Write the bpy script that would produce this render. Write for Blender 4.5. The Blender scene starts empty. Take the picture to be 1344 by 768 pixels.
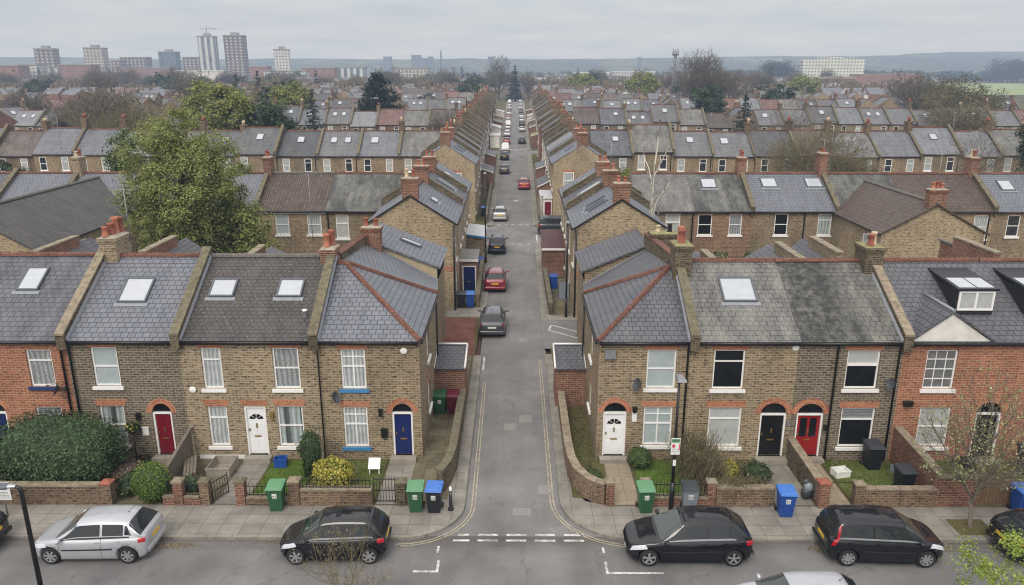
SUN_E = 1.6; SKY_K = .86; HAZE = (.00030, .00036, .00046)
import bpy, bmesh, math, random
from mathutils import Vector, Matrix, noise
R = random.Random(11)
PI = math.pi
SC = bpy.context.scene
COL = SC.collection
V = Vector

# ------------------------------------------------------------------ mesh builder
class MB:
    def __init__(s):
        s.v = []; s.f = []; s.m = []; s.uv = []; s.sm = []; s.T = None
    def pt(s, p):
        p = V(p)
        if s.T is not None: p = s.T @ p
        s.v.append(p); return len(s.v) - 1
    def fi(s, idx, m=0, smooth=False, uv=None):
        s.f.append(tuple(idx)); s.m.append(m); s.sm.append(smooth); s.uv.append(uv)
    def face(s, pts, m=0, smooth=False, uv=None):
        s.fi([s.pt(p) for p in pts], m, smooth, uv)
    def box(s, a, b, m=0, skip=''):
        x0, y0, z0 = a; x1, y1, z1 = b
        P = [(x0,y0,z0),(x1,y0,z0),(x1,y1,z0),(x0,y1,z0),(x0,y0,z1),(x1,y0,z1),(x1,y1,z1),(x0,y1,z1)]
        for k, q in (('-z',(0,3,2,1)),('+z',(4,5,6,7)),('-y',(0,1,5,4)),('+x',(1,2,6,5)),('+y',(2,3,7,6)),('-x',(3,0,4,7))):
            if k not in skip: s.face([P[i] for i in q], m)
    def hexa(s, P, m=0):
        for q in ((0,3,2,1),(4,5,6,7),(0,1,5,4),(1,2,6,5),(2,3,7,6),(3,0,4,7)):
            s.face([P[i] for i in q], m)
    def grid(s, rows, m=0, closed=False, smooth=True):
        idx = [[s.pt(p) for p in r] for r in rows]
        for i in range(len(idx) - 1):
            n = len(idx[i])
            for j in range(n if closed else n - 1):
                k = (j + 1) % n
                s.fi((idx[i][j], idx[i][k], idx[i+1][k], idx[i+1][j]), m, smooth)
        return idx
    def tube(s, path, rad, n=6, m=0, cap=True, smooth=True):
        path = [V(p) for p in path]
        if not isinstance(rad, (list, tuple)): rad = [rad] * len(path)
        rows = []
        up = V((0, 0, 1))
        for i, p in enumerate(path):
            d = (path[min(i+1, len(path)-1)] - path[max(i-1, 0)])
            if d.length < 1e-9: d = V((0,0,1))
            d.normalize()
            a = d.cross(up)
            if a.length < .05: a = d.cross(V((1, 0, 0)))
            a.normalize(); b = d.cross(a)
            rows.append([p + (a * math.cos(t) - b * math.sin(t)) * rad[i] for t in [2*PI*k/n for k in range(n)]])
        idx = s.grid(rows, m, True, smooth)
        if cap and n > 2:
            s.fi(idx[0][::-1], m); s.fi(idx[-1], m)
    def lathe(s, prof, c=(0, 0, 0), n=12, m=0, axis='z', smooth=True, cap=True):
        rows = []
        for r, h in prof:
            row = []
            for k in range(n):
                t = 2 * PI * k / n
                q = (r * math.cos(t), r * math.sin(t), h)
                if axis == 'x': q = (q[2], q[0], q[1])
                if axis == 'y': q = (q[1], q[2], q[0])
                row.append(V(c) + V(q))
            rows.append(row)
        idx = s.grid(rows, m, True, smooth)
        if cap and prof[0][0] > 1e-4: s.fi(idx[0][::-1], m)
        if cap and prof[-1][0] > 1e-4: s.fi(idx[-1], m)
    def prism(s, poly, z0, z1, m=0, bottom=False):
        n = len(poly)
        s.face([(p[0], p[1], z1) for p in poly], m)
        for i in range(n):
            a = poly[i]; b = poly[(i+1) % n]
            s.face([(a[0],a[1],z0),(b[0],b[1],z0),(b[0],b[1],z1),(a[0],a[1],z1)], m)
        if bottom: s.face([(p[0], p[1], z0) for p in poly[::-1]], m)
    def mesh(s, name, mats, origin=(0, 0, 0)):
        me = bpy.data.meshes.new(name)
        o = V(origin)
        me.from_pydata([v - o for v in s.v], [], s.f)
        if not isinstance(mats, (list, tuple)): mats = [mats]
        for mt in mats: me.materials.append(mt)
        me.polygons.foreach_set('material_index', s.m)
        me.polygons.foreach_set('use_smooth', s.sm)
        ul = me.uv_layers.new(name='UVMap')
        co = []
        for fi_, uv in zip(s.f, s.uv):
            if uv is not None:
                for q in uv: co += [q[0], q[1]]
                continue
            P = [s.v[i] for i in fi_]
            nrm = V((0, 0, 0))
            for i in range(len(P)):
                nrm += (P[i] - P[0]).cross(P[(i+1) % len(P)] - P[0])
            if nrm.length < 1e-12 or abs(nrm.normalized().z) > .995:
                for p in P: co += [p.x, p.y]
            else:
                nrm.normalize()
                u = V((0, 0, 1)).cross(nrm).normalized(); w = nrm.cross(u)
                for p in P: co += [p.dot(u), p.dot(w)]
        ul.data.foreach_set('uv', co)
        me.update()
        return me
    def build(s, name, mats, parent=None, origin=(0, 0, 0)):
        o = bpy.data.objects.new(name, s.mesh(name, mats, origin))
        COL.objects.link(o)
        if parent is not None: o.parent = parent
        else: o.location = V(origin)
        return o

def tag(o, label=None, cat=None, group=None, kind=None):
    if label: o['label'] = label
    if cat: o['category'] = cat
    if group: o['group'] = group
    if kind: o['kind'] = kind
    return o
def thing(name, label, cat, loc=(0, 0, 0), rz=0.0, group=None):
    o = bpy.data.objects.new(name, None); COL.objects.link(o)
    o.empty_display_size = .2
    o.location = loc; o.rotation_euler = (0, 0, rz)
    return tag(o, label, cat, group)
def structure(name, mb, mats, kind='structure', label=None, cat=None):
    o = mb.build(name, mats)
    o['kind'] = kind
    if label: o['label'] = label
    if cat: o['category'] = cat
    return o
KIDS = {}
def kids(o): return list(o.children)
def copy_tree(o, loc, rz=None, label=None, group=None, scale=None, paint=None):
    def rec(a, par):
        c = a.copy(); COL.objects.link(c)
        if par is not None: c.parent = par
        for ch in a.children: rec(ch, c)
        return c
    r = rec(o, None)
    r.location = loc
    if rz is not None: r.rotation_euler = (0, 0, rz)
    if scale is not None: r.scale = scale if isinstance(scale, (tuple, list)) else (scale,) * 3
    if label: r['label'] = label
    if group: r['group'] = group
    return r

# ------------------------------------------------------------------ node helpers
class NT:
    def __init__(s, name):
        s.mat = bpy.data.materials.new(name); s.mat.use_nodes = True
        s.t = s.mat.node_tree; s.t.nodes.clear()
        s.out = s.t.nodes.new('ShaderNodeOutputMaterial')
    def a(s, typ, ins=None, **props):
        n = s.t.nodes.new(typ)
        for k, v in props.items(): setattr(n, k, v)
        for k, v in (ins or {}).items():
            sk = n.inputs[k]
            if isinstance(v, bpy.types.NodeSocket): s.t.links.new(v, sk)
            else:
                if isinstance(v, (tuple, list)) and len(v) == 3 and sk.type == 'RGBA': v = (*v, 1)
                sk.default_value = v
        return n
    def mix(s, f, a, b, mode='MIX'):
        n = s.t.nodes.new('ShaderNodeMix'); n.data_type = 'RGBA'; n.blend_type = mode
        for i, v in ((0, f), (6, a), (7, b)):
            if isinstance(v, bpy.types.NodeSocket): s.t.links.new(v, n.inputs[i])
            else:
                if isinstance(v, (tuple, list)) and len(v) == 3: v = (*v, 1)
                n.inputs[i].default_value = v
        return n.outputs[2]
    def math(s, op, a, b=0.0, clamp=False):
        n = s.t.nodes.new('ShaderNodeMath'); n.operation = op; n.use_clamp = clamp
        for i, v in ((0, a), (1, b)):
            if isinstance(v, bpy.types.NodeSocket): s.t.links.new(v, n.inputs[i])
            else: n.inputs[i].default_value = v
        return n.outputs[0]
    def ramp(s, f, stops):
        n = s.t.nodes.new('ShaderNodeValToRGB')
        e = n.color_ramp.elements
        while len(e) < len(stops): e.new(.5)
        for i, (p, c) in enumerate(stops):
            e[i].position = p
            if not isinstance(c, (tuple, list)): c = (c, c, c)
            e[i].color = (*c[:3], 1)
        s.t.links.new(f, n.inputs[0]); return n.outputs[0]
    def noise(s, vec, scale, detail=3, rough=.6, **k):
        return s.a('ShaderNodeTexNoise', {'Vector': vec, 'Scale': scale, 'Detail': detail, 'Roughness': rough}, **k).outputs[0]
    def mapping(s, vec, scale=(1,1,1), loc=(0,0,0)):
        return s.a('ShaderNodeMapping', {'Vector': vec, 'Scale': scale, 'Location': loc}).outputs[0]
    def bump(s, h, strength=.3, dist=.02):
        return s.a('ShaderNodeBump', {'Height': h, 'Strength': strength, 'Distance': dist}).outputs[0]
    def bsdf(s, color, rough=.8, **ins):
        d = {'Base Color': color, 'Roughness': rough}
        d.update({k.replace('_', ' '): v for k, v in ins.items()})
        n = s.a('ShaderNodeBsdfPrincipled', d)
        s.t.links.new(n.outputs[0], s.out.inputs[0])
        return s.mat
    def uv(s): return s.a('ShaderNodeTexCoord').outputs['UV']
    def objc(s): return s.a('ShaderNodeTexCoord').outputs['Object']
    def pos(s): return s.a('ShaderNodeNewGeometry').outputs['Position']
    def rnd(s): return s.a('ShaderNodeObjectInfo').outputs['Random']
    def isl(s): return s.a('ShaderNodeNewGeometry').outputs['Random Per Island']

def C(r, g=None, b=None):
    """sRGB 0..255 -> linear"""
    f = lambda c: (c/255/12.92) if c/255 <= .04045 else ((c/255 + .055)/1.055) ** 2.4
    if g is None: g = b = r
    return (f(r), f(g), f(b))
def dk(c, k): return tuple(x * k for x in c)

def plain(name, c, rough=.6, nz=.12, scale=6, **ins):
    n = NT(name)
    f = n.noise(n.objc(), scale, 4)
    col = n.mix(1.0, c, n.ramp(f, [(.25, 1 - nz), (.75, 1 + nz)]), 'MULTIPLY')
    return n.bsdf(col, rough, **ins)

def brick_mat(name, c1, c2, c3, mortar, soot=.35, scale=1.0, tint=.0):
    n = NT(name)
    uv = n.uv(); rnd = n.rnd()
    off = n.a('ShaderNodeCombineXYZ', {0: n.math('MULTIPLY', rnd, 37.), 1: n.math('MULTIPLY', rnd, 13.6)}).outputs[0]
    vec = n.a('ShaderNodeVectorMath', {0: uv, 1: off}, operation='ADD').outputs[0]
    br = n.a('ShaderNodeTexBrick', {'Vector': vec, 'Color1': c1, 'Color2': c2, 'Mortar': mortar, 'Scale': scale,
             'Mortar Size': .012, 'Mortar Smooth': .2, 'Bias': -.1, 'Brick Width': .3, 'Row Height': .105})
    dark = n.noise(n.mapping(vec, (4.2, 10., 1)), 1.0, 2, .6)
    col = n.mix(n.ramp(dark, [(.50, 0.), (.64, 1.)]), br.outputs[0], c3)
    col = n.mix(n.math('MULTIPLY', br.outputs[1], .9), col, mortar)
    big = n.noise(n.mapping(vec, (.5, .35, 1)), 1.0, 5, .65)
    col = n.mix(1.0, col, n.ramp(big, [(.3, 1 - soot), (.55, 1.), (.8, 1.12)]), 'MULTIPLY')
    if tint:
        col = n.mix(1.0, col, n.ramp(rnd, [(0, (1 - tint, 1 - tint, 1 - tint*.9)), (.5, (1, .98, .96)), (1, (1 + tint, 1 + tint*.7, 1 + tint*.5))]), 'MULTIPLY')
    h = n.math('SUBTRACT', 1.0, br.outputs[1])
    return n.bsdf(col, .9, Normal=n.bump(h, .35, .008), Specular_IOR_Level=.2)

def roof_mat(name, c1, c2, row=.26, wid=.3, lichen=0., lcol=C(150,150,143), streak=.25, speck=0., gap=.22, pan=False, tint=0., rough=.55, dark=0., band=None):
    n = NT(name)
    uv = n.uv(); rnd = n.rnd()
    off = n.a('ShaderNodeCombineXYZ', {0: n.math('MULTIPLY', rnd, 31.), 1: n.math('MULTIPLY', rnd, 7.)}).outputs[0]
    vec = n.a('ShaderNodeVectorMath', {0: uv, 1: off}, operation='ADD').outputs[0]
    br = n.a('ShaderNodeTexBrick', {'Vector': uv, 'Color1': c1, 'Color2': c2, 'Mortar': dk(c1, gap), 'Scale': 1.0,
             'Mortar Size': .017, 'Mortar Smooth': .25, 'Bias': 0., 'Brick Width': wid, 'Row Height': row}, offset=.5 if not pan else 0.)
    col = br.outputs[0]
    st = n.noise(n.mapping(vec, (2.2, .28, 1)), 1.0, 5, .7)
    col = n.mix(1.0, col, n.ramp(st, [(.3, 1 - streak), (.5, 1.), (.72, 1 + streak*.9)]), 'MULTIPLY')
    if lichen:
        l1 = n.noise(n.mapping(vec, (1.1, .5, 1)), 1.0, 6, .75)
        l2 = n.noise(vec, 14., 3, .7)
        f = n.math('MULTIPLY', n.ramp(l1, [(.42, 0.), (.62, 1.)]), n.ramp(l2, [(.35, .25), (.65, 1.)]))
        col = n.mix(n.math('MULTIPLY', f, lichen), col, lcol)
    if band:
        su = n.a('ShaderNodeSeparateXYZ', {0: uv})
        w1 = n.noise(n.mapping(uv, (1.6, .35, 1)), 1.0, 5, .7); w2 = n.noise(uv, 3.2, 4, .7)
        uu = n.math('ADD', su.outputs[0], n.math('MULTIPLY', n.math('SUBTRACT', w1, .5), 3.2))
        f1 = n.math('MULTIPLY', n.math('SMOOTH_MIN', n.math('MULTIPLY', n.math('SUBTRACT', uu, band[0]), 3.), 1.), n.math('MULTIPLY', n.math('SUBTRACT', band[1], uu), .8, True), True)
        f1 = n.math('MULTIPLY', f1, n.ramp(w2, [(.36, .25), (.6, 1.)]))
        col = n.mix(n.math('MULTIPLY', f1, band[2], True), col, dk(c2, .3))
    if dark:
        dn = n.noise(n.mapping(uv, (.42, .16, 1), (2.3, .4, 0)), 1.0, 4, .6)
        col = n.mix(n.math('MULTIPLY', n.ramp(dn, [(.47, 0.), (.56, 1.)]), dark), col, dk(c2, .42))
    if speck:
        sp = n.noise(vec, 11., 2, .6)
        col = n.mix(n.math('MULTIPLY', n.ramp(sp, [(.66, 0.), (.72, 1.)]), speck), col, C(190,188,180))
    if tint:
        col = n.mix(1.0, col, n.ramp(rnd, [(0, (1 - tint,)*3), (.35, (1., .98, .95)), (.7, (1, 1.02, 1.05)), (1, (1 + tint,)*3)]), 'MULTIPLY')
    h = n.math('SUBTRACT', 1.0, br.outputs[1])
    if pan:
        wv = n.a('ShaderNodeTexWave', {'Vector': uv, 'Scale': .5/wid*2*.5, 'Distortion': 0.}, bands_direction='X').outputs[1]
        h = n.math('ADD', h, wv)
        col = n.mix(1.0, col, n.ramp(wv, [(0., .55), (.6, 1.1)]), 'MULTIPLY')
    return n.bsdf(col, rough, Normal=n.bump(h, .45, .015), Specular_IOR_Level=.35)

M = {}
stock = dict(mortar=C(150,138,118))
M['brick_tan'] = brick_mat('brick_tan', C(158,142,114), C(136,120,96), C(84,74,60), C(176,166,148), .26)
M['brick_grey'] = brick_mat('brick_grey', C(116,105,90), C(98,88,75), C(62,55,47), C(160,152,136), .28)
M['brick_brown'] = brick_mat('brick_brown', C(150,132,105), C(126,110,87), C(78,67,54), C(170,160,140), .3)
M['brick_yellow'] = brick_mat('brick_yellow', C(172,154,124), C(150,133,105), C(100,86,68), C(172,162,142), .3)
M['brick_red'] = brick_mat('brick_red', C(170,112,84), C(150,96,72), C(118,76,60), C(176,152,132), .28)
M['brick_rear'] = brick_mat('brick_rear', C(156,140,114), C(134,118,96), C(88,76,62), C(158,148,130), .36, tint=.16)
M['brick_wall'] = brick_mat('brick_wall', C(128,108,88), C(108,88,72), C(62,54,46), C(140,130,114), .5, tint=.1)
M['brick_redwall'] = brick_mat('brick_redwall', C(142,98,80), C(122,82,68), C(86,64,54), C(156,140,124), .42)
M['brick_rust'] = brick_mat('brick_rust', C(148,116,94), C(128,98,80), C(88,66,54), C(164,148,128), .34)
M['brick_orange'] = brick_mat('brick_orange', C(180,120,90), C(164,104,78), C(142,92,72), C(176,144,120), .25)
M['brick_old'] = brick_mat('brick_old', C(112,100,82), C(92,80,64), C(52,48,42), C(128,122,104), .5)
M['slate_blue'] = roof_mat('slate_blue', C(112,116,125), C(103,107,116), streak=.2, lichen=.12)
M['slate_dark'] = roof_mat('slate_dark', C(92,94,101), C(82,84,90), streak=.35, lichen=.35, lcol=C(138,140,146))
M['slate_plum'] = roof_mat('slate_plum', C(94,95,101), C(86,87,93), streak=.18, lichen=.12)
M['slate_lichen'] = roof_mat('slate_lichen', C(104,104,102), C(94,94,92), streak=.3, lichen=.7, lcol=C(146,146,138))
M['slate_mottle'] = roof_mat('slate_mottle', C(96,96,94), C(80,80,79), streak=.6, lichen=.6, dark=.75, lcol=C(140,142,130))
M['slate_stain'] = roof_mat('slate_stained', C(100,100,97), C(86,86,84), streak=.5, lichen=.6, lcol=C(150,150,138), band=(11.3, 14.6, 1.))
M['tile_dark'] = roof_mat('tile_dark', C(76,73,71), C(68,66,65), row=.2, wid=.26, streak=.2, speck=.6, lichen=.15)
M['tile_brown'] = roof_mat('tile_brown', C(96,82,74), C(78,66,60), row=.33, wid=.3, streak=.15, speck=.25, pan=True, gap=.3)
M['slate_far'] = roof_mat('slate_far', C(108,110,115), C(98,100,105), streak=.3, lichen=.4, lcol=C(145,145,142), tint=.45)
M['tile_far'] = roof_mat('tile_far', C(90,80,75), C(74,66,62), row=.33, wid=.33, streak=.25, lichen=.25, tint=.25)
M['tile_redfar'] = roof_mat('tile_redfar', C(112,80,74), C(98,70,64), row=.33, wid=.33, streak=.25, lichen=.3, tint=.2)
M['ridge'] = brick_mat('ridge_tile', C(138,94,80), C(122,84,72), C(104,80,70), C(84,70,62), .5)
M['ridge_grey'] = plain('ridge_grey', C(100,98,92), .9, .3, 5)
M['coping'] = plain('coping_stone', C(134,124,106), .95, .45, 4)
M['coping_dark'] = plain('coping_mossy', C(104,98,80), .95, .45, 4)
M['mortar'] = plain('mortar', C(150,146,132), .95, .35, 5)
M['moss'] = plain('moss_cement', C(132,130,92), .95, .4, 5)
M['lead'] = plain('lead_flashing', C(132,137,144), .55, .15, 4)
M['terracotta'] = plain('terracotta', C(166,106,82), .8, .3, 5)
M['terra_dark'] = plain('terracotta_dark', C(142,84,68), .8, .3, 5)
M['pot_cream'] = plain('pot_cream', C(196,178,148), .8, .2, 5)
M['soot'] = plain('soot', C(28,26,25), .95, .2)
M['white'] = plain('white_paint', C(232,232,230), .45, .05, 3)
M['render_white'] = plain('white_render', C(212,210,204), .9, .22, 1.4)
M['render_cream'] = plain('cream_render', C(178,164,136), .9, .18, 1.2)
M['black'] = plain('black_paint', C(26,26,28), .4, .1)
M['black_pl'] = plain('black_plastic', C(36,38,42), .5, .1)
M['blue_sill'] = plain('blue_paint', C(66,128,178), .5, .1)
M['navy_sill'] = plain('navy_paint', C(36,56,104), .5, .1)
M['door_red'] = plain('door_red', C(112,22,38), .35, .06)
M['door_brightred'] = plain('door_scarlet', C(142,26,32), .35, .06)
M['door_blue'] = plain('door_blue', C(18,36,92), .35, .06)
M['door_white'] = plain('door_white', C(228,230,232), .4, .04)
M['door_black'] = plain('door_black', C(20,20,22), .3, .06)
M['brass'] = plain('brass', C(186,152,86), .35, .1, Metallic=.8)
M['steel'] = plain('steel', C(170,174,178), .35, .1, Metallic=.7)
M['galv'] = plain('galvanised', C(140,144,148), .5, .15, Metallic=.4)
M['greyplastic'] = plain('grey_plastic', C(84,90,98), .5, .1)
M['dishgrey'] = plain('dish_grey', C(74,78,84), .5, .12)
M['concrete'] = plain('concrete', C(146,140,128), .92, .25, 2)
M['timber'] = plain('timber', C(122,100,76), .9, .3, 6)
M['timber_grey'] = plain('timber_grey', C(112,104,92), .9, .35, 6)
M['paper'] = plain('paper_white', C(222,224,222), .7, .04)

def glass_mat(name, base, rough=.04, nz=0.):
    n = NT(name)
    col = base
    if nz:
        f = n.noise(n.mapping(n.uv(), (1.5, 2.2, 1)), 1.6, 4)
        col = n.mix(1.0, base, n.ramp(f, [(.35, 1 - nz), (.7, 1 + nz)]), 'MULTIPLY')
    return n.bsdf(col, rough, Specular_IOR_Level=.6, Coat_Weight=.6, Coat_Roughness=.02)
def curtain_mat(name, base, fold=.35, scale=9, lace=0., gap=0.):
    n = NT(name)
    uv = n.uv()
    d = n.noise(uv, 2.5, 3)
    w = n.a('ShaderNodeTexWave', {'Vector': uv, 'Scale': scale, 'Distortion': 3.5, 'Detail': 2., 'Detail Scale': .6}, bands_direction='X').outputs[1]
    col = n.mix(1.0, base, n.ramp(w, [(0., 1 - fold), (1., 1.05)]), 'MULTIPLY')
    col = n.mix(1.0, col, n.ramp(d, [(.3, .8), (.7, 1.1)]), 'MULTIPLY')
    if gap:
        gx = n.noise(n.mapping(uv, (1.4, .05, 1)), 1.3, 1)
        col = n.mix(n.ramp(gx, [(.56, 0.), (.6, gap)]), col, (.02,.022,.025))
    if lace:
        l = n.noise(uv, 26., 2, .6)
        col = n.mix(1.0, col, n.ramp(l, [(.4, 1 - lace), (.6, 1.1)]), 'MULTIPLY')
    return n.bsdf(col, .25, Specular_IOR_Level=.4, Coat_Weight=.8, Coat_Roughness=.02)
M['gl_dark'] = NT('glass_dark').bsdf((.010,.012,.014), .05, Specular_IOR_Level=.3)
M['gl_far'] = glass_mat('glass_far', C(52,56,62), .06, .5)
M['gl_blind'] = glass_mat('glass_blind', C(164,176,178), .08, .08)
M['gl_pale'] = glass_mat('glass_pale', C(176,180,178), .1, .08)
M['gl_net'] = curtain_mat('net_curtain', C(186,192,194), .4, 1.9)
M['gl_lace'] = curtain_mat('lace_curtain', C(172,178,180), .4, 1.5, .55)
M['gl_fold'] = curtain_mat('folded_curtain', C(172,184,184), .42, 1.4, 0., .8)
M['gl_grey'] = glass_mat('glass_grey', C(104,106,106), .08, .3)
M['gl_frost'] = glass_mat('glass_frosted', C(150,156,158), .2, .1)
M['sky_glass'] = glass_mat('rooflight_glass', C(170,176,182), .06, .06)  # pale base colour stands in for the sky mirrored in rooflights
M['car_glass'] = NT('car_glass').bsdf((.022,.026,.029), .04, Specular_IOR_Level=.5)  # base colour lifted to imitate reflections in the side windows
# ------------------------------------------------------------------ more materials: ground, foliage, paint
def asphalt(name, base, patch=.16, gutter=False):
    n = NT(name)
    p = n.pos()
    f1 = n.noise(p, 90., 2, .7); f2 = n.noise(p, .35, 5, .6); f3 = n.noise(n.mapping(p, (.9, .12, 1)), 1.2, 4, .6)
    col = n.mix(1.0, base, n.ramp(f1, [(.3, .72), (.7, 1.3)]), 'MULTIPLY')
    col = n.mix(1.0, col, n.ramp(f2, [(.3, 1 - patch), (.7, 1 + patch)]), 'MULTIPLY')
    col = n.mix(1.0, col, n.ramp(f3, [(.3, .9), (.7, 1.08)]), 'MULTIPLY')
    cr = n.a('ShaderNodeTexVoronoi', {'Vector': n.a('ShaderNodeVectorMath', {0: p, 1: n.a('ShaderNodeTexNoise', {'Vector': p, 'Scale': 1.5}).outputs[1]}, operation='ADD').outputs[0], 'Scale': .33}, feature='DISTANCE_TO_EDGE').outputs[0]
    col = n.mix(n.ramp(cr, [(.0, .45), (.012, 0.)]), col, dk(base, .55))
    if gutter:
        sp = n.a('ShaderNodeSeparateXYZ', {0: p}); gn = n.noise(n.mapping(p, (.7, 2.5, 1)), 1.0, 5, .7)
        yy = n.math('ADD', sp.outputs[1], n.math('MULTIPLY', n.math('SUBTRACT', gn, .5), .9))
        col = n.mix(n.math('MULTIPLY', n.ramp(n.math('MULTIPLY', n.math('SUBTRACT', yy, 22.3), .9, True), [(.3, 0.), (1., 1.)]), .55), col, C(70,64,56))
        oil = n.noise(n.mapping(p, (1, .8, 1)), .9, 2, .5)
        col = n.mix(n.ramp(oil, [(.66, 0.), (.74, .45)]), col, dk(base, .4))
    return n.bsdf(col, .88, Normal=n.bump(f1, .25, .01), Specular_IOR_Level=.25)
M['asphalt'] = asphalt('asphalt', C(118,117,116), .24)
M['asphalt_main'] = asphalt('asphalt_main', C(112,111,111), .27, True)
M['asphalt_patch'] = asphalt('asphalt_patch', C(134,132,129))
def paving(name, c1, c2, sx=.6, sy=.6, dirt=.3, joint=.45):
    n = NT(name)
    p = n.pos()
    wob = n.mapping(p, (1, 1, 1), (.13, .0, 0))
    br = n.a('ShaderNodeTexBrick', {'Vector': wob, 'Color1': c1, 'Color2': c2, 'Mortar': dk(c1, joint), 'Scale': 1.,
             'Mortar Size': .012, 'Mortar Smooth': .4, 'Bias': 0., 'Brick Width': sx, 'Row Height': sy}, offset=.0 if sx > .5 else .5)
    f = n.noise(p, 1.1, 5, .65); f2 = n.noise(p, 24., 3, .7)
    col = n.mix(1.0, br.outputs[0], n.ramp(f, [(.3, 1 - dirt), (.65, 1.08)]), 'MULTIPLY')
    col = n.mix(1.0, col, n.ramp(f2, [(.3, .86), (.7, 1.1)]), 'MULTIPLY')
    return n.bsdf(col, .9, Normal=n.bump(n.math('SUBTRACT', 1., br.outputs[1]), .3, .01), Specular_IOR_Level=.2)
M['slabs'] = paving('paving_slabs', C(146,142,133), C(131,128,121), .75, .62)
M['slabs_path'] = paving('path_slabs', C(160,148,128), C(148,136,118), .55, .6)
M['slabs_yard'] = paving('yard_slabs', C(128,120,98), C(112,106,88), .6, .6, .5)
M['setts_red'] = paving('red_setts', C(136,92,80), C(118,78,70), .22, .11, .35)
M['kerb'] = paving('kerb_stone', C(146,142,132), C(134,130,122), .9, 9., .35)
def earth(name, a, b, c, sc=1.2):
    n = NT(name)
    p = n.pos()
    f = n.noise(p, sc, 6, .7); f2 = n.noise(p, 12., 4, .7)
    col = n.ramp(f, [(.3, a), (.5, b), (.68, c)])
    col = n.mix(1.0, col, n.ramp(f2, [(.3, .6), (.7, 1.3)]), 'MULTIPLY')
    return n.bsdf(col, .95, Normal=n.bump(f2, .5, .04), Specular_IOR_Level=.1)
M['soil'] = earth('garden_soil', C(84,74,56), C(96,90,62), C(78,88,50))
M['grass'] = earth('lawn_grass', C(68,88,40), C(84,106,48), C(100,118,60), 1.6)
M['grass_worn'] = earth('worn_grass', C(86,88,52), C(92,102,56), C(112,106,78), 1.6)
def worn(name, c):
    n = NT(name); q = n.pos()
    f = n.noise(q, 7., 5, .75); g = n.noise(q, 1.3, 3)
    k = n.ramp(n.math('ADD', n.math('MULTIPLY', f, .75), n.math('MULTIPLY', g, .25)), [(.4, .85), (.56, 0.)])
    return n.bsdf(n.mix(k, c, C(108,107,104)), .85)
M['yellow_line'] = worn('yellow_line', C(176,166,140))
M['white_line'] = worn('white_line', C(206,206,202))
def far_ground():
    n = NT('far_ground')
    p = n.pos()
    a = n.noise(p, .01, 6, .65); b = n.noise(p, .09, 4, .7)
    v = n.a('ShaderNodeTexVoronoi', {'Vector': p, 'Scale': .012}).outputs[1]
    col = n.ramp(a, [(.35, C(82,84,66)), (.5, C(98,92,78)), (.62, C(92,102,72))])
    col = n.mix(.35, col, n.mix(1.0, C(112,108,96), v, 'MULTIPLY'))
    col = n.mix(1.0, col, n.ramp(b, [(.35, .6), (.65, 1.2)]), 'MULTIPLY')
    return n.bsdf(col, .95, Specular_IOR_Level=.05)
M['far_ground'] = far_ground()
def hill_mat():
    n = NT('wooded_hill')
    p = n.pos()
    a = n.noise(n.mapping(p, (1, .35, 1)), .006, 6, .7); b = n.noise(p, .035, 4, .75); w = n.noise(n.mapping(p, (1, .5, 1)), .05, 2, .6)
    col = n.ramp(a, [(.38, C(58,66,54)), (.52, C(76,78,66)), (.6, C(98,106,82)), (.66, C(70,76,62))])
    col = n.mix(1.0, col, n.ramp(b, [(.3, .55), (.7, 1.35)]), 'MULTIPLY')
    col = n.mix(n.ramp(w, [(.68, 0.), (.74, .7)]), col, C(176,172,164))
    return n.bsdf(col, .95, Specular_IOR_Level=.05)
M['hill'] = hill_mat()
M['field'] = earth('pasture', C(128,144,100), C(138,152,108), C(122,136,96), .02)

def leaf_mat(name, a, b, c, trans=.25, rough=.55):
    n = NT(name)
    r = n.isl(); big = n.noise(n.objc(), .55, 3)
    col = n.ramp(r, [(0., a), (.55, b), (1., c)])
    col = n.mix(1.0, col, n.ramp(big, [(.3, .72), (.7, 1.25)]), 'MULTIPLY')
    d = n.a('ShaderNodeBsdfPrincipled', {'Base Color': col, 'Roughness': rough, 'Specular IOR Level': .25})
    t = n.a('ShaderNodeBsdfTranslucent', {'Color': col})
    mx = n.a('ShaderNodeMixShader', {0: trans, 1: d.outputs[0], 2: t.outputs[0]})
    n.t.links.new(mx.outputs[0], n.out.inputs[0]); return n.mat
M['leaf_plane'] = leaf_mat('leaf_olive', C(100,112,58), C(136,145,82), C(172,176,116), .4)
M['leaf_yellow'] = leaf_mat('leaf_yellowgreen', C(104,112,52), C(132,138,68), C(156,160,90), .35)
M['leaf_dark'] = leaf_mat('leaf_dark', C(34,50,28), C(52,70,40), C(76,92,56), .15)
M['leaf_mid'] = leaf_mat('leaf_mid', C(50,66,34), C(72,90,46), C(102,116,64), .2)
M['leaf_hedge'] = leaf_mat('leaf_hedge', C(42,60,38), C(66,88,56), C(102,122,84), .16)
M['leaf_box'] = leaf_mat('leaf_box', C(58,82,34), C(92,116,46), C(128,142,62), .2)
M['leaf_gold'] = leaf_mat('leaf_gold', C(128,122,44), C(172,164,64), C(206,200,110), .25)
M['leaf_spring'] = leaf_mat('leaf_spring', C(104,124,48), C(136,156,64), C(170,182,96), .35)
M['leaf_blossom'] = leaf_mat('leaf_blossom', C(118,134,76), C(156,168,108), C(200,204,168), .35)
M['leaf_conifer'] = leaf_mat('leaf_conifer', C(26,38,34), C(38,52,44), C(56,70,58), .05)
M['leaf_ivy'] = leaf_mat('leaf_ivy', C(32,44,28), C(50,64,40), C(78,88,56), .1)
M['leaf_dry'] = leaf_mat('leaf_dry', C(112,98,66), C(146,130,92), C(172,156,116), .2)
M['leaf_heath'] = leaf_mat('leaf_purple', C(70,60,62), C(92,80,80), C(84,86,60), .1)
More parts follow.
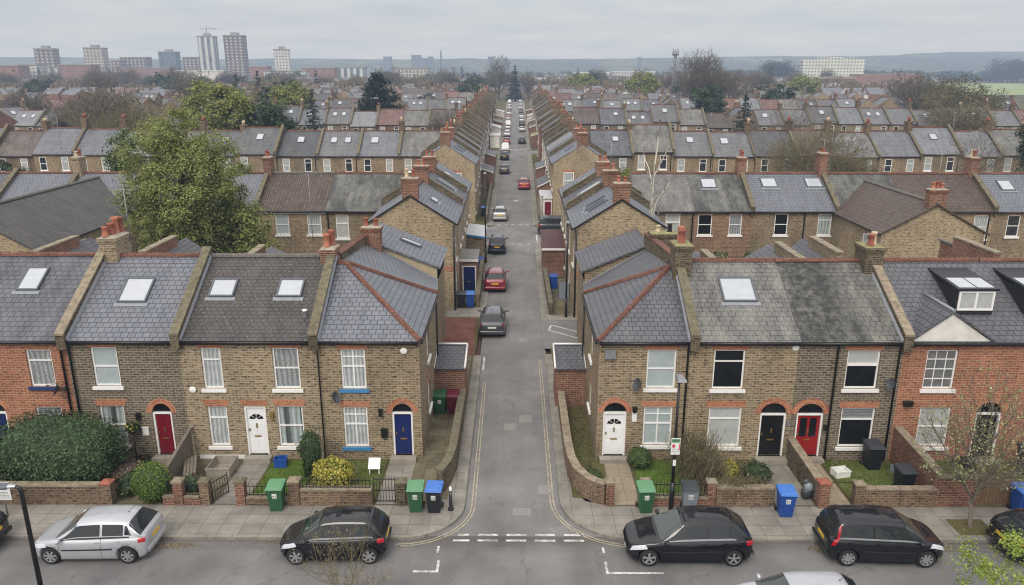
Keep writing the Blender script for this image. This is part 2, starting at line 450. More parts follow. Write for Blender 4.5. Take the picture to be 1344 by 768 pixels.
M['bark'] = plain('bark', C(94,84,72), .95, .35, 5)
M['bark_grey'] = plain('bark_grey', C(120,112,98), .95, .35, 7)
M['bark_twig'] = plain('bark_twig', C(108,100,88), .95, .25, 3)
M['bark_twig2'] = plain('bark_twig_olive', C(116,108,80), .95, .25, 3)
M['bark_birch'] = plain('bark_birch', C(190,186,176), .85, .35, 9)

def paint(name, c, metal=.0, rough=.32, spec=.5, coat=1.):
    n = NT(name)
    f = n.noise(n.objc(), 3., 4)
    col = n.mix(1.0, c, n.ramp(f, [(.3, .93), (.7, 1.07)]), 'MULTIPLY')
    return n.bsdf(col, rough, Metallic=metal, Coat_Weight=coat, Coat_Roughness=.06, Specular_IOR_Level=spec)
M['p_silver'] = paint('paint_silver', C(176,180,186), .35, .4)
M['p_black'] = paint('paint_black', C(21,22,27), .0, .22, .1, 1.)
M['p_grey'] = paint('paint_grey', C(66,69,74), .3, .4)
M['p_red'] = paint('paint_maroon', C(128,24,44), .1)
M['p_navy'] = paint('paint_navy', C(24,32,50), .0, .25, .1, .8)
M['p_white'] = paint('paint_white', C(206,208,210))
M['p_brightred'] = paint('paint_red', C(160,34,38))
M['p_beige'] = paint('paint_beige', C(164,164,162), .3, .4)
M['p_darkgrey'] = paint('paint_darkgrey', C(44,47,52), .0, .3, .2, .8)
M['rubber'] = plain('rubber', C(30,30,31), .85, .15)
M['alloy'] = plain('alloy', C(178,180,184), .35, .1, Metallic=.6)
M['lens_red'] = plain('lens_red', C(168,18,30), .15, .1, Coat_Weight=1.)
M['lens_clear'] = plain('lens_clear', C(206,212,220), .12, .12, 12, Coat_Weight=1.)
M['plate_yellow'] = plain('plate_yellow', C(222,178,40), .5, .05)
M['plate_white'] = plain('plate_white', C(222,222,216), .5, .05)
M['bin_green'] = plain('bin_green', C(46,92,62), .45, .12)
M['bin_lidgreen'] = plain('bin_lid_green', C(92,140,104), .5, .12)
M['bin_blue'] = plain('bin_blue', C(30,76,156), .45, .12)
M['bin_lidblue'] = plain('bin_lid_blue', C(62,112,188), .45, .12)
M['bin_black'] = plain('bin_black', C(30,34,40), .5, .12)
M['bin_lidblack'] = plain('bin_lid_black', C(54,58,64), .5, .15)
M['bin_grey'] = plain('bin_grey', C(128,138,148), .5, .12)
M['bin_maroon'] = plain('bin_maroon', C(96,24,44), .45, .12)
M['bin_navy'] = plain('bin_navy', C(34,46,70), .5, .12)
M['red_ink'] = plain('red_ink', C(196,40,60), .7, .03)
M['dark_ink'] = plain('dark_ink', C(40,44,44), .7, .03)

# ------------------------------------------------------------------ wall-plane helpers
class Pl:
    """a wall plane: origin O, horizontal direction U, outward normal N"""
    def __init__(s, O, U, N): s.O = V(O); s.U = V(U); s.N = V(N)
    def p(s, u, z, d=0.): return s.O + s.U * u + V((0, 0, z)) + s.N * d
    def box(s, mb, u0, u1, z0, z1, d0, d1, m=0):
        P = [s.p(u0,z0,d0), s.p(u1,z0,d0), s.p(u1,z0,d1), s.p(u0,z0,d1), s.p(u0,z1,d0), s.p(u1,z1,d0), s.p(u1,z1,d1), s.p(u0,z1,d1)]
        if s.U.cross(s.N).z < 0:
            P = [P[1],P[0],P[3],P[2],P[5],P[4],P[7],P[6]]
        mb.hexa(P, m)
    def quad(s, mb, u0, u1, z0, z1, d, m=0):
        q = [s.p(u0,z0,d), s.p(u1,z0,d), s.p(u1,z1,d), s.p(u0,z1,d)]
        if s.U.cross(V((0,0,1))).dot(s.N) < 0: q = q[::-1]
        mb.face(q, m)
    def poly(s, mb, pts, d, m=0):
        q = [s.p(u, z, d) for u, z in pts]
        n = (q[1]-q[0]).cross(q[2]-q[0])
        if n.dot(s.N) < 0: q = q[::-1]
        mb.face(q, m)

def arch_pts(u0, u1, zs, rise, n=10):
    c = (u0 + u1)/2; h = (u1 - u0)/2
    return [(c - h*math.cos(PI*k/n), zs + rise*math.sin(PI*k/n)) for k in range(n + 1)]

def wall_open(mb, pl, u0, u1, z0, z1, ops, rev=.18, m=0):
    """brick face with real openings; ops: (u0, z0, u1, z1, rise)"""
    us = sorted({u0, u1, *[o[0] for o in ops], *[o[2] for o in ops]})
    zs = sorted({z0, z1, *[o[1] for o in ops], *[o[3] + o[4] for o in ops]})
    for i in range(len(us) - 1):
        for j in range(len(zs) - 1):
            cu = (us[i] + us[i+1])/2; cz = (zs[j] + zs[j+1])/2
            if any(o[0] < cu < o[2] and o[1] < cz < o[3] + o[4] for o in ops): continue
            pl.quad(mb, us[i], us[i+1], zs[j], zs[j+1], 0, m)
    for a, b, c, d, r in ops:
        loop = [(a, b), (a, d)]
        if r:
            ap = arch_pts(a, c, d, r)
            for k in range(len(ap) - 1):
                pl.poly(mb, [ap[k], ap[k+1], (ap[k+1][0], d + r + 1e-5), (ap[k][0], d + r + 1e-5)], 0, m)
            loop += ap[1:-1]
        loop += [(c, d), (c, b)]
        for k in range(len(loop)):
            p, q = loop[k], loop[(k+1) % len(loop)]
            mb.face([pl.p(*p, 0), pl.p(*q, 0), pl.p(*q, -rev), pl.p(*p, -rev)], m)

def window(root, org, pl, u0, u1, z0, z1, style='sash', pane='gl_net', sill='white', frame='white', rev=.13, sillw=.1, pane2=None):
    mb = MB()
    f = .07; d0, d1 = -rev, -rev + .055
    B = lambda a, b, c, d, dd=0.: pl.box(mb, a, b, c, d, d0, d1 + dd)
    B(u0, u0+f, z0, z1); B(u1-f, u1, z0, z1); B(u0+f, u1-f, z1-f, z1); B(u0+f, u1-f, z0, z0+f)
    w = u1 - u0; h = z1 - z0; t = .055
    zt = None
    if style == 'sash':
        zt = z0 + h*.5; B(u0+f, u1-f, zt-t/2, zt+t/2, .012)
    elif style == 'top':
        zt = z0 + h*.7; B(u0+f, u1-f, zt-t/2, zt+t/2, .01)
    elif style == 'top2':
        zt = z0 + h*.62; B(u0+f, u1-f, zt-t, zt+t, .02)
    elif style == 'four':
        zt = z0 + h*.56
        B(u0+f, u1-f, zt-t/2, zt+t/2, .01)
        B(u0+f, u1-f, z0+h*.8-t/3, z0+h*.8+t/3, .004)
        c = (u0+u1)/2
        B(c-t/2, c+t/2, z0+f, zt-t/2); B(c-t/2, c+t/2, zt+t/2, z0+h*.8-t/3); B(c-t/2, c+t/2, z0+h*.8+t/3, z1-f)
    elif style == 'grid':
        n = 4
        for k in range(1, n):
            zz = z0 + h*k/n; B(u0+f, u1-f, zz-.016, zz+.016, .004)
        for k in (1, 2):
            c = u0 + w*k/3
            for j in range(n):
                a = z0 + h*j/n + (.016 if j else f); b = z0 + h*(j+1)/n - (.016 if j < n-1 else f)
                B(c-.014, c+.014, a, b)
    elif style == 'mid':
        c = (u0+u1)/2; B(c-t/2, c+t/2, z0+f, z1-f)
    o = mb.build('window', M[frame], root, org)
    pm = MB()
    dp = -rev + .022
    if pane2 and zt:
        pl.quad(pm, u0+f-.004, u1-f+.004, z0+f-.004, zt, dp, 0); pl.quad(pm, u0+f-.004, u1-f+.004, zt, z1-f+.004, dp, 1)
        ms = [M[pane], M[pane2]]
    else:
        pl.quad(pm, u0+f-.004, u1-f+.004, z0+f-.004, z1-f+.004, dp, 0); ms = [M[pane]]
    p = pm.build('pane', ms, o, (0, 0, 0))
    p_off(p, org)
    if sill:
        sm = MB(); pl.box(sm, u0-sillw, u1+sillw, z0-.14, z0-.002, -rev+.02, .09)
        s_ = sm.build('sill', M[sill], o); p_off(s_, org)
    return o
def p_off(o, org):
    me = o.data; org = V(org)
    if org.length: me.transform(Matrix.Translation(-org))

def lintel(mb, pl, u0, u1, z, h=.3, m=0, splay=.08):
    pl.poly(mb, [(u0, z), (u1, z), (u1 + splay, z + h), (u0 - splay, z + h)], .006, m)
    for a, b in (((u0, z), (u1, z)), ((u1, z), (u1+splay, z+h)), ((u1+splay, z+h), (u0-splay, z+h)), ((u0-splay, z+h), (u0, z))):
        mb.face([pl.p(*a, -.002), pl.p(*b, -.002), pl.p(*b, .006), pl.p(*a, .006)], m)
def arch_band(mb, pl, u0, u1, zs, rise, t=.24, m=0):
    a = arch_pts(u0, u1, zs, rise, 12); c = (u0+u1)/2; h = (u1-u0)/2
    b = [(c - (h+t)*math.cos(PI*k/12), zs + (rise+t)*math.sin(PI*k/12)) for k in range(13)]
    L = 0
    for k in range(12):
        q = [a[k], a[k+1], b[k+1], b[k]]
        P = [pl.p(u, z, .008) for u, z in q]
        uvs = [(k*.09, 0), (k*.09+.09, 0), (k*.09+.09, .2), (k*.09, .2)]
        if (P[1]-P[0]).cross(P[2]-P[0]).dot(pl.N) < 0: P = P[::-1]; uvs = uvs[::-1]
        mb.face(P, m, uv=uvs)
        mb.face([pl.p(*b[k], -.002), pl.p(*b[k+1], -.002), pl.p(*b[k+1], .008), pl.p(*b[k], .008)], m)

def door(root, org, pl, u0, u1, z0, z1, rise, mat, glazed=False, fan=False, step=True, frame='white', brass='brass', rev=.16):
    mb = MB(); f = .07
    pl.box(mb, u0, u0+f, z0, z1-f, -rev, -.03); pl.box(mb, u1-f, u1, z0, z1-f, -rev, -.03); pl.box(mb, u0, u1, z1-f, z1, -rev, -.03)
    fr = mb.build('door_frame', M[frame], root, org)
    mb = MB(); a, b = u0+f, u1-f; d = -rev + .05
    pl.box(mb, a, b, z0+.02, z1-f, -rev, d)
    w = b - a; h = z1 - f - z0
    cells = [(.12, .46, .08, .33), (.54, .88, .08, .33), (.12, .46, .42, .66), (.54, .88, .42, .66)]
    if not (glazed or fan): cells += [(.12, .46, .72, .93), (.54, .88, .72, .93)]
    if glazed: cells = [(.12, .88, .08, .36)]
    for x0_, x1_, y0_, y1_ in cells:
        pl.box(mb, a+w*x0_, a+w*x1_, z0+h*y0_, z0+h*y1_, d-.002, d+.012)
    leaf = mb.build('door', M[mat], root, org)
    hb = MB()
    c = (a+b)/2
    pl.box(hb, c-.14, c+.14, z0+h*.37, z0+h*.37+.055, d, d+.03)
    pl.box(hb, c-.025, c+.025, z0+h*.56, z0+h*.66, d, d+.05)
    pl.box(hb, a+.05, a+.1, z0+h*.5, z0+h*.55, d, d+.06)
    hd = hb.build('handle', M[brass], leaf); p_off(hd, org)
    if glazed:
        gm = MB()
        pl.quad(gm, a+w*.14, a+w*.44, z0+h*.46, z0+h*.92, d+.006); pl.quad(gm, a+w*.56, a+w*.86, z0+h*.46, z0+h*.92, d+.006)
        g = gm.build('pane', M['gl_dark'], leaf); p_off(g, org)
    if fan:
        gm = MB(); zc = z0+h*.74
        for k in range(4):
            t0, t1 = PI*(k+.08)/4, PI*(k+.92)/4
            pl.poly(gm, [(c+.06*math.cos(t0), zc+.06*math.sin(t0)), (c+.3*math.cos(t0), zc+.24*math.sin(t0)), (c+.3*math.cos((t0+t1)/2), zc+.24*math.sin((t0+t1)/2)), (c+.3*math.cos(t1), zc+.24*math.sin(t1)), (c+.06*math.cos(t1), zc+.06*math.sin(t1))], d+.006)
        g = gm.build('pane', M['gl_dark'], leaf); p_off(g, org)
    if rise:
        gm = MB(); pl.poly(gm, arch_pts(u0, u1, z1, rise), -rev+.03)
        gm.build('fanlight', M['gl_dark'], root, org)
    if step:
        sm = MB(); pl.box(sm, u0-.12, u1+.12, -.02, z0, -.1, .38)
        sm.build('doorstep', M['concrete'], root, org)
    return leaf

def chimney(root, org, x, y, z0, z1, wx, wy, mat='brick_redwall', pots=(), cap='mortar', nm='chimney'):
    mb = MB()
    mb.box((x-wx/2, y-wy/2, z0), (x+wx/2, y+wy/2, z1-.22))
    mb.box((x-wx/2-.04, y-wy/2-.04, z1-.22), (x+wx/2+.04, y+wy/2+.04, z1-.12))
    mb.box((x-wx/2-.08, y-wy/2-.08, z1-.12), (x+wx/2+.08, y+wy/2+.08, z1))
    a, b = wx/2+.02, wy/2+.02
    mb.hexa([(x-a,y-b,z1),(x+a,y-b,z1),(x+a,y+b,z1),(x-a,y+b,z1),(x-a*.7,y-b*.7,z1+.07),(x+a*.7,y-b*.7,z1+.07),(x+a*.7,y+b*.7,z1+.07),(x-a*.7,y+b*.7,z1+.07)], 1)
    o = mb.build(nm, [M[mat], M[cap]], root, org)
    for px, py, h, r, mt in pots:
        pm = MB()
        pm.lathe([(r*1.08, 0), (r*1.08, .05), (r*.95, .07), (r*.86, h*.8), (r*.98, h*.84), (r*1.02, h), (r*.78, h), (r*.76, h-.12), (0.001, h-.12)], (x+px, y+py, z1+.05), 10)
        p = pm.build('chimney_pot', [M[mt]], o); p_off(p, org)
    return o

def skylight(root, org, c, ux, uv, w, h, lift=.09, frame='greyplastic', flash=True):
    """c: centre on the roof plane; ux: horizontal unit vector; uv: up-slope unit vector"""
    c = V(c); ux = V(ux).normalized(); uv = V(uv).normalized(); n = ux.cross(uv).normalized()
    mb = MB()
    def bx(a0, a1, b0, b1, d0, d1, m=0, mb=mb):
        P = [c+ux*a+uv*b+n*d for d in (d0, d1) for a, b in ((a0,b0),(a1,b0),(a1,b1),(a0,b1))]
        mb.hexa(P, m)
    W, H = w/2, h/2; f = .07
    bx(-W, -W+f, -H, H, -.02, lift); bx(W-f, W, -H, H, -.02, lift); bx(-W+f, W-f, H-f, H, -.02, lift); bx(-W+f, W-f, -H, -H+f, -.02, lift)
    if flash: bx(-W-.1, W+.1, -H-.2, -H-.003, -.01, .02, 1)
    o = mb.build('skylight', [M[frame], M['lead']], root, org)
    pm = MB(); d = lift - .03
    pm.face([c+ux*a+uv*b+n*d for a, b in ((-W+f-.004,-H+f-.004),(W-f+.004,-H+f-.004),(W-f+.004,H-f+.004),(-W+f-.004,H-f+.004))])
    p = pm.build('pane', M['sky_glass'], o); p_off(p, org)
    return o

def slab(mb, quad, t=.09, m=0):
    """roof slab: quad given counter-clockwise seen from above, thickness downwards"""
    q = [V(p) for p in quad]
    n = (q[1]-q[0]).cross(q[2]-q[0]).normalized()
    if n.z < 0: q = q[::-1]; n = -n
    lo = [p - n*t for p in q]
    mb.face(q, m); mb.face(lo[::-1], m)
    k = len(q)
    for i in range(k):
        j = (i+1) % k
        mb.face([lo[i], lo[j], q[j], q[i]], m)

def ridge_line(mb, a, b, r=.11, seg=.34, m=0):
    a, b = V(a), V(b); L = (b-a).length; n = max(1, int(L/seg)); d = (b-a)/n
    side = d.cross(V((0,0,1))).normalized(); up = side.cross(d).normalized()
    for k in range(n):
        p, q = a + d*k + d*.015, a + d*(k+1) - d*.015
        j = 1 + .06*R.uniform(-1, 1)
        pr = [(-1.15*r, -.06), (-.9*r, .03), (-.4*r, .085*j), (.4*r, .085*j), (.9*r, .03), (1.15*r, -.06)]
        rows = [[x + side*s_ + up*h for s_, h in pr] for x in (p, q)]
        mb.grid(rows, m, False, False)
        mb.face([x for x in rows[0]], m); mb.face([x for x in rows[1][::-1]], m)

def coping_run(mb, a, b, w=.34, t=.09, seg=.55, m=0):
    a, b = V(a), V(b); L = (b-a).length; n = max(1, int(L/seg)); d = (b-a)/n
    side = V((-(b-a).y, (b-a).x, 0)).normalized()*w/2
    for k in range(n):
        p, q = a+d*k+d*.012, a+d*(k+1)-d*.012
        j = V((0, 0, R.uniform(-.008, .008)))
        up = V((0, 0, t))
        P = [p-side+j, q-side+j, q+side+j, p+side+j]
        mb.hexa(P + [x+up for x in P], m)

def pipe(root, org, pts, r=.045, mat='black', nm='downpipe'):
    mb = MB(); mb.tube(pts, r, 7)
    return mb.build(nm, M[mat], root, org)
# ------------------------------------------------------------------ front row of houses
FY = 29.05
EV = 5.38
def sz(y, zr): return 5.36 + (y - 28.9) * (zr - 5.36) / 4.1     # height of the front slope
def roof_pair(root, org, x0, x1, zr, mat, ridge='ridge', back=True):
    mb = MB()
    slab(mb, [(x0,28.88,5.35),(x1,28.88,5.35),(x1,33,zr),(x0,33,zr)])
    slab(mb, [(x1,37.15,5.3),(x0,37.15,5.3),(x0,33.004,zr),(x1,33.004,zr)])
    o = mb.build('roof', M[mat], root, org)
    rb = MB(); ridge_line(rb, (x0+.02,33,zr+.03), (x1-.02,33,zr+.03), .115)
    rb.build('ridge_tiles', M[ridge], root, org)
    return o
def party(root, org, x, zr, w=.34, up=.34, cop='coping', yb=37.0, seg=.6):
    mb = MB(); a = w/2 - .03
    ys = [28.86, 33.0, yb]; zs = [sz(28.86, zr), zr, 5.36]
    for i in (0, 1):
        y0, y1, za, zb = ys[i], ys[i+1], zs[i], zs[i+1]
        mb.hexa([(x-a,y0,za-.35),(x+a,y0,za-.35),(x+a,y1,zb-.35),(x-a,y1,zb-.35),(x-a,y0,za+up),(x+a,y0,za+up),(x+a,y1,zb+up),(x-a,y1,zb+up)])
    mb.box((x-a-.04, 28.74, 5.0), (x+a+.04, 28.86, sz(28.8, zr)+up-.02))
    o = mb.build('party_wall', M['brick_old'], root, org)
    cb = MB()
    coping_run(cb, (x,28.72,zs[0]+up+.002-.06), (x,33.0,zs[1]+up+.002), w+.04, .08, seg)
    coping_run(cb, (x,33.02,zs[1]+up+.002), (x,yb,zs[2]+up+.002), w+.04, .08, seg)
    c = cb.build('coping', M[cop], o, org)
    for s in (-1, 1):
        fb = MB()
        fb.hexa([(x+s*a-.003,28.9,zs[0]-.01),(x+s*(a+.08)-.003,28.9,zs[0]+.0),(x+s*(a+.08)-.003,32.98,zs[1]),(x+s*a-.003,32.98,zs[1]-.01),
                 (x+s*a-.003,28.9,zs[0]+.12),(x+s*(a+.08)-.003,28.9,zs[0]+.012),(x+s*(a+.08)-.003,32.98,zs[1]+.012),(x+s*a-.003,32.98,zs[1]+.12)] if s > 0 else
                [(x+s*(a+.08)+.003,28.9,zs[0]),(x+s*a+.003,28.9,zs[0]-.01),(x+s*a+.003,32.98,zs[1]-.01),(x+s*(a+.08)+.003,32.98,zs[1]),
                 (x+s*(a+.08)+.003,28.9,zs[0]+.012),(x+s*a+.003,28.9,zs[0]+.12),(x+s*a+.003,32.98,zs[1]+.12),(x+s*(a+.08)+.003,32.98,zs[1]+.012)])
        fb.build('flashing', M['lead'], o, org)
    return o
def gutter(root, org, x0, x1, y=28.84, z=5.28):
    mb = MB()
    mb.tube([(x0, y, z), (x1, y, z)], .06, 8)
    mb.box((x0, 28.9, z-.1), (x1, FY-.002, z-.02))
    return mb.build('gutter', M['black'], root, org)
def front_pl(): return Pl((0, FY, 0), (1, 0, 0), (0, -1, 0))
def rear_wing(root, org, x0, x1, hi, mat='brick_brown', roof='slate_plum', y1=41.2, zhi=6.9, zlo=5.3, fw=True):
    """mono-pitch rear wing; hi = 'l' or 'r' is the high side, closed by a firewall with coping"""
    mb = MB(); zl, zr_ = (zhi, zlo) if hi == 'l' else (zlo, zhi)
    y0 = 37.0
    mb.face([(x1,y1,-.05),(x0,y1,-.05),(x0,y1,zl),(x1,y1,zr_)])
    mb.face([(x0,y1,-.05),(x0,y0,-.05),(x0,y0,zl),(x0,y1,zl)])
    mb.face([(x1,y0,-.05),(x1,y1,-.05),(x1,y1,zr_),(x1,y0,zr_)])
    mb.face([(x0,y0,4.4),(x1,y0,4.4),(x1,y0,zr_),(x0,y0,zl)])
    o = mb.build('rear_wing', M[mat], root, org)
    rb = MB(); slab(rb, [(x0-.05,y0-1.2,zl+.06),(x1+.05,y0-1.2,zr_+.06),(x1+.05,y1+.1,zr_+.06),(x0-.05,y1+.1,zl+.06)])
    r_ = rb.build('rear_roof', M[roof], o, org)
    if fw:
        wb = MB(); xx = x0 if hi == 'l' else x1
        wb.box((xx-.15, 36.0, 4.5), (xx+.15, 39.6, zhi+.42))
        wb.build('firewall', M['brick_redwall' if hi == 'l' else mat], o, org)
        cb = MB(); coping_run(cb, (xx, 35.95, zhi+.422), (xx, 39.65, zhi+.422), .38, .08)
        cb.build('coping', M['coping'], o, org)
    return o

def house_front(label, x0, x1, brick, roof, zr, wins, doors, skys=(), ridge='ridge', wall_x=None, gut=True):
    org = ((x0+x1)/2, 33., 0.)
    root = thing('terraced_house', label, 'house', org)
    pl = front_pl()
    ops = [(w[0], w[1], w[2], w[3], 0.) for w in wins] + [(d[0], .16, d[1], d[2], d[3]) for d in doors]
    mb = MB()
    wall_open(mb, pl, x0, x1, -.05, EV, ops)
    mb.face([(x1,37,-.05),(x0,37,-.05),(x0,37,EV),(x1,37,EV)])
    mb.face([(x0,37,-.05),(x0,FY,-.05),(x0,FY,EV),(x0,33,zr-.12),(x0,37,EV)])
    mb.face([(x1,FY,-.05),(x1,37,-.05),(x1,37,EV),(x1,33,zr-.12),(x1,FY,EV)])
    # sheet coloured dark as unlit rooms behind openings, so nothing shows through
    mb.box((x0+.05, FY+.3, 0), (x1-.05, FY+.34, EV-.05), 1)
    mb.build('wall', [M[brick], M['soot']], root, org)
    for w in wins:
        if w[4].get('lintel', True):
            lb = MB(); lintel(lb, pl, w[0]-.08, w[2]+.08, w[3], w[4].get('lh', .3)); lb.build('lintel', M['brick_orange'], root, org)
    for w in wins:
        k = {a: b for a, b in w[4].items() if a not in ('lintel', 'lh')}
        window(root, org, pl, w[0], w[2], w[1], w[3], **k)
    for d in doors:
        k = dict(d[4])
        if d[3]:
            ab = MB(); arch_band(ab, pl, d[0], d[1], d[2], d[3])
            a = ab.build('door_arch', M['brick_orange'], root, org)
        door(root, org, pl, d[0], d[1], .16, d[2], d[3], **k)
    for s in skys:
        cx, cy, w, h = s[:4]; kw = s[4] if len(s) > 4 else {}
        skylight(root, org, (cx, cy, sz(cy, zr)+.005), (1,0,0), (0, 4.1, zr-5.36), w, h, **kw)
    if roof: roof_pair(root, org, x0, x1, zr, roof, ridge)
    if gut: gutter(root, org, x0+.01, x1-.01)
    return root, org

H = {}
# far left red brick house
r, o = house_front('orange red brick terraced house with arched blue door beside the tall hedge', -23.6, -18.32, 'brick_red', 'slate_dark', 7.92,
    [(-20.02, 3.28, -18.98, 4.9, dict(style='top', pane='gl_lace', sill='navy_sill', lintel=False)),
     (-20.05, .55, -18.95, 2.35, dict(style='top', pane='gl_lace', lintel=False))],
    [(-22.3, -21.3, 2.1, .45, dict(mat='door_blue', step=True))],
    [(-20.9, 31.74, .95, 1.35)])
party(r, o, -18.32, 7.9); party(r, o, -23.6, 7.9)
chimney(r, o, -17.95, 33.3, 6.4, 8.75, .72, 1.35, 'brick_tan', [(-.12,-.5,.45,.13,'terracotta'),(-.02,-.15,.55,.14,'terra_dark'),(.02,.2,.75,.15,'terracotta'),(.05,.52,.7,.15,'terra_dark')])
pipe(r, o, [(-18.5,28.86,5.25),(-18.5,28.95,5.0),(-18.5,28.98,0.)])
rear_wing(r, o, -23.4, -21, 'l', 'brick_redwall', y1=41)
H['h1'] = (r, o)
r, o = house_front('dark grey brick terraced house with maroon door and one large rooflight', -18.32, -13.72, 'brick_grey', 'slate_blue', 7.9,
    [(-17.36, 3.3, -16.28, 5.02, dict(style='sash', pane='gl_blind')),
     (-17.38, .62, -16.35, 2.42, dict(style='sash', pane='gl_fold'))],
    [(-15.18, -14.38, 2.1, .42, dict(mat='door_red'))], [(-16.2, 31.2, 1.22, 1.4)])
party(r, o, -13.72, 7.9, cop='coping_dark')
pipe(r, o, [(-18.16,28.86,5.25),(-18.16,28.95,5.0),(-18.16,28.98,0.)])
rear_wing(r, o, -18.15, -16, 'l', 'brick_yellow', y1=41)
H['h2'] = (r, o)
r, o = house_front('tan brick terraced house with plain white door between two windows and two rooflights', -13.72, -8.15, 'brick_tan', 'tile_dark', 7.88,
    [(-12.86, 3.2, -12.04, 5.0, dict(style='top', pane='gl_net')), (-9.94, 3.2, -8.86, 5.0, dict(style='sash', pane='gl_lace')),
     (-12.86, .58, -12.05, 2.4, dict(style='top', pane='gl_net')), (-9.96, .58, -8.88, 2.42, dict(style='sash', pane='gl_fold'))],
    [(-11.33, -10.43, 2.4, 0, dict(mat='door_white', fan=True))],
    [(-12.52, 31.33, 1.08, 1.02), (-9.63, 31.33, 1.08, 1.02)], ridge='ridge_grey')
lb = MB(); lintel(lb, front_pl(), -11.4, -10.36, 2.42, .28); lb.build('lintel', M['brick_orange'], r, o)
mb = MB(); mb.box((-13.4, FY-.03, -.02), (-11.4, FY-.003, .16)); mb.build('plinth', M['white'], r, o)
party(r, o, -8.15, 7.85, cop='coping_dark')
chimney(r, o, -8.3, 33.1, 6.3, 8.25, .62, 1.0, 'brick_redwall', [(-.06,-.2,.62,.14,'terracotta'),(.08,.2,.72,.15,'terra_dark')])
rear_wing(r, o, -13.5, -11.2, 'l', y1=41, zhi=6.4)
mb = MB(); mb.lathe([(.07,0),(.07,.3),(.11,.3),(.11,.36),(.001,.4)], (-8.72, 29.95, sz(29.95, 7.88)-.02), 8); mb.build('vent_pipe', M['white'], r, o)
H['h3'] = (r, o)

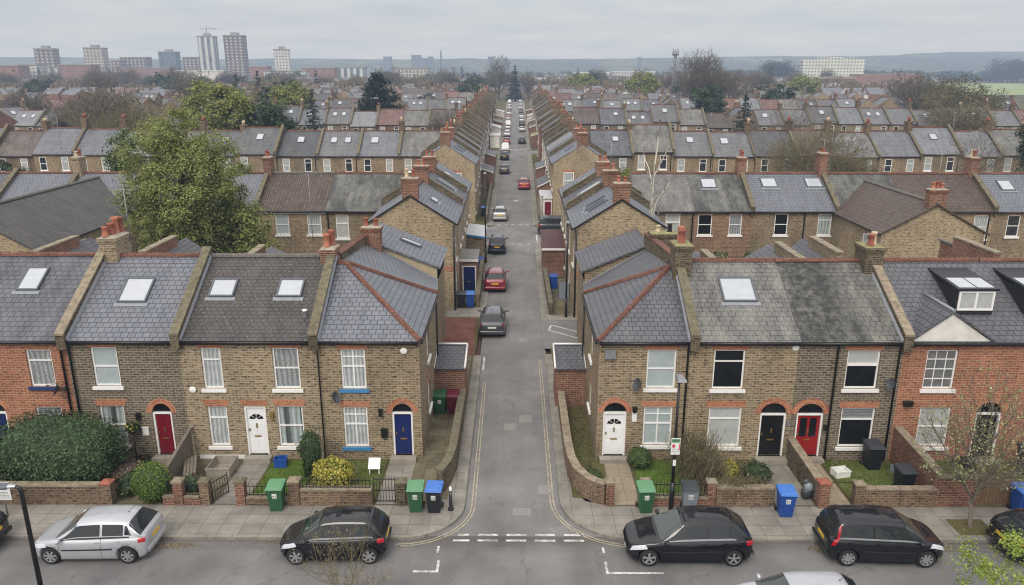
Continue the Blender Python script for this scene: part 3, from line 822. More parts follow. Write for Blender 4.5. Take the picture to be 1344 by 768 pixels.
def corner_house(side, label, x0, x1, brick, roof, wins, doors, apex, dish=None):
    """side=-1: left corner (street side is x1), +1: right corner (street side is x0)"""
    org = ((x0+x1)/2, 33., 0.)
    root = thing('corner_house', label, 'house', org)
    pl = front_pl()
    xs = x1 if side < 0 else x0           # street side wall
    xp = x0 if side < 0 else x1           # party side
    k = -side                              # direction from party to street
    ops = [(w[0], w[1], w[2], w[3], 0.) for w in wins] + [(d[0], .16, d[1], d[2], d[3]) for d in doors]
    mb = MB()
    wall_open(mb, pl, x0, x1, -.05, EV, ops)
    ps = Pl((xs, FY, 0), (0, 1, 0), (k, 0, 0))
    sw = [(2.6, 3.4, 3.5, 4.75), (2.6, 1.0, 3.5, 2.3)]
    wall_open(mb, ps, 0, 6.55, -.05, EV, [(*a, 0.) for a in sw])
    xw = xs - k*.4                         # wing side
    pw = Pl((xw, FY+6.55, 0), (0, 1, 0), (k, 0, 0))
    ww = [(2.2, 3.3, 3.0, 4.5), (2.2, .9, 3.0, 2.1)]
    wall_open(mb, pw, 0, 9.2, -.05, 4.6, [(*a, 0.) for a in ww])
    mb.face([(xs,FY+6.55,-.05),(xw,FY+6.55,-.05),(xw,FY+6.55,5.3),(xs,FY+6.55,5.3)])
    mb.face([(xp,FY+15.75,-.05),(xw,FY+15.75,-.05),(xw,FY+15.75,5.1),(xp,FY+15.75,6.9)])
    mb.face([(xp,FY,-.05),(xp,FY+15.75,-.05),(xp,FY+15.75,6.8),(xp,36,7.0),(xp,33,7.3),(xp,FY,EV)])
    mb.box((x0+.3, FY+.3, 0), (x1-.3, FY+.34, EV-.05), 1)  # dark-coloured sheet in place of unlit rooms
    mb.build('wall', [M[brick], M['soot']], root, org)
    for ws, pp in ((wins, pl), (sw, ps)):
        for w in ws:
            lb = MB(); lintel(lb, pp, w[0]-.08, w[2]+.08, w[3], .27); lb.build('lintel', M['brick_orange'], root, org)
    lb = MB(); lb.box((x0+.01, FY-.03, EV-.24), (x1-.01, FY-.004, EV-.12)); lb.build('brick_band', M['brick_orange'], root, org)
    for w in wins: window(root, org, pl, w[0], w[2], w[1], w[3], **w[4])
    for w in sw: window(root, org, ps, w[0], w[2], w[1], w[3], 'sash', 'gl_net')
    for w in ww: window(root, org, pw, w[0], w[2], w[1], w[3], 'top', 'gl_blind')
    for d in doors:
        ab = MB(); arch_band(ab, pl, d[0], d[1], d[2], d[3]); ab.build('door_arch', M['brick_orange'], root, org)
        door(root, org, pl, d[0], d[1], .16, d[2], d[3], **d[4])
    # roof: hipped corner then a mono-pitch wing
    A = (apex, 33., 7.58 if side < 0 else 7.4)
    e = xs + k*.1
    xq = xp + k*.06
    rb = MB()
    slab(rb, [(xq,28.88,5.35),(e,28.88,5.35),A,(xq,33,A[2])] if side < 0 else [(e,28.88,5.35),(xq,28.88,5.35),(xq,33,A[2]),A])
    p4 = (e, 35.7, 5.35)
    slab(rb, [(e,28.88,5.35), p4, A])
    wb = [A, p4, (xw+k*.08, 40.3, 4.72 if side < 0 else 4.5), (xq, 40.5, 6.78 if side < 0 else 6.45)]
    ctr = (V(A)+V(wb[3]))/2
    slab(rb, [A, p4, wb[2]]); slab(rb, [A, wb[2], wb[3]])
    if abs(A[0]-xq) > .1: slab(rb, [A, wb[3], (xq, 33.0, A[2])])
    rb.build('roof', M[roof], root, org)
    hb = MB(); up = V((0,0,.05))
    ridge_line(hb, V((e,28.88,5.35))+up, V(A)+up, .1, .42); ridge_line(hb, V(p4)+up, V(A)+up, .09, .42)
    ridge_line(hb, (xq, 33.0, A[2]+.05), A, .1, .4) if abs(A[0]-xq) > .4 else None
    hb.build('hip_tiles', M['ridge'], root, org)
    fl = MB(); a, b = V(wb[3]), V(wb[2])
    fl.hexa([a+V((0,-.06,0)), b+V((0,-.06,0)), b+V((0,.06,0)), a+V((0,.06,0)), a+V((0,-.06,.06)), b+V((0,-.06,.06)), b+V((0,.06,.06)), a+V((0,.06,.06))])
    fl.build('flashing', M['lead'], root, org)
    # party parapet beyond the ridge
    pb = MB()
    pb.hexa([(xp-.16,33.6,6.5),(xp+.16,33.6,6.5),(xp+.16,41,6.3),(xp-.16,41,6.3),(xp-.16,33.6,7.75),(xp+.16,33.6,7.75),(xp+.16,41,7.2),(xp-.16,41,7.2)])
    w_ = pb.build('rear_parapet', M['brick_old'], root, org)
    cb = MB(); coping_run(cb, (xp,33.6,7.752), (xp,41,7.202), .38, .07); cb.build('coping', M['ridge'], w_, org)
    # upper rear wing block with its own mono-pitch roof and skylight
    za, zb = (6.95, 5.38) if side < 0 else (6.65, 5.15)
    y0, y1 = 40.6, 45.0
    xa = xp - k*.05; xb = xw + k*.1
    ub = MB()
    ub.face([(xa,y0,4.3),(xb-k*.1,y0,4.3),(xb-k*.1,y0,zb),(xa,y0,za)])
    ub.build('wing_wall', M['render_cream' if side < 0 else 'brick_brown'], root, org)
    qb = MB(); q = [(xa,y0-.15,za+.08),(xb+k*.12,y0-.15,zb+.05),(xb+k*.12,y1+.15,zb+.05),(xa,y1+.15,za+.08)]
    slab(qb, q, .1)
    qb.build('wing_roof', M['slate_blue' if side < 0 else 'slate_plum'], root, org)
    if side < 0:
        c = (V(q[0])+V(q[1])+V(q[2])+V(q[3]))/4
        skylight(root, org, c+V((.1,.3,.01)), (0,1,0), V(q[0])-V(q[1]), .62, 1.25, flash=False)
    # lean-to porch on the side
    xl = xs + k*1.45
    l0, l1 = (min(xs, xl), max(xs, xl))
    cb = MB()
    cb.face([(l0,34.35,-.05),(l1,34.35,-.05),(l1,34.35,2.0),(l0,34.35,2.0)])
    cb.face([(xl,34.35,-.05),(xl,36.3,-.05),(xl,36.3,2.35),(xl,34.35,2.0)] if k > 0 else [(xl,36.3,-.05),(xl,34.35,-.05),(xl,34.35,2.0),(xl,36.3,2.35)])
    cb.face([(l1,36.3,-.05),(l0,36.3,-.05),(l0,36.3,2.35),(l1,36.3,2.35)])
    leo = cb.build('lean_to', M['brick_redwall'], root, org)
    lr = MB(); slab(lr, [(l0-.02,34.2,2.0),(l1+.02,34.2,2.0),(l1+.02,36.4,2.42),(l0-.02,36.4,2.42)], .07)
    lr.build('lean_to_roof', M['slate_plum'], leo, org)
    tb = MB()
    for a, b in (((l0-.03,34.2,2.06),(l0-.03,36.4,2.48)), ((l1+.03,34.2,2.06),(l1+.03,36.4,2.48)), ((l0-.03,36.4,2.48),(l1+.03,36.4,2.48))):
        tb.tube([a, b], .06, 4)
    tb.build('roof_trim', M['white'], leo, org)
    gutter(root, org, x0+.02, x1-.02)
    mb = MB(); mb.tube([(e+k*.04,28.9,5.27),(e+k*.04,35.7,5.27)], .055, 7); mb.build('gutter', M['black'], root, org)
    pipe(root, org, [(xs+k*.07,35.4,5.2),(xs+k*.07,35.45,0.)])
    return root, org

r, o = corner_house(-1, 'tan brick corner house with arched blue door and blue window sills', -8.15, -3.93, 'brick_brown', 'slate_blue',
    [(-7.16, 3.2, -6.14, 4.94, dict(style='four', pane='gl_net', sill='blue_sill')), (-7.2, .55, -6.18, 2.38, dict(style='four', pane='gl_net', sill='blue_sill'))],
    [(-5.15, -4.3, 2.12, .42, dict(mat='door_blue'))], -7.62)
chimney(r, o, -7.75, 40.2, 5.9, 7.75, 1.0, .6, 'brick_redwall', [(-.28,0,.45,.13,'terra_dark'),(.25,0,.4,.13,'terra_dark')])
pipe(r, o, [(-8.05,28.86,5.25),(-8.05,28.95,5.0),(-8.05,28.98,0.)], .03)
H['h4'] = (r, o)
r, o = corner_house(1, 'tan brick corner house with arched white door and grey window blinds', 3.4, 7.2, 'brick_brown', 'slate_plum',
    [(5.36, 3.25, 6.56, 4.95, dict(style='sash', pane='gl_blind')), (5.34, .65, 6.54, 2.42, dict(style='four', pane='gl_blind'))],
    [(3.66, 4.62, 2.15, .45, dict(mat='door_white', fan=True))], 6.86)
chimney(r, o, 7.75, 39.2, 5.6, 7.65, 1.35, .7, 'brick_old', [(-.3,0,.35,.13,'pot_cream'),(.3,0,.4,.13,'soot')], 'moss')
pipe(r, o, [(7.0,28.86,5.25),(7.0,28.95,5.0),(7.0,28.98,0.)])
H['h5'] = (r, o)
r, o = house_front('brown brick terraced house with arched black door under a pale weathered roof', 7.2, 11.5, 'brick_brown', 'slate_lichen', 7.7,
    [(8.08, 3.22, 9.36, 4.95, dict(style='top', pane='gl_dark')), (8.05, .6, 9.42, 2.4, dict(style='top', pane='gl_pale'))],
    [(10.2, 11.28, 2.1, .5, dict(mat='door_black'))], [(9.5, 31.4, 1.45, 1.42)])
party(r, o, 7.2, 7.68, cop='coping_dark')
chimney(r, o, 7.28, 32.7, 6.3, 8.55, .72, 1.15, 'brick_old', [(-.05,-.22,.62,.16,'terra_dark'),(.0,.25,.66,.16,'terracotta')], 'moss')
rear_wing(r, o, 7.5, 10, 'r', y1=41, zhi=6.2, zlo=5.)
H['h6'] = (r, o)
r, o = house_front('brown brick terraced house with arched red glazed door and streaked grey roof', 11.5, 15.75, 'brick_grey', 'slate_stain', 7.7,
    [(13.5, 3.25, 14.84, 4.93, dict(style='top2', pane='gl_dark', pane2='gl_pale')), (13.56, .6, 14.96, 2.38, dict(style='top', pane='gl_dark', pane2='gl_frost'))],
    [(11.72, 12.82, 2.1, .48, dict(mat='door_brightred', glazed=True))])
party(r, o, 15.75, 7.7)
chimney(r, o, 15.6, 32.8, 6.3, 8.45, .78, 1.1, 'brick_old', [(-.15,-.3,.5,.15,'terra_dark'),(.1,0,.55,.13,'pot_cream'),(.05,.3,.4,.13,'steel')], 'moss')
pipe(r, o, [(13.05,28.86,5.25),(13.05,28.95,5.0),(13.05,28.98,0.)])
pipe(r, o, [(15.55,28.86,5.25),(15.55,28.95,5.0),(15.55,28.98,0.)])
rear_wing(r, o, 14.0, 15.7, 'r', y1=41.)
rear_wing(r, o, 11.9, 13.9, 'r', y1=41., zhi=6.6)
# leaded toplight of the lower window
mb = MB(); P_ = front_pl()
for k in range(13):
    u = 13.66 + k*.1; P_.box(mb, u-.008, u+.008, 1.94, 2.3, -.075, -.066)
for z in (2.05, 2.18): P_.box(mb, 13.64, 14.88, z-.008, z+.008, -.0755, -.0655)
mb.build('leaded_light', M['galv'], r, o)
H['h7'] = (r, o)
r, o = house_front('red brick terraced house with white gable pediment and box dormer', 15.75, 20.55, 'brick_red', 'slate_plum', 7.72,
    [(16.72, 3.24, 17.98, 4.96, dict(style='grid', pane='gl_grey', lintel=False)), (16.8, .62, 18.1, 2.42, dict(style='sash', pane='gl_pale', lintel=False))],
    [(19.15, 20.2, 2.15, .5, dict(mat='door_black', glazed=True))])
# pediment gable
mb = MB()
mb.face([(15.95,28.93,5.37),(19.12,28.93,5.37),(17.4,28.93,6.55)])
mb.face([(15.95,28.93,5.27),(19.12,28.93,5.27),(19.12,28.93,5.37),(15.95,28.93,5.37)])
mb.face([(15.95,28.93,5.27),(15.95,FY,5.27),(19.12,FY,5.27),(19.12,28.93,5.27)])
mb.build('pediment', M['render_white'], r, o)
mb = MB(); ap = (17.4, 28.85, 6.66); bk = (17.4, 28.9+(6.66-5.36)/((7.72-5.36)/4.1)+.1, 6.68)
slab(mb, [(15.8,28.85,5.42), ap, bk], .08); slab(mb, [(19.26,28.85,5.42), bk, ap], .08)
mb.build('pediment_roof', M['slate_plum'], r, o)
mb = MB(); mb.tube([V(ap)+V((0,0,.02)), V(bk)+V((0,0,.02))], .07, 6); mb.build('ridge_tiles', M['lead'], r, o)
def dormer(root, org, x0, x1, yf=30.15, zb=6.12, zt=7.16):
    zr = 7.72
    yb = 28.9 + (zt+.3-5.36)/((zr-5.36)/4.1)
    yb2 = 28.9 + (zt-5.36)/((zr-5.36)/4.1)
    mb = MB()
    mb.face([(x0,yf,zb),(x1,yf,zb),(x1,yf,zt),(x0,yf,zt)])
    yl = 28.9 + (zb-5.36)/((zr-5.36)/4.1)
    mb.face([(x0,yb2,zt),(x0,yf,zb),(x0,yf,zt)][::-1]); mb.face([(x1,yf,zb),(x1,yb2,zt),(x1,yf,zt)])
    mb.face([(x0,yf,zb),(x0,yl,zb),(x0,yb2,zt)][::-1]); mb.face([(x1,yl,zb),(x1,yf,zb),(x1,yb2,zt)][::-1])
    d = mb.build('dormer', M['black_pl'], root, org)
    rb = MB(); slab(rb, [(x0-.08,yf-.1,zt+.08),(x1+.08,yf-.1,zt+.08),(x1+.08,yb,zt+.34),(x0-.08,yb,zt+.34)], .1)
    rb.build('dormer_roof', M['black_pl'], d, org)
    n_ = V((0,-.42,yb+.4-yf)).normalized()
    gb = MB()
    for a, b in ((x0+.05, (x0+x1)/2-.03), ((x0+x1)/2+.03, x1-.05)):
        s = .26/(yb+.1-yf)
        z = lambda y: zt+.09+(y-yf+.1)*s
        gb.face([(a,yf+.05,z(yf+.05)),(b,yf+.05,z(yf+.05)),(b,yf+1.15,z(yf+1.15)),(a,yf+1.15,z(yf+1.15))])
    gb.build('roof_glass', M['sky_glass'], d, org)
    P2 = Pl((0,yf,0),(1,0,0),(0,-1,0))
    fb = MB()
    for a, b, c, e in ((x0+.04,x1-.04,zb+.18,zb+.26),(x0+.04,x1-.04,zt-.1,zt-.03),(x0+.04,x0+.12,zb+.26,zt-.1),(x1-.12,x1-.04,zb+.26,zt-.1),((x0+x1)/2-.04,(x0+x1)/2+.04,zb+.26,zt-.1)):
        P2.box(fb, a, b, c, e, .004, .05)
    fb.build('window', M['white'], d, org)
    gb = MB(); P2.quad(gb, x0+.1, x1-.1, zb+.24, zt-.08, .012); gb.build('pane', M['gl_pale'], d, org)
    return d
dormer(r, o, 18.2, 19.75)
rear_wing(r, o, 15.9, 17.9, 'l', 'brick_redwall', y1=41., zhi=6.9, fw=False)
H['h8'] = (r, o)
r, o = house_front('red brick end of terrace house cut off by the right edge', 20.55, 25.4, 'brick_red', 'slate_plum', 7.72,
    [(21.9, 3.24, 23.1, 4.96, dict(style='grid', pane='gl_dark', lintel=False)), (21.9, .62, 23.1, 2.42, dict(style='sash', pane='gl_pale', lintel=False))],
    [(23.7, 24.7, 2.15, .5, dict(mat='door_black'))])
dormer(r, o, 21.05, 22.6)
rear_wing(r, o, 23.3, 25.2, 'l', 'brick_redwall', y1=41)
H['h9'] = (r, o)

def small_dish(root, org, x, z, face=-1, r=.33):
    r *= .8
    mb = MB()
    c = V((x, FY-.35, z)); n = V((face*.9, -.3, .35)).normalized()
    a = n.cross(V((0,0,1))).normalized(); b = n.cross(a)
    rows = []
    for k in range(5):
        q = r*k/4; dpt = .09*(k/4)**2
        rows.append([c + n*dpt + a*q*math.cos(t) + b*q*1.08*math.sin(t) for t in [2*PI*j/16 for j in range(16)]])
    mb.grid(rows, 0, True)
    mb.tube([c, (x-face*.12, FY-.12, z-.1), (x-face*.12, FY-.002, z-.1)], .025, 6)
    mb.tube([c - b*r*.9 + n*.08, c + n*.42 - b*r*.3], .012, 5)
    mb.tube([c + n*.36 - b*r*.3, c + n*.46 - b*r*.3], .035, 6)
    mb.box((x-face*.12-.06, FY-.03, z-.2), (x-face*.12+.06, FY-.002, z))
    return mb.build('satellite_dish', M['dishgrey'], root, org)
small_dish(*H['h1'], -18.72, 3.3, -1); small_dish(*H['h4'], -7.42, 2.95, 1, .3); small_dish(*H['h5'], 5.0, 3.55, -1, .32); small_dish(*H['h7'], 15.3, 3.6, -1, .28)
def alarm(root, org, x, z, rnd=True, mat='white'):
    mb = MB()
    if rnd: mb.lathe([(.145,0),(.145,.03),(.12,.05),(.001,.055)], (x, FY-.1, z), 14, axis='y'); mb = mb; 
    else: mb.box((x-.22, FY-.14, z-.2), (x+.22, FY-.002, z+.2))
    if rnd:
        for v in mb.v: v.y = FY - .003 - (v.y - (FY-.1))
        mb.f = [f[::-1] for f in mb.f]
    return mb.build('alarm_box', M[mat], root, org)
alarm(*H['h4'], -4.55, 4.88); alarm(*H['h3'], -13.35, 3.15); alarm(*H['h5'], 3.85, 4.78, False, 'galv'); alarm(*H['h6'], 11.35, 5.05, True, 'white')
def wall_box(h, x, z, w, hh, mat, nm, d=.12):
    mb = MB(); mb.box((x-w/2, FY-d, z-hh/2), (x+w/2, FY-.002, z+hh/2))
    mb.box((x-w/2-.02, FY-d-.02, z+hh/2), (x+w/2+.02, FY-.002, z+hh/2+.03)); return mb.build(nm, M[mat], *H[h])
wall_box('h2', -15.55, 1.25, .26, .34, 'paper', 'notice_box', .05)
wall_box('h4', -5.5, 1.2, .26, .36, 'black', 'letterbox'); wall_box('h5', 4.95, 1.95, .2, .36, 'paper', 'meter_box', .06); wall_box('h5', 4.95, 2.3, .16, .2, 'black', 'wall_lamp', .14)
wall_box('h2', -15.75, 1.95, .14, .26, 'black', 'wall_lamp', .16); wall_box('h3', -10.15, 2.0, .13, .24, 'brass', 'wall_lamp', .14); wall_box('h4', -5.62, 2.15, .13, .26, 'black', 'wall_lamp', .16); wall_box('h7', 13.02-.1, 1.5, .1, .2, 'black', 'wall_lamp', .12); wall_box('h8', 16.2, 2.62, .34, .16, 'black', 'wall_lamp', .2); wall_box('h6', 11.38, 1.7, .1, .2, 'steel', 'wall_lamp', .1)
# ------------------------------------------------------------------ ground, roads, pavements
def lerp_tab(tab, y):
    for (a, va), (b, vb) in zip(tab, tab[1:]):
        if y <= b: return va + (vb-va)*(y-a)/(b-a)
    return tab[-1][1]
KL = [(20,-1.9),(51,-1.97),(77,-2.3),(118,-2.6),(187,-2.8),(430,-3.9)]
KR = [(20,1.68),(51,1.68),(77,1.82),(118,2.13),(187,2.4),(430,3.4)]
def kl(y): return lerp_tab(KL, y)
def kr(y): return lerp_tab(KR, y)
mb = MB(); mb.face([(-4500,-250,-.3),(4500,-250,-.3),(4500,4100,-.3),(-4500,4100,-.3)])
structure('ground', mb, M['far_ground'])
mb = MB(); mb.face([(-160,15.2,-.1),(160,15.2,-.1),(160,23.6,-.1),(-160,23.6,-.1)]); structure('main_road', mb, M['asphalt_main'])
YS = [23.6, 30, 41, 51, 60, 71.5, 79, 100, 118, 150, 187, 240, 300, 360, 430]
mb = MB()
def road_strip(mb, ys, z, ea=0.):
    for a, b in zip(ys, ys[1:]):
        mb.face([(kl(a)-ea,a,z),(kr(a)+ea,a,z),(kr(b)+ea,b,z),(kl(b)-ea,b,z)])
mb.face([(-4.4,23.59,-.096),(4.6,23.59,-.096),(kr(26.5)+.1,26.5,-.096),(kl(26.5)-.1,26.5,-.096)])
road_strip(mb, [26.5]+YS[1:], -.096, .1)
structure('side_road', mb, M['asphalt'])
mb = MB(); mb.face([(-220,71.5,-.1),(kl(72)-.05,71.5,-.1),(kl(79)-.05,79.,-.1),(-220,79.,-.1)]); mb.face([(kr(72)+.05,71.5,-.1),(220,71.5,-.1),(220,79,-.1),(kr(79)+.05,79,-.1)])
structure('cross_road', mb, M['asphalt'])
mb = MB(); mb.face([(-260,149.5,-.1),(kl(150)-.05,149.5,-.1),(kl(157)-.05,157,-.1),(-260,157,-.1)]); mb.face([(kr(150)+.05,149.5,-.1),(260,149.5,-.1),(260,157,-.1),(kr(157)+.05,157,-.1)])
structure('cross_road', mb, M['asphalt'])
# garden ground of each block
mb = MB()
for y0, y1 in ((25.3,71.4),(79.1,149.4),(157.1,430)):
    ys = [y0]+[y for y in YS if y0 < y < y1]+[y1]
    for s, f in ((-1, kl), (1, kr)):
        edge = [(f(y)+s*(.38 if y0 > 26 else max(.38, 1.5-(y-25.3)*.6)), y) for y in ys]
        poly = edge + [(s*230, y1), (s*230, y0)]
        if s < 0: poly = poly[::-1]
        poly = poly[::-1] if False else poly
        A = sum(p[0]*q[1]-q[0]*p[1] for p, q in zip(poly, poly[1:]+poly[:1]))
        if A < 0: poly = poly[::-1]
        mb.prism(poly, -.28, -.012)
structure('garden_ground', mb, M['soil'])
# pavements
def arc(cx, cy, r, a0, a1, n=9):
    return [(cx + r*math.cos(a0+(a1-a0)*k/n), cy + r*math.sin(a0+(a1-a0)*k/n)) for k in range(n+1)]
LARC = arc(-4.1, 25.55, 2.2, -PI/2, 0)            # left corner kerb
RARC = arc(4.3, 25.9, 2.6, PI, PI*1.5)             # right corner kerb
left_edge = [(-160, 23.35)] + LARC + [(kl(41)+0., 41.2)]
right_edge = [(kr(41), 41.4)] + RARC + [(160, 23.3)]
mb = MB()
lp = left_edge + [(-2.42, 41.2), (-2.42, 28.2), (-2.9, 25.6), (-4.2, 25.45), (-160, 25.45)]
mb.prism(lp, -.2, 0.)
structure('pavement', mb, M['slabs'])
mb = MB()
rp_ = right_edge + [(160, 25.45), (3.6, 25.45), (2.7, 25.75), (2.25, 26.5), (2.1, 28), (2.1, 41.4)]
mb.prism(rp_, -.2, 0.)
structure('pavement', mb, M['slabs'])
mb = MB()
mb.prism([(kl(49),48.2),(kl(70),71.2),(kl(70)-.75,71.2),(-3.1,50.3),(-5.4,50.0),(-5.4,48.3)], -.2, 0.)
mb.prism([(kl(80),79.4),(kl(149),149),(kl(149)-.8,149),(kl(80)-.8,79.4)], -.2, 0.)
mb.prism([(kl(158),157.4),(kl(420),420),(kl(420)-.8,420),(kl(158)-.8,157.4)], -.2, 0.)
structure('pavement', mb, M['slabs'])
mb = MB()
mb.prism([(kr(70)+.55,71.2),(kr(70),71.2),(kr(49),47.7),(4.2,47.7),(4.2,48.6),(2.5,48.7)], -.2, 0.)
mb.prism([(kr(80)+.7,79.4),(kr(149)+.8,149),(kr(149),149),(kr(80),79.4)], -.2, 0.)
mb.prism([(kr(158)+.8,157.4),(kr(420)+.8,420),(kr(420),420),(kr(158),157.4)], -.2, 0.)
structure('pavement', mb, M['slabs'])
def strip(mb, pts, w, z, off=0.):
    """flat ribbon along a polyline, offset to its left by off"""
    n = len(pts); L = []; Rr = []
    for i, p in enumerate(pts):
        a = V((*pts[max(i-1,0)], 0)); b = V((*pts[min(i+1,n-1)], 0)); d = (b-a).normalized(); s = V((-d.y, d.x, 0))
        q = V((*p, z)) + s*off
        L.append(q + s*w/2); Rr.append(q - s*w/2)
    for i in range(n-1): mb.face([Rr[i], Rr[i+1], L[i+1], L[i]])
mb = MB(); strip(mb, left_edge, .15, .004, .08); structure('kerb', mb, M['kerb'])
mb = MB(); strip(mb, right_edge, .15, .004, .08); structure('kerb', mb, M['kerb'])
# road markings
LY = [(-4.1,23.02)] + arc(-4.1, 25.55, 2.5, -PI/2, 0) + [(kl(38)+.3, 37.5)]
RY = [(kr(38)-.3, 40.8)] + arc(4.3, 25.9, 2.9, PI, PI*1.5)
mb = MB()
for off in (-.06, .06): strip(mb, LY, .05, -.088, off)
structure('yellow_lines', mb, M['yellow_line'])
mb = MB()
for off in (-.06, .06): strip(mb, RY, .05, -.088, off)
structure('yellow_lines', mb, M['yellow_line'])
mb = MB()
def mark(x0, y0, x1, y1, z=-.088): mb.face([(x0,y0,z),(x1,y0,z),(x1,y1,z),(x0,y1,z)])
for k in range(5):
    x = -2.35 + k*1.02
    if k: mark(x, 23.62, x+.7, 23.73)
    else: mark(-2.05, 23.62, -1.65, 23.73)
    mark(x-.02 if k else -2.2, 23.28, x+.7 if k else -1.62, 23.39)
for x, y0, y1 in ((-2.72, 22.62, 23.0), (3.0, 22.6, 22.95)): mark(x, y0, x+.09, y1)
mark(-3.4, 21.55, -2.55, 21.65); mark(-2.64, 21.65, -2.55, 22.2)
mark(3.0, 21.5, 4.9, 21.6); mark(3.0, 21.6, 3.09, 22.15)
for k in range(6): mark(1.72, 42.7+k*.85, 1.82, 43.2+k*.85)
for k in range(6): mark(-2.0+k*.75, 70.6, -1.6+k*.75, 70.8); mark(-2.0+k*.75, 79.9, -1.6+k*.75, 80.1)
mark(2.0, 70.9, 2.15, 75.)
for k in range(8): mark(-2.3+k*.62, 157.5, -2.0+k*.62, 158.6)
mark(-1.85, 39.2, -1.75, 41.2); mark(-.25, 95., .3, 95.8)
structure('road_markings', mb, M['white_line'])
mb = MB()
def q4(mb, pts, z): mb.face([(*p, z) for p in pts])
q4(mb, [(-.55,31.9),(.05,31.9),(.05,32.6),(-.55,32.6)], -.09); q4(mb, [(.18,32.7),(.8,32.7),(.8,33.5),(.18,33.5)], -.09)
q4(mb, [(.25,43.6),(.7,43.6),(.7,44.4),(.25,44.4)], -.09); q4(mb, [(-.1,24.9),(.6,24.9),(.6,25.4),(-.1,25.4)], -.09); q4(mb, [(.9,26.4),(1.5,26.4),(1.5,27.1),(.9,27.1)], -.09)
structure('road_patch', mb, M['asphalt_patch'])
mb = MB()
for cx, cy, w, h in ((.25,25.15,.62,.42),(-12.9,24.2,.8,.6)):
    z0 = .005 if cx < -2 else -.086
    for a0, b0, a1, b1 in ((cx-w/2,cy-h/2,cx+w/2,cy-h/2+.03),(cx-w/2,cy+h/2-.03,cx+w/2,cy+h/2),(cx-w/2,cy-h/2+.03,cx-w/2+.03,cy+h/2-.03),(cx+w/2-.03,cy-h/2+.03,cx+w/2,cy+h/2-.03)):
        mb.face([(a0,b0,z0),(a1,b0,z0),(a1,b1,z0),(a0,b1,z0)])
structure('manhole_frames', mb, M['galv'])
# side entries behind the corner houses
mb = MB(); q4(mb, [(-5.3,43.6),(-2.5,43.9),(-2.6,48.1),(-5.3,48.1)], .006); structure('red_paving', mb, M['setts_red'])
mb = MB(); q4(mb, [(-5.3,41.3),(-2.42,41.3),(-2.5,43.88),(-5.3,43.58)], .005); structure('side_entry', mb, M['setts_red'])
mb = MB(); q4(mb, [(1.66,42.3),(9,42.3),(9,47.6),(1.66,47.6)], .007); structure('side_entry', mb, M['asphalt'])
mb = MB()
for a, b in (((2.1,45.6),(4.2,43.8)),((2.3,46.6),(4.4,44.9)),((2.1,45.6),(2.3,46.6)),((3.6,42.5),(4.6,43.4))):
    strip(mb, [a, b], .12, .014)
structure('road_markings', mb, M['white_line'])
# front gardens: paths, lawns, yards
def sheet(name, pts, mat, z=.004):
    mb = MB(); q4(mb, pts, z); structure(name, mb, M[mat])
PATH = lambda x0, x1, m='slabs_path', y0=25.5: sheet('garden_path', [(x0,y0),(x1,y0),(x1,28.95),(x0,28.95)], m)
PATH(-15.2, -14.2, 'slabs_yard'); PATH(-11.45, -10.3, 'slabs'); PATH(-5.3, -4.2, 'slabs'); PATH(3.7, 4.75); PATH(9.9, 11.35, 'slabs'); PATH(11.7, 12.75, 'slabs_path')
PATH(17.5, 18.8, 'slabs_yard')
sheet('garden_yard', [(-13.4,25.6),(-11.46,25.6),(-11.46,28.95),(-13.4,28.95)], 'slabs_yard')
sheet('garden_yard', [(-4.19,25.5),(-2.6,25.9),(-2.5,34.2),(-4.19,34.2)], 'slabs_yard')
sheet('garden_yard', [(2.2,26.0),(3.35,25.9),(3.35,34.2),(2.2,34.2)], 'soil')
sheet('garden_yard', [(-4.2,36.4),(-2.5,36.4),(-2.5,41.2),(-4.2,41.2)], 'slabs_yard'); sheet('garden_yard', [(2.2,36.4),(3.35,36.4),(3.35,42.2),(2.2,42.2)], 'slabs_yard')
sheet('garden_yard', [(2.3,48.7),(4.0,48.7),(4.0,58),(2.3,58)], 'slabs_yard'); sheet('garden_yard', [(-4.2,50.3),(-2.8,50.3),(-2.8,53.3),(-4.2,53.3)], 'slabs_yard')
def lawn(x0, x1, y0, y1, mat='grass', dens=260):
    mb = MB(); n = 14
    rows = []
    for j in range(n+1):
        rows.append([(x0+(x1-x0)*i/n, y0+(y1-y0)*j/n, .01+.03*noise.noise(V((x0+i*.5, j*.5, 3)))*(1 if 0 < i < n and 0 < j < n else 0)+.02) for i in range(n+1)])
    mb.grid(rows, 0)
    for k in range(int(dens*(x1-x0)*(y1-y0))):
        x, y = R.uniform(x0, x1), R.uniform(y0, y1); a = R.uniform(0, PI); h = R.uniform(.03, .09); w = .018
        dx, dy = math.cos(a)*w, math.sin(a)*w
        mb.face([(x-dx,y-dy,.01),(x+dx,y+dy,.01),(x+R.uniform(-.03,.03),y+R.uniform(-.03,.03),.02+h)], 1)
    structure('lawn', mb, [M[mat], M['leaf_box']], 'stuff')
lawn(-10.2, -8.3, 25.8, 28.8); lawn(-8.1, -5.4, 25.9, 28.9, 'grass_worn'); lawn(4.9, 7.3, 25.9, 28.8); lawn(12.85, 15.8, 25.9, 28.8, 'grass_worn'); lawn(16.1, 18.6, 26.6, 28.9, 'grass_worn')

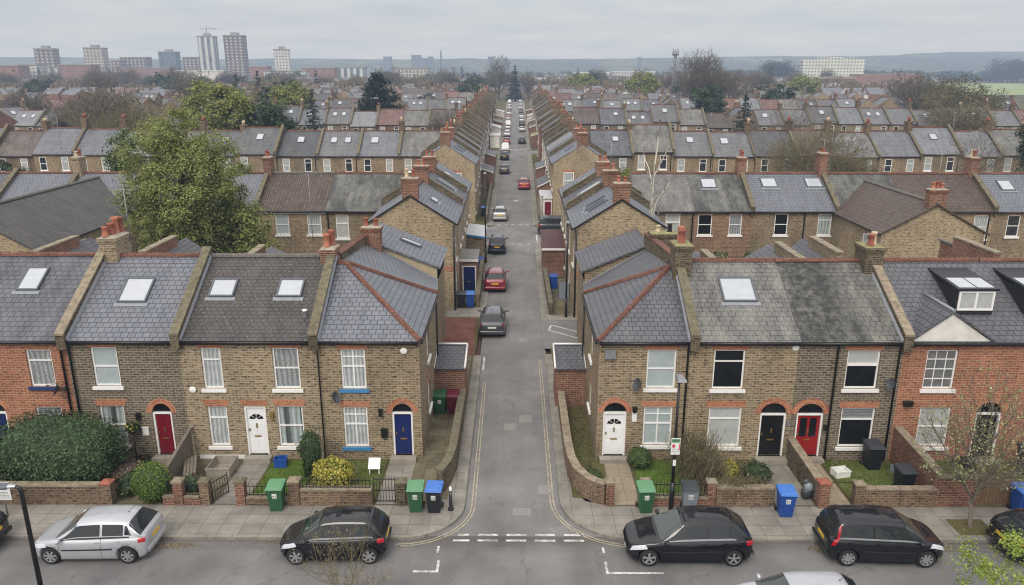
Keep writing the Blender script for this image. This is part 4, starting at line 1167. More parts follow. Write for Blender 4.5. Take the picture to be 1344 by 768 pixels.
# ------------------------------------------------------------------ garden walls, piers, railings, gates
GW = 'garden walls along the pavement'
def wall_thing(label, pts, h, t=.24, mat='brick_wall', cop='coping', name='garden_wall', h2=None, cat='wall', z0=-.02, nocop=False):
    """a brick wall along a polyline with a coping"""
    root = thing(name, label, cat, (pts[0][0], pts[0][1], 0)); org = root.location[:]
    mb = MB(); cb = MB(); n = len(pts)
    tot = sum((V(pts[i+1])-V(pts[i])).length for i in range(n-1)); acc = 0
    Ls, Rs, Hs = [], [], []
    for i, p in enumerate(pts):
        a = V(pts[max(i-1,0)]); b = V(pts[min(i+1,n-1)]); d = (b-a).normalized(); s = V((-d.y, d.x))*t/2
        if i: acc += (V(pts[i])-V(pts[i-1])).length
        hh = h if h2 is None else h + (h2-h)*acc/tot
        Ls.append(V(p)+s); Rs.append(V(p)-s); Hs.append(hh)
    for i in range(n-1):
        P = [Rs[i], Rs[i+1], Ls[i+1], Ls[i]]; hz = [Hs[i], Hs[i+1], Hs[i+1], Hs[i]]
        mb.hexa([(*q, z0) for q in P] + [(*q, z) for q, z in zip(P, hz)])
        if not nocop: coping_run(cb, (*pts[i], Hs[i]+.001), (*pts[i+1], Hs[i+1]+.001), t+.07, .07, .45)
    mb.build('brickwork', M[mat], root, org)
    if not nocop: cb.build('coping', M[cop], root, org)
    return root
def pier(label, x, y, h, w=.34, mat='brick_wall', cap='coping'):
    root = thing('gate_pier', label, 'pier', (x, y, 0)); org = (x, y, 0)
    mb = MB(); mb.box((x-w/2, y-w/2, -.02), (x+w/2, y+w/2, h)); mb.build('brickwork', M[mat], root, org)
    a = w/2+.04
    cb = MB(); cb.box((x-a, y-a, h), (x+a, y+a, h+.06)); cb.hexa([(x-a,y-a,h+.06),(x+a,y-a,h+.06),(x+a,y+a,h+.06),(x-a,y+a,h+.06),(x-.05,y-.05,h+.14),(x+.05,y-.05,h+.14),(x+.05,y+.05,h+.14),(x-.05,y+.05,h+.14)])
    cb.build('cap', M[cap], root, org)
    return root
wall_thing('long low brown brick garden wall below the tall dark hedge', [(-23.6,25.52),(-15.65,25.52)], .78)
pier('brick gate pier with red cap at the end of the hedge wall', -15.45, 25.55, .86, .36, 'brick_wall', 'terra_dark')
wall_thing('low brick wall beside the round clipped bush, with iron panel above', [(-13.35,25.52),(-12.9,25.52)], .34, mat='brick_redwall')
pier('red brick pier right of the round clipped bush', -12.75, 25.55, .95, .34, 'brick_redwall', 'coping')
wall_thing('short low brick wall between two piers in front of the slabbed yard', [(-12.55,25.52),(-11.95,25.52)], .3, mat='brick_redwall')
pier('brick pier beside the open wrought iron gate', -11.75, 25.55, .95, .34, 'brick_wall', 'coping_dark')
pier('brick pier left of the green bin by the white door garden', -10.4, 25.55, .95, .34, 'brick_redwall', 'coping_dark')
wall_thing('very low brick wall behind the leftmost green bin', [(-10.2,25.52),(-8.55,25.52)], .28, mat='brick_wall')
pier('brown brick pier right of the leftmost green bin', -8.35, 25.55, .98, .38, 'brick_wall', 'coping')
wall_thing('brown brick garden wall with black railings in front of the golden bush', [(-8.14,25.52),(-5.42,25.52)], .62)
pier('square mossy brick pier beside the black iron gate and bins', -4.32, 25.55, .95, .36, 'brick_old', 'coping_dark')
wall_thing('long mossy side wall along the left of the side street', [(-2.95,26.3),(-2.68,27.2),(-2.58,28.3),(-2.56,34.1)], .95, .26, 'brick_old', 'coping_dark')
wall_thing('low curved brick wall sweeping round the right corner to the pier', [(2.2,34.1),(2.2,29.0),(2.25,27.7),(2.42,26.8),(2.72,26.15),(3.1,25.75),(3.42,25.58)], .85, .26, 'brick_wall', 'coping')
pier('red brick pier at the end of the curved corner wall', 3.58, 25.56, .95, .32, 'brick_redwall', 'coping')
pier('red brick pier behind the green bin on the right', 4.92, 25.62, .95, .32, 'brick_redwall', 'coping')
wall_thing('low red brick wall with railings behind the grey bin', [(5.1,25.55),(7.25,25.55)], .3, mat='brick_redwall')
pier('red brick pier beside the grey bin and dry hanging grass', 7.4, 25.58, .95, .32, 'brick_redwall', 'coping')
wall_thing('brown brick wall half hidden by dry hanging grass', [(7.58,25.55),(9.75,25.55)], .72)
wall_thing('brick wall between the black door path and the red door path', [(11.55,28.95),(11.55,25.65)], 1.0, .26, 'brick_old', 'coping', h2=.9)
pier('brick pier ending the wall between black and red door paths', 11.6, 25.5, .98, .38, 'brick_redwall', 'terra_dark')
pier('brick pier holding the thin black gate bar', 12.95, 25.55, .9, .34, 'brick_wall', 'coping')
wall_thing('brown brick front wall below the black bins garden', [(13.15,25.55),(15.85,25.55)], .68)
wall_thing('tall red brick wall running from the red house to the pavement', [(15.95,28.95),(15.95,25.72)], 1.55, .28, 'brick_redwall', 'coping', h2=1.3)
wall_thing('red brick front wall between the street tree and the sloping wall', [(15.82,25.55),(17.42,25.55)], 1.2, .26, 'brick_redwall', 'coping_dark')
wall_thing('brick wall past the wooden gate at the right edge', [(18.9,25.55),(25,25.55)], .95, .26, 'brick_redwall', 'coping_dark')
wall_thing('mossy yard wall beside the blue door lean-to on the left of the side street', [(-2.62,50.4),(-2.8,66.)], .9, .24, 'brick_old', 'coping_dark')
wall_thing('narrow side wall beside the blue bin on the right of the side street', [(2.35,48.8),(2.3,58.2)], .8, .24, 'brick_old', 'coping_dark')
wall_thing('long brick side wall further up the right of the side street', [(kr(80)+.75,80.2),(kr(120)+.8,120)], .9, .24, 'brick_old', 'coping_dark')
wall_thing('long brick side wall further up the left of the side street', [(kl(80)-.85,80.2),(kl(120)-.85,120)], .9, .24, 'brick_old', 'coping_dark')
def railing(label, x0, x1, y, z0, z1, n, mat='black', name='railing'):
    root = thing(name, label, 'railing', ((x0+x1)/2, y, 0)); org = root.location[:]
    for z in (z0+.05, z1-.1):
        rb = MB(); rb.box((x0, y-.012, z-.014), (x1, y+.012, z+.014)); rb.build('rail', M[mat], root, org)
    for k in range(n):
        x = x0 + (x1-x0)*(k+.5)/n
        mb = MB(); mb.tube([(x,y,z0),(x,y,z1)], .011, 5); mb.lathe([(.02,0),(.001,.06)], (x,y,z1-.01), 5)
        mb.build('bar', M[mat], root, org)
railing('black spiked railings on the wall before the golden bush', -8.1, -5.45, 25.52, .68, 1.12, 20)
railing('small dark railing behind the leftmost green bin', -10.15, -8.6, 25.52, .34, .85, 10)
railing('black railings between the right green bin and grey bin', 5.12, 7.22, 25.55, .36, .95, 15)
railing('rusty iron panel on the low wall by the round bush', -13.3, -12.92, 25.52, .4, .9, 4)
railing('rusty iron panel between the two piers before the yard', -12.55, -11.95, 25.52, .36, .9, 5)
def iron_gate(label, x0, x1, y, h, n, rz=0.):
    root = thing('iron_gate', label, 'gate', (x0, y, 0), rz)
    w = x1-x0
    fb = MB()
    for a, b in (((0,0,.06),(0,0,h)),((w,0,.06),(w,0,h)),((0,0,.12),(w,0,.12)),((0,0,h-.1),(w,0,h-.1)),((0,0,h*.5),(w,0,h*.5))): fb.tube([a, b], .02, 6)
    fb.build('gate_frame', M['black'], root)
    for k in range(n):
        x = w*(k+1)/(n+1); b = MB(); b.tube([(x,0,.1),(x,0,h+.02)], .011, 5); b.build('bar', M['black'], root)
iron_gate('black iron bar gate in front of the blue door path', -5.36, -4.56, 25.55, 1.15, 6)
iron_gate('thin open iron gate leading to the plain white door', -11.5, -10.75, 25.55, .95, 5, 1.1)
def bar_gate():
    root = thing('gate', 'thin black single bar gate at the red door path', 'gate', (11.85, 25.6, 0))
    mb = MB(); mb.tube([(0,0,.92),(.95,0,.92)], .018, 6); mb.build('rail', M['black'], root)
    mb = MB(); mb.tube([(.95,0,0),(.95,0,.95)], .03, 6); mb.build('post', M['black'], root)
bar_gate()
def wood_gate():
    root = thing('wooden_gate', 'brown vertical board garden gate right of the street tree', 'gate', (18.1, 25.55, 0))
    for k in range(9):
        mb = MB(); x = -.62+k*.14; h = 1.12+.02*math.sin(k*2.3); mb.box((x, -.02, .05), (x+.128, .015, h)); mb.build('board', M['timber'], root)
    for z in (.3, .95):
        mb = MB(); mb.box((-.63, .017, z-.05), (.64, .06, z+.05)); mb.build('rail', M['timber'], root)
wood_gate()
def wood_fence():
    root = thing('wooden_fence', 'grey weathered sloping timber fence beside the maroon door', 'fence', (-13.62, 27.4, 0))
    org = (-13.62, 27.4, 0)
    for k in range(22):
        y = 25.9 + k*.14; h = .8+.62*k/21
        mb = MB(); mb.box((-13.645, y, 0), (-13.615, y+.128, h)); mb.build('board', M['timber_grey'], root, org)
    mb = MB(); mb.hexa([(-13.7,25.85,.8),(-13.56,25.85,.8),(-13.56,29,1.44),(-13.7,29,1.44),(-13.7,25.85,.84),(-13.56,25.85,.84),(-13.56,29,1.48),(-13.7,29,1.48)]); mb.build('capping', M['timber_grey'], root, org)
wood_fence()

def ground_cover(label, x0, x1, y0, y1, n, mats, s0=.03, hmax=.18):
    mb = MB()
    for k in range(n):
        x, y = R.uniform(x0, x1), R.uniform(y0, y1)
        if noise.noise(V((x*1.3, y*1.3, 7))) < -.12: continue
        c = V((x, y, R.uniform(.0, hmax)*R.random())); nrm = V((R.gauss(0,.6), R.gauss(0,.6), 1)).normalized(); u = nrm.orthogonal().normalized()*s0*R.uniform(.5,1.6); v = nrm.cross(u)*.7
        mb.face([c-u, c+v, c+u, c-v], R.randrange(len(mats)))
    structure('ground_cover', mb, [M[m] for m in mats], 'stuff', label)
ground_cover('weeds and fallen leaves in the bed before the dark brick house', -17., -15.25, 25.75, 28.9, 1800, ['leaf_dry','leaf_ivy','leaf_mid','leaf_dark'])
ground_cover('weeds and litter in the bed before the black door house', 7.5, 9.85, 25.8, 28.9, 1700, ['leaf_dry','leaf_ivy','leaf_heath'])
ground_cover('weeds in the narrow side yard of the right corner house', 2.3, 3.3, 26.2, 34.0, 1500, ['leaf_dry','leaf_ivy','leaf_mid'])
ground_cover('moss and leaves along the left side yard', -2.75, -2.5, 27.5, 34.0, 500, ['leaf_dry','leaf_box'])
ground_cover('weeds at the foot of the right front house walls', 12.85, 15.8, 28.3, 28.98, 900, ['leaf_dry','leaf_mid','leaf_dark'])
ground_cover('leaves and grass scattered in the slabbed yard', -13.4, -11.5, 25.7, 28.9, 500, ['leaf_dry','leaf_mid'])
ground_cover('overgrown plants in the rear yard on the right of the street', 2.4, 3.9, 49, 58, 1400, ['leaf_box','leaf_mid','leaf_dry'])
# ------------------------------------------------------------------ street things
def text_mesh(s, size, mat, parent, loc, rot, name='lettering'):
    cu = bpy.data.curves.new('lettering', 'FONT'); cu.body = s; cu.size = size; cu.align_x = 'CENTER'; cu.align_y = 'CENTER'; cu.extrude = .001
    tmp = bpy.data.objects.new('lettering', cu); COL.objects.link(tmp)
    dg = bpy.context.evaluated_depsgraph_get()
    me = bpy.data.meshes.new_from_object(tmp.evaluated_get(dg))
    bpy.data.objects.remove(tmp)
    me.materials.clear(); me.materials.append(M[mat])
    o = bpy.data.objects.new(name, me); COL.objects.link(o); o.parent = parent; o.location = loc; o.rotation_euler = rot
    return o
def bin_(label, x, y, body, lid, rz=0., num=None, s=1., group=None, tilt=0.):
    """two wheeled refuse bin, front faces local -y"""
    root = thing('wheelie_bin', label, 'bin', (x, y, 0 if y > 25 or True else 0), rz, group)
    w0, w1, d0, d1, h = .22, .275, .24, .33, .98
    mb = MB()
    mb.hexa([(-w0,-d0+.02,.03),(w0,-d0+.02,.03),(w0,d0,.03),(-w0,d0,.03),(-w1,-d1+.02,h-.06),(w1,-d1+.02,h-.06),(w1,d1,h-.06),(-w1,d1,h-.06)])
    mb.hexa([(-w1-.02,-d1,h-.08),(w1+.02,-d1,h-.08),(w1+.02,d1+.01,h-.08),(-w1-.02,d1+.01,h-.08),(-w1-.02,-d1,h-.01),(w1+.02,-d1,h-.01),(w1+.02,d1+.01,h-.01),(-w1-.02,d1+.01,h-.01)])
    mb.hexa([(-.12,-d0-.012+.02,.1),(.12,-d0-.012+.02,.1),(.12,-d0+.04,.1),(-.12,-d0+.04,.1),(-.15,-d1+.022,.6),(.15,-d1+.022,.6),(.15,-d1+.08,.6),(-.15,-d1+.08,.6)])
    mb.build('body', M[body], root)
    lb = MB(); a = w1+.045
    lb.hexa([(-a,-d1-.05,h-.008),(a,-d1-.05,h-.008),(a,d1+.02,h-.008),(-a,d1+.02,h-.008),(-a+.02,-d1-.03,h+.03),(a-.02,-d1-.03,h+.03),(a-.02,d1+.01,h+.085),(-a+.02,d1+.01,h+.085)])
    lb.hexa([(-a+.08,-d1+.05,h+.03),(a-.08,-d1+.05,h+.03),(a-.08,d1-.08,h+.07),(-a+.08,d1-.08,h+.07),(-a+.1,-d1+.07,h+.055),(a-.1,-d1+.07,h+.055),(a-.1,d1-.1,h+.1),(-a+.1,d1-.1,h+.1)])
    lo = lb.build('lid', M[lid], root)
    hb = MB(); hb.tube([(-w1+.03,d1,h-.1),(-w1+.03,d1+.1,h),(w1-.03,d1+.1,h),(w1-.03,d1,h-.1)], .017, 6); hb.build('handle', M[body], root)
    for sx in (-1, 1):
        wb = MB(); wb.lathe([(.001,-.025),(.09,-.025),(.1,-.015),(.1,.015),(.09,.025),(.001,.025)], (sx*(w0+.045), d0+.02, .1), 12, axis='x'); wb.build('wheel', M['rubber'], root)
    if num:
        sl = math.atan((d1-d0)/(h-.09))
        z = .68; yy = -(d0-.02+(d1-d0)*(z-.03)/(h-.09)) - .004
        sb = MB(); sb.hexa([(-.085,yy+.03*.1,z-.11),(.085,yy+.003,z-.11),(.085,yy+.02,z-.11),(-.085,yy+.02,z-.11),(-.085,yy-.022,z+.11),(.085,yy-.022,z+.11),(.085,yy,z+.11),(-.085,yy,z+.11)])
        st = sb.build('sticker', M['paper'], root)
        text_mesh(num, .15, 'dark_ink', st, (0, yy-.014, z), (PI/2+sl, 0, 0))
    root.scale = (s, s, s)
    return root
bin_('green bin with number sticker standing on the pavement by the low wall', -8.95, 25.2, 'bin_green', 'bin_lidgreen', .04, '41')
bin_('green bin with pale green lid beside the black and blue bin', -3.72, 25.15, 'bin_green', 'bin_lidgreen', .02, '59')
bin_('black bin with bright blue lid beside the bollard', -3.02, 25.1, 'bin_black', 'bin_lidblue', -.05, 'CIL')
bin_('green bin with sticker in front of the red brick pier, right corner', 4.85, 25.15, 'bin_green', 'bin_lidgreen', .03, '51')
bin_('grey bin with black lid before the railings', 6.5, 25.2, 'bin_grey', 'bin_lidblack', -.03, '55')
bin_('bright blue bin standing at the black door path', 10.0, 24.9, 'bin_blue', 'bin_lidblue', -.05, '57')
bin_('bright blue bin cut off by the right edge of the photo', 18.85, 25.1, 'bin_blue', 'bin_lidblue', .0, '63')
bin_('black bin standing against the wall under the leaded window', 14.75, 28.35, 'bin_black', 'bin_lidblack', .0, '', 1.08)
bin_('black bin with low lid just behind the brown front wall', 15.15, 26.5, 'bin_black', 'bin_lidblack', .05, '')
bin_('large dark bin beside the glazed black door at far right', 20.9, 27.9, 'bin_black', 'bin_lidblack', .0, '', 1.15)
bin_('dark green bin in the side yard of the left corner house', -3.62, 33.55, 'bin_green', 'bin_green', .0, '51')
bin_('maroon bin in the side yard of the left corner house', -2.98, 33.55, 'bin_maroon', 'bin_maroon', .0)
bin_('dark navy bin, leftmost of the four beyond the red paving', -5.0, 50.6, 'bin_navy', 'bin_navy', .0)
bin_('dark green bin with sticker, second of four beyond the red paving', -4.4, 50.6, 'bin_green', 'bin_lidblack', .0, '14')
bin_('dark grey bin, third of the four beyond the red paving', -3.75, 50.6, 'bin_black', 'bin_lidblack', .0)
bin_('bright blue bin, rightmost of the four beyond the red paving', -3.15, 50.6, 'bin_blue', 'bin_lidblue', .0)
bin_('blue bin in the narrow yard on the right of the side street', 2.85, 55.2, 'bin_blue', 'bin_blue', .1)
bin_('blue bin behind the slate lean-to at the right corner', 3.0, 39.2, 'bin_blue', 'bin_blue', .3)
bin_('blue bin under the white lean-to roof on the left', -2.95, 60.6, 'bin_blue', 'bin_blue', .1)
bin_('blue recycling bin with red sticker further up the left of the street', -3.6, 84.6, 'bin_navy', 'bin_lidblue', .2)

def bollard():
    root = thing('bollard', 'black street bollard with white top at the left corner', 'bollard', (-2.42, 25.15, 0))
    mb = MB(); mb.lathe([(.11,0),(.11,.06),(.075,.1),(.062,.16),(.055,.8)], (0,0,0), 12); mb.build('post', M['black'], root)
    mb = MB(); mb.lathe([(.056,.8),(.06,.83),(.055,.92),(.03,.97),(.001,.985)], (0,0,0), 12); mb.build('cap', M['white'], root)
    mb = MB(); mb.lathe([(.061,.68),(.061,.72)], (0,0,0), 12); mb.build('band', M['galv'], root)
bollard()
# ---- street lamps and signs
def lamp_right():
    root = thing('street_lamp', 'tall black street lamp with flat grey head and white parking sign', 'street lamp', (5.83, 25.15, 0))
    mb = MB(); mb.tube([(0,0,0),(0,0,1.2)], [.09,.085], 10); mb.tube([(0,0,1.2),(0,0,5.35)], [.06,.045], 10); mb.build('pole', M['black'], root)
    mb = MB()
    mb.hexa([(-.16,-.5,5.38),(.16,-.5,5.38),(.13,.12,5.34),(-.13,.12,5.34),(-.14,-.46,5.47),(.14,-.46,5.47),(.1,.1,5.45),(-.1,.1,5.45)])
    mb.tube([(0,0,5.25),(0,0,5.36)], .06, 8)
    mb.build('lamp_head', M['galv'], root)
    sb = MB(); sb.box((-.165,-.1,2.37),(.165,-.085,3.03)); sg_ = sb.build('parking_sign', M['paper'], root)
    mb = MB(); mb.box((-.15,-.104,2.86),(.15,-.1005,3.0)); mb.build('sign_panel', M['bin_lidgreen'], sg_)
    mb = MB(); mb.lathe([(.001,-.104),(.06,-.104),(.06,-.1005)], (-.08,0,2.72), 14, axis='y')
    mb = MB(); mb.box((-.12,-.104,2.66),(-.02,-.1005,2.78)); mb.build('sign_emblem', M['red_ink'], sg_)
    mb = MB(); mb.box((.125,-.104,2.55),(.155,-.1005,2.82)); mb.build('sign_edge', M['red_ink'], sg_)
    for k, (s_, z) in enumerate((('PERMIT', 2.93), ('Mon - Sat', 2.6), ('8.30 - 6.30', 2.5), ('P1', 2.41))):
        text_mesh(s_, .06, 'dark_ink', sg_, (.0, -.106, z), (PI/2, 0, 0))
    mb = MB(); mb.box((-.055,-.075,1.9),(.055,-.062,2.14)); mb.build('notice', M['paper'], root)
lamp_right()
def lamp_left():
    root = thing('street_lamp', 'black street lamp with silver cobra head at the bottom left', 'street lamp', (-14.0, 19.05, 0))
    mb = MB(); mb.tube([(0,0,-.1),(0,0,1.2)], [.1,.09], 10); mb.tube([(0,0,1.2),(0,0,4.42),(-.04,0,4.52),(-.16,0,4.56)], [.075,.06,.058,.05], 10); mb.build('pole', M['black'], root)
    mb = MB()
    rows = []
    for k, (u, w, h, zz) in enumerate(((0,.05,.05,0),(.08,.075,.07,.0),(.2,.1,.075,0),(.26,.125,.095,-.01),(.5,.15,.11,-.02),(.75,.13,.09,-.03),(.92,.07,.05,-.03),(.96,.01,.01,-.03))):
        rows.append([(-.12-u, w*math.cos(t), 4.56+zz+h*math.sin(t)*(1 if math.sin(t) > 0 else .6)) for t in [2*PI*j/12 for j in range(12)]])
    mb.grid(rows[:3], 0, True); mb.build('neck', M['steel'], root)
    mb = MB(); mb.grid(rows[2:], 0, True); mb.build('lamp_head', M['greyplastic'], root)
lamp_left()
def sign_left():
    root = thing('notice_board', 'white printed notice on a post in front of the hedge wall at the left edge', 'sign', (-18.5, 24.6, 0))
    mb = MB(); mb.tube([(-.28,.03,0),(-.28,.03,1.45)], .03, 8); mb.build('post', M['galv'], root)
    mb = MB(); mb.box((-.5,-.01,.7),(.02,.0,1.42)); b = mb.build('board', M['paper'], root)
    for s_, z, sz_ in (('NOTICE', 1.32, .09), ('Parking controls in this', 1.2, .045), ('street will change', 1.13, .045), ('RESIDENTS', 1.0, .07), ('Permit holders only', .9, .045), ('Mon - Sat 8.30 - 6.30', .83, .045)):
        text_mesh(s_, sz_, 'dark_ink', b, (-.24, -.0125, z), (PI/2, 0, 0))
sign_left()
def side_lamp(label, x, y, h=7.):
    root = thing('street_lamp', label, 'street lamp', (x, y, 0))
    mb = MB(); mb.tube([(0,0,0),(0,0,1.3)], [.1,.09], 9); mb.tube([(0,0,1.3),(0,0,h)], [.065,.05], 9); mb.build('pole', M['black'], root)
    mb = MB(); mb.hexa([(-.12,-.3,h),(.12,-.3,h),(.1,.2,h),(-.1,.2,h),(-.1,-.28,h+.09),(.1,-.28,h+.09),(.07,.18,h+.08),(-.07,.18,h+.08)]); mb.build('lamp_head', M['galv'], root)
side_lamp('tall thin black lamp post on the left of the side street', -2.55, 63., 7.6)
side_lamp('black lamp post beside the side entry on the right', 3.35, 48.3, 6.4)
def post(label, x, y, h, r, mat='black'):
    root = thing('post', label, 'post', (x, y, 0)); mb = MB(); mb.tube([(0,0,0),(0,0,h)], r, 8); mb.build('shaft', M[mat], root); mb = MB(); mb.lathe([(r*1.3,h-.02),(r*1.3,h+.02),(.001,h+.06)], (0,0,0), 8); mb.build('cap', M[mat], root)
post('short black post at the mouth of the right side entry', 4.25, 47.5, .95, .06)
post('old concrete post beside the white shed, right of the side street', 2.7, 78.6, 3.2, .13, 'concrete')
# ---- odds and ends in the gardens
def small_table():
    root = thing('bird_table', 'white wooden board on legs by the blue door garden', 'garden table', (-5.75, 27.75, 0))
    mb = MB(); mb.hexa([(-.3,-.1,.3),(.3,-.1,.3),(.3,.25,.72),(-.3,.25,.72),(-.3,-.12,.34),(.3,-.12,.34),(.3,.23,.76),(-.3,.23,.76)]); mb.build('board', M['white'], root)
    root.scale = (.8, .8, .85)
    for x in (-.24, .24):
        mb = MB(); mb.box((x-.025,-.08,0),(x+.025,-.03,.33)); mb.build('leg', M['white'], root)
small_table()
def crate(name, label, cat, x, y, sx, sy, sz_, mat, rz=0., z=0.):
    root = thing(name, label, cat, (x, y, z), rz)
    mb = MB(); t = .03
    mb.box((-sx/2,-sy/2,0),(sx/2,sy/2,t))
    mb.box((-sx/2,-sy/2,t),(sx/2,-sy/2+t,sz_)); mb.box((-sx/2,sy/2-t,t),(sx/2,sy/2,sz_)); mb.box((-sx/2,-sy/2+t,t),(-sx/2+t,sy/2-t,sz_)); mb.box((sx/2-t,-sy/2+t,t),(sx/2,sy/2-t,sz_))
    mb.build('box_body', M[mat], root)
    mb = MB(); mb.box((-sx/2-.02,-sy/2-.02,sz_-.06),(sx/2+.02,-sy/2-.003,sz_)); mb.build('rim', M[mat], root)
    return root
crate('recycling_box', 'small blue recycling box on the grass by the plain white door', 'box', -9.75, 28.35, .5, .38, .42, 'bin_blue', .1)
crate('polystyrene_box', 'white foam box lying on the grass by the red door', 'box', 13.2, 27.7, .62, .45, .32, 'white', .2)
crate('planter', 'grey empty raised planter in the slabbed yard', 'planter', -12.05, 28.0, .95, 1.1, .4, 'concrete', .0)
crate('storage_box', 'small pale box beside the wall under the leaded window', 'box', 15.6, 28.0, .34, .3, .3, 'bin_grey', .3)
crate('flower_pot', 'black square pot beside the glazed black door', 'plant pot', 18.75, 28.5, .36, .36, .4, 'black_pl', .0)
crate('flower_pot', 'dark square pot left of the maroon door', 'plant pot', -15.6, 28.6, .42, .3, .3, 'black_pl', .0)
crate('storage_box', 'pale grey storage box in the right narrow yard', 'box', 3.45, 52.6, .7, .6, 1.15, 'bin_grey', .05)
def bench():
    root = thing('garden_bench', 'weathered slatted bench on its side in the slabbed yard', 'bench', (-13.05, 27.3, 0), .35)
    for k in range(4):
        mb = MB(); mb.box((-.25+k*.13,-.75,.5+k*.05),(-.15+k*.13,.75,.53+k*.05)); mb.build('slat', M['timber_grey'], root)
    for y in (-.6, .6):
        for x in (-.2, .2):
            mb = MB(); mb.box((x-.03,y-.03,0),(x+.03,y+.03,.5+(x+.2)*.4)); mb.build('leg', M['timber'], root)
bench()
def sack():
    root = thing('rubbish_sack', 'grey and white rubbish bags propped against the wall by the blue bin', 'rubbish bag', (11.2, 26.0, 0)); root.scale = (.85, .85, .9)
    for k, (x, y, z, s_, m) in enumerate(((0,0,.26,.27,'bin_lidblack'),(.05,-.02,.55,.22,'bin_grey'),(-.05,.05,.76,.13,'dishgrey'))):
        mb = MB(); rows = []
        for i in range(9):
            a = PI*i/8
            rows.append([(x+s_*math.sin(a)*math.cos(t)*(1+.18*noise.noise(V((t*2,i*.7,k)))), y+s_*.85*math.sin(a)*math.sin(t)*(1+.18*noise.noise(V((i*.9,t*2,k)))), z-s_*math.cos(a)) for t in [2*PI*j/12 for j in range(12)]])
        mb.grid(rows, 0, True); mb.build('bag', M[m], root)
sack()
def basket():
    root = thing('flower_basket', 'yellow flowers in a tall black stand left of the maroon door', 'flower stand', (-15.95, 28.75, 0))
    mb = MB(); mb.tube([(0,0,0),(0,0,1.3)], .025, 6); mb.lathe([(.08,1.3),(.2,1.42),(.22,1.5)], (0,0,0), 10); mb.build('stand', M['black'], root)
    mb = MB()
    for k in range(160):
        a, r, z = R.uniform(0,2*PI), .3*math.sqrt(R.random()), 1.5+R.uniform(-.05,.22)
        c = V((r*math.cos(a), r*math.sin(a), z)); u = V((R.gauss(0,1),R.gauss(0,1),R.gauss(0,1))).normalized()*.05; v = u.orthogonal().normalized()*.05
        mb.face([c-u, c+v, c+u, c-v], 0 if R.random() < .65 else 1)
    mb.build('flowers', [M['leaf_dark'], M['leaf_gold']], root)
basket()
def leaf_litter():
    mb = MB()
    for cx, cy, sx, n in ((-12.0,23.0,.9,200),(10.6,22.9,.5,90),(14.9,22.95,.5,90),(-8.5,23.2,2.2,60),(6.,23.2,2.,60),(-16,23.2,1.5,60)):
        for k in range(n):
            x, y = R.gauss(cx, sx*.5), cy + R.gauss(0,.1)
            z = -.08; a = R.uniform(0, PI); s_ = R.uniform(.015,.035)
            if y > 23.28: y = 23.26
            mb.face([(x+s_*math.cos(a+q),y+s_*math.sin(a+q),z+R.uniform(0,.015)) for q in (0,PI/2,PI,PI*1.5)])
    structure('leaf_litter', mb, M['leaf_dry'], 'stuff', 'brown fallen leaves lying along the kerb')
leaf_litter()
# ------------------------------------------------------------------ cars
M['car_screen'] = NT('car_screen').bsdf((.045,.055,.055), .03, Specular_IOR_Level=.6, Coat_Weight=.5)  # lighter base colour paints in part of the reflected sky
def interp(tab, x):
    if x <= tab[0][0]: return tab[0][1]
    for i, ((a, va), (b, vb)) in enumerate(zip(tab, tab[1:])):
        if x <= b:
            t = (x-a)/(b-a)
            # monotone-ish cubic between keys
            m0 = 0 if i == 0 else (vb - tab[i-1][1])/(b - tab[i-1][0])
            m1 = 0 if i+2 >= len(tab) else (tab[i+2][1] - va)/(tab[i+2][0] - a)
            s = (vb-va)/(b-a)
            if s == 0 or m0*s < 0: m0 = 0
            if s == 0 or m1*s < 0: m1 = 0
            if s:
                m0 = max(-3*abs(s), min(3*abs(s), m0)); m1 = max(-3*abs(s), min(3*abs(s), m1))
            h = b-a; t2, t3 = t*t, t*t*t
            return (2*t3-3*t2+1)*va + (t3-2*t2+t)*h*m0 + (-2*t3+3*t2)*vb + (t3-t2)*h*m1
    return tab[-1][1]
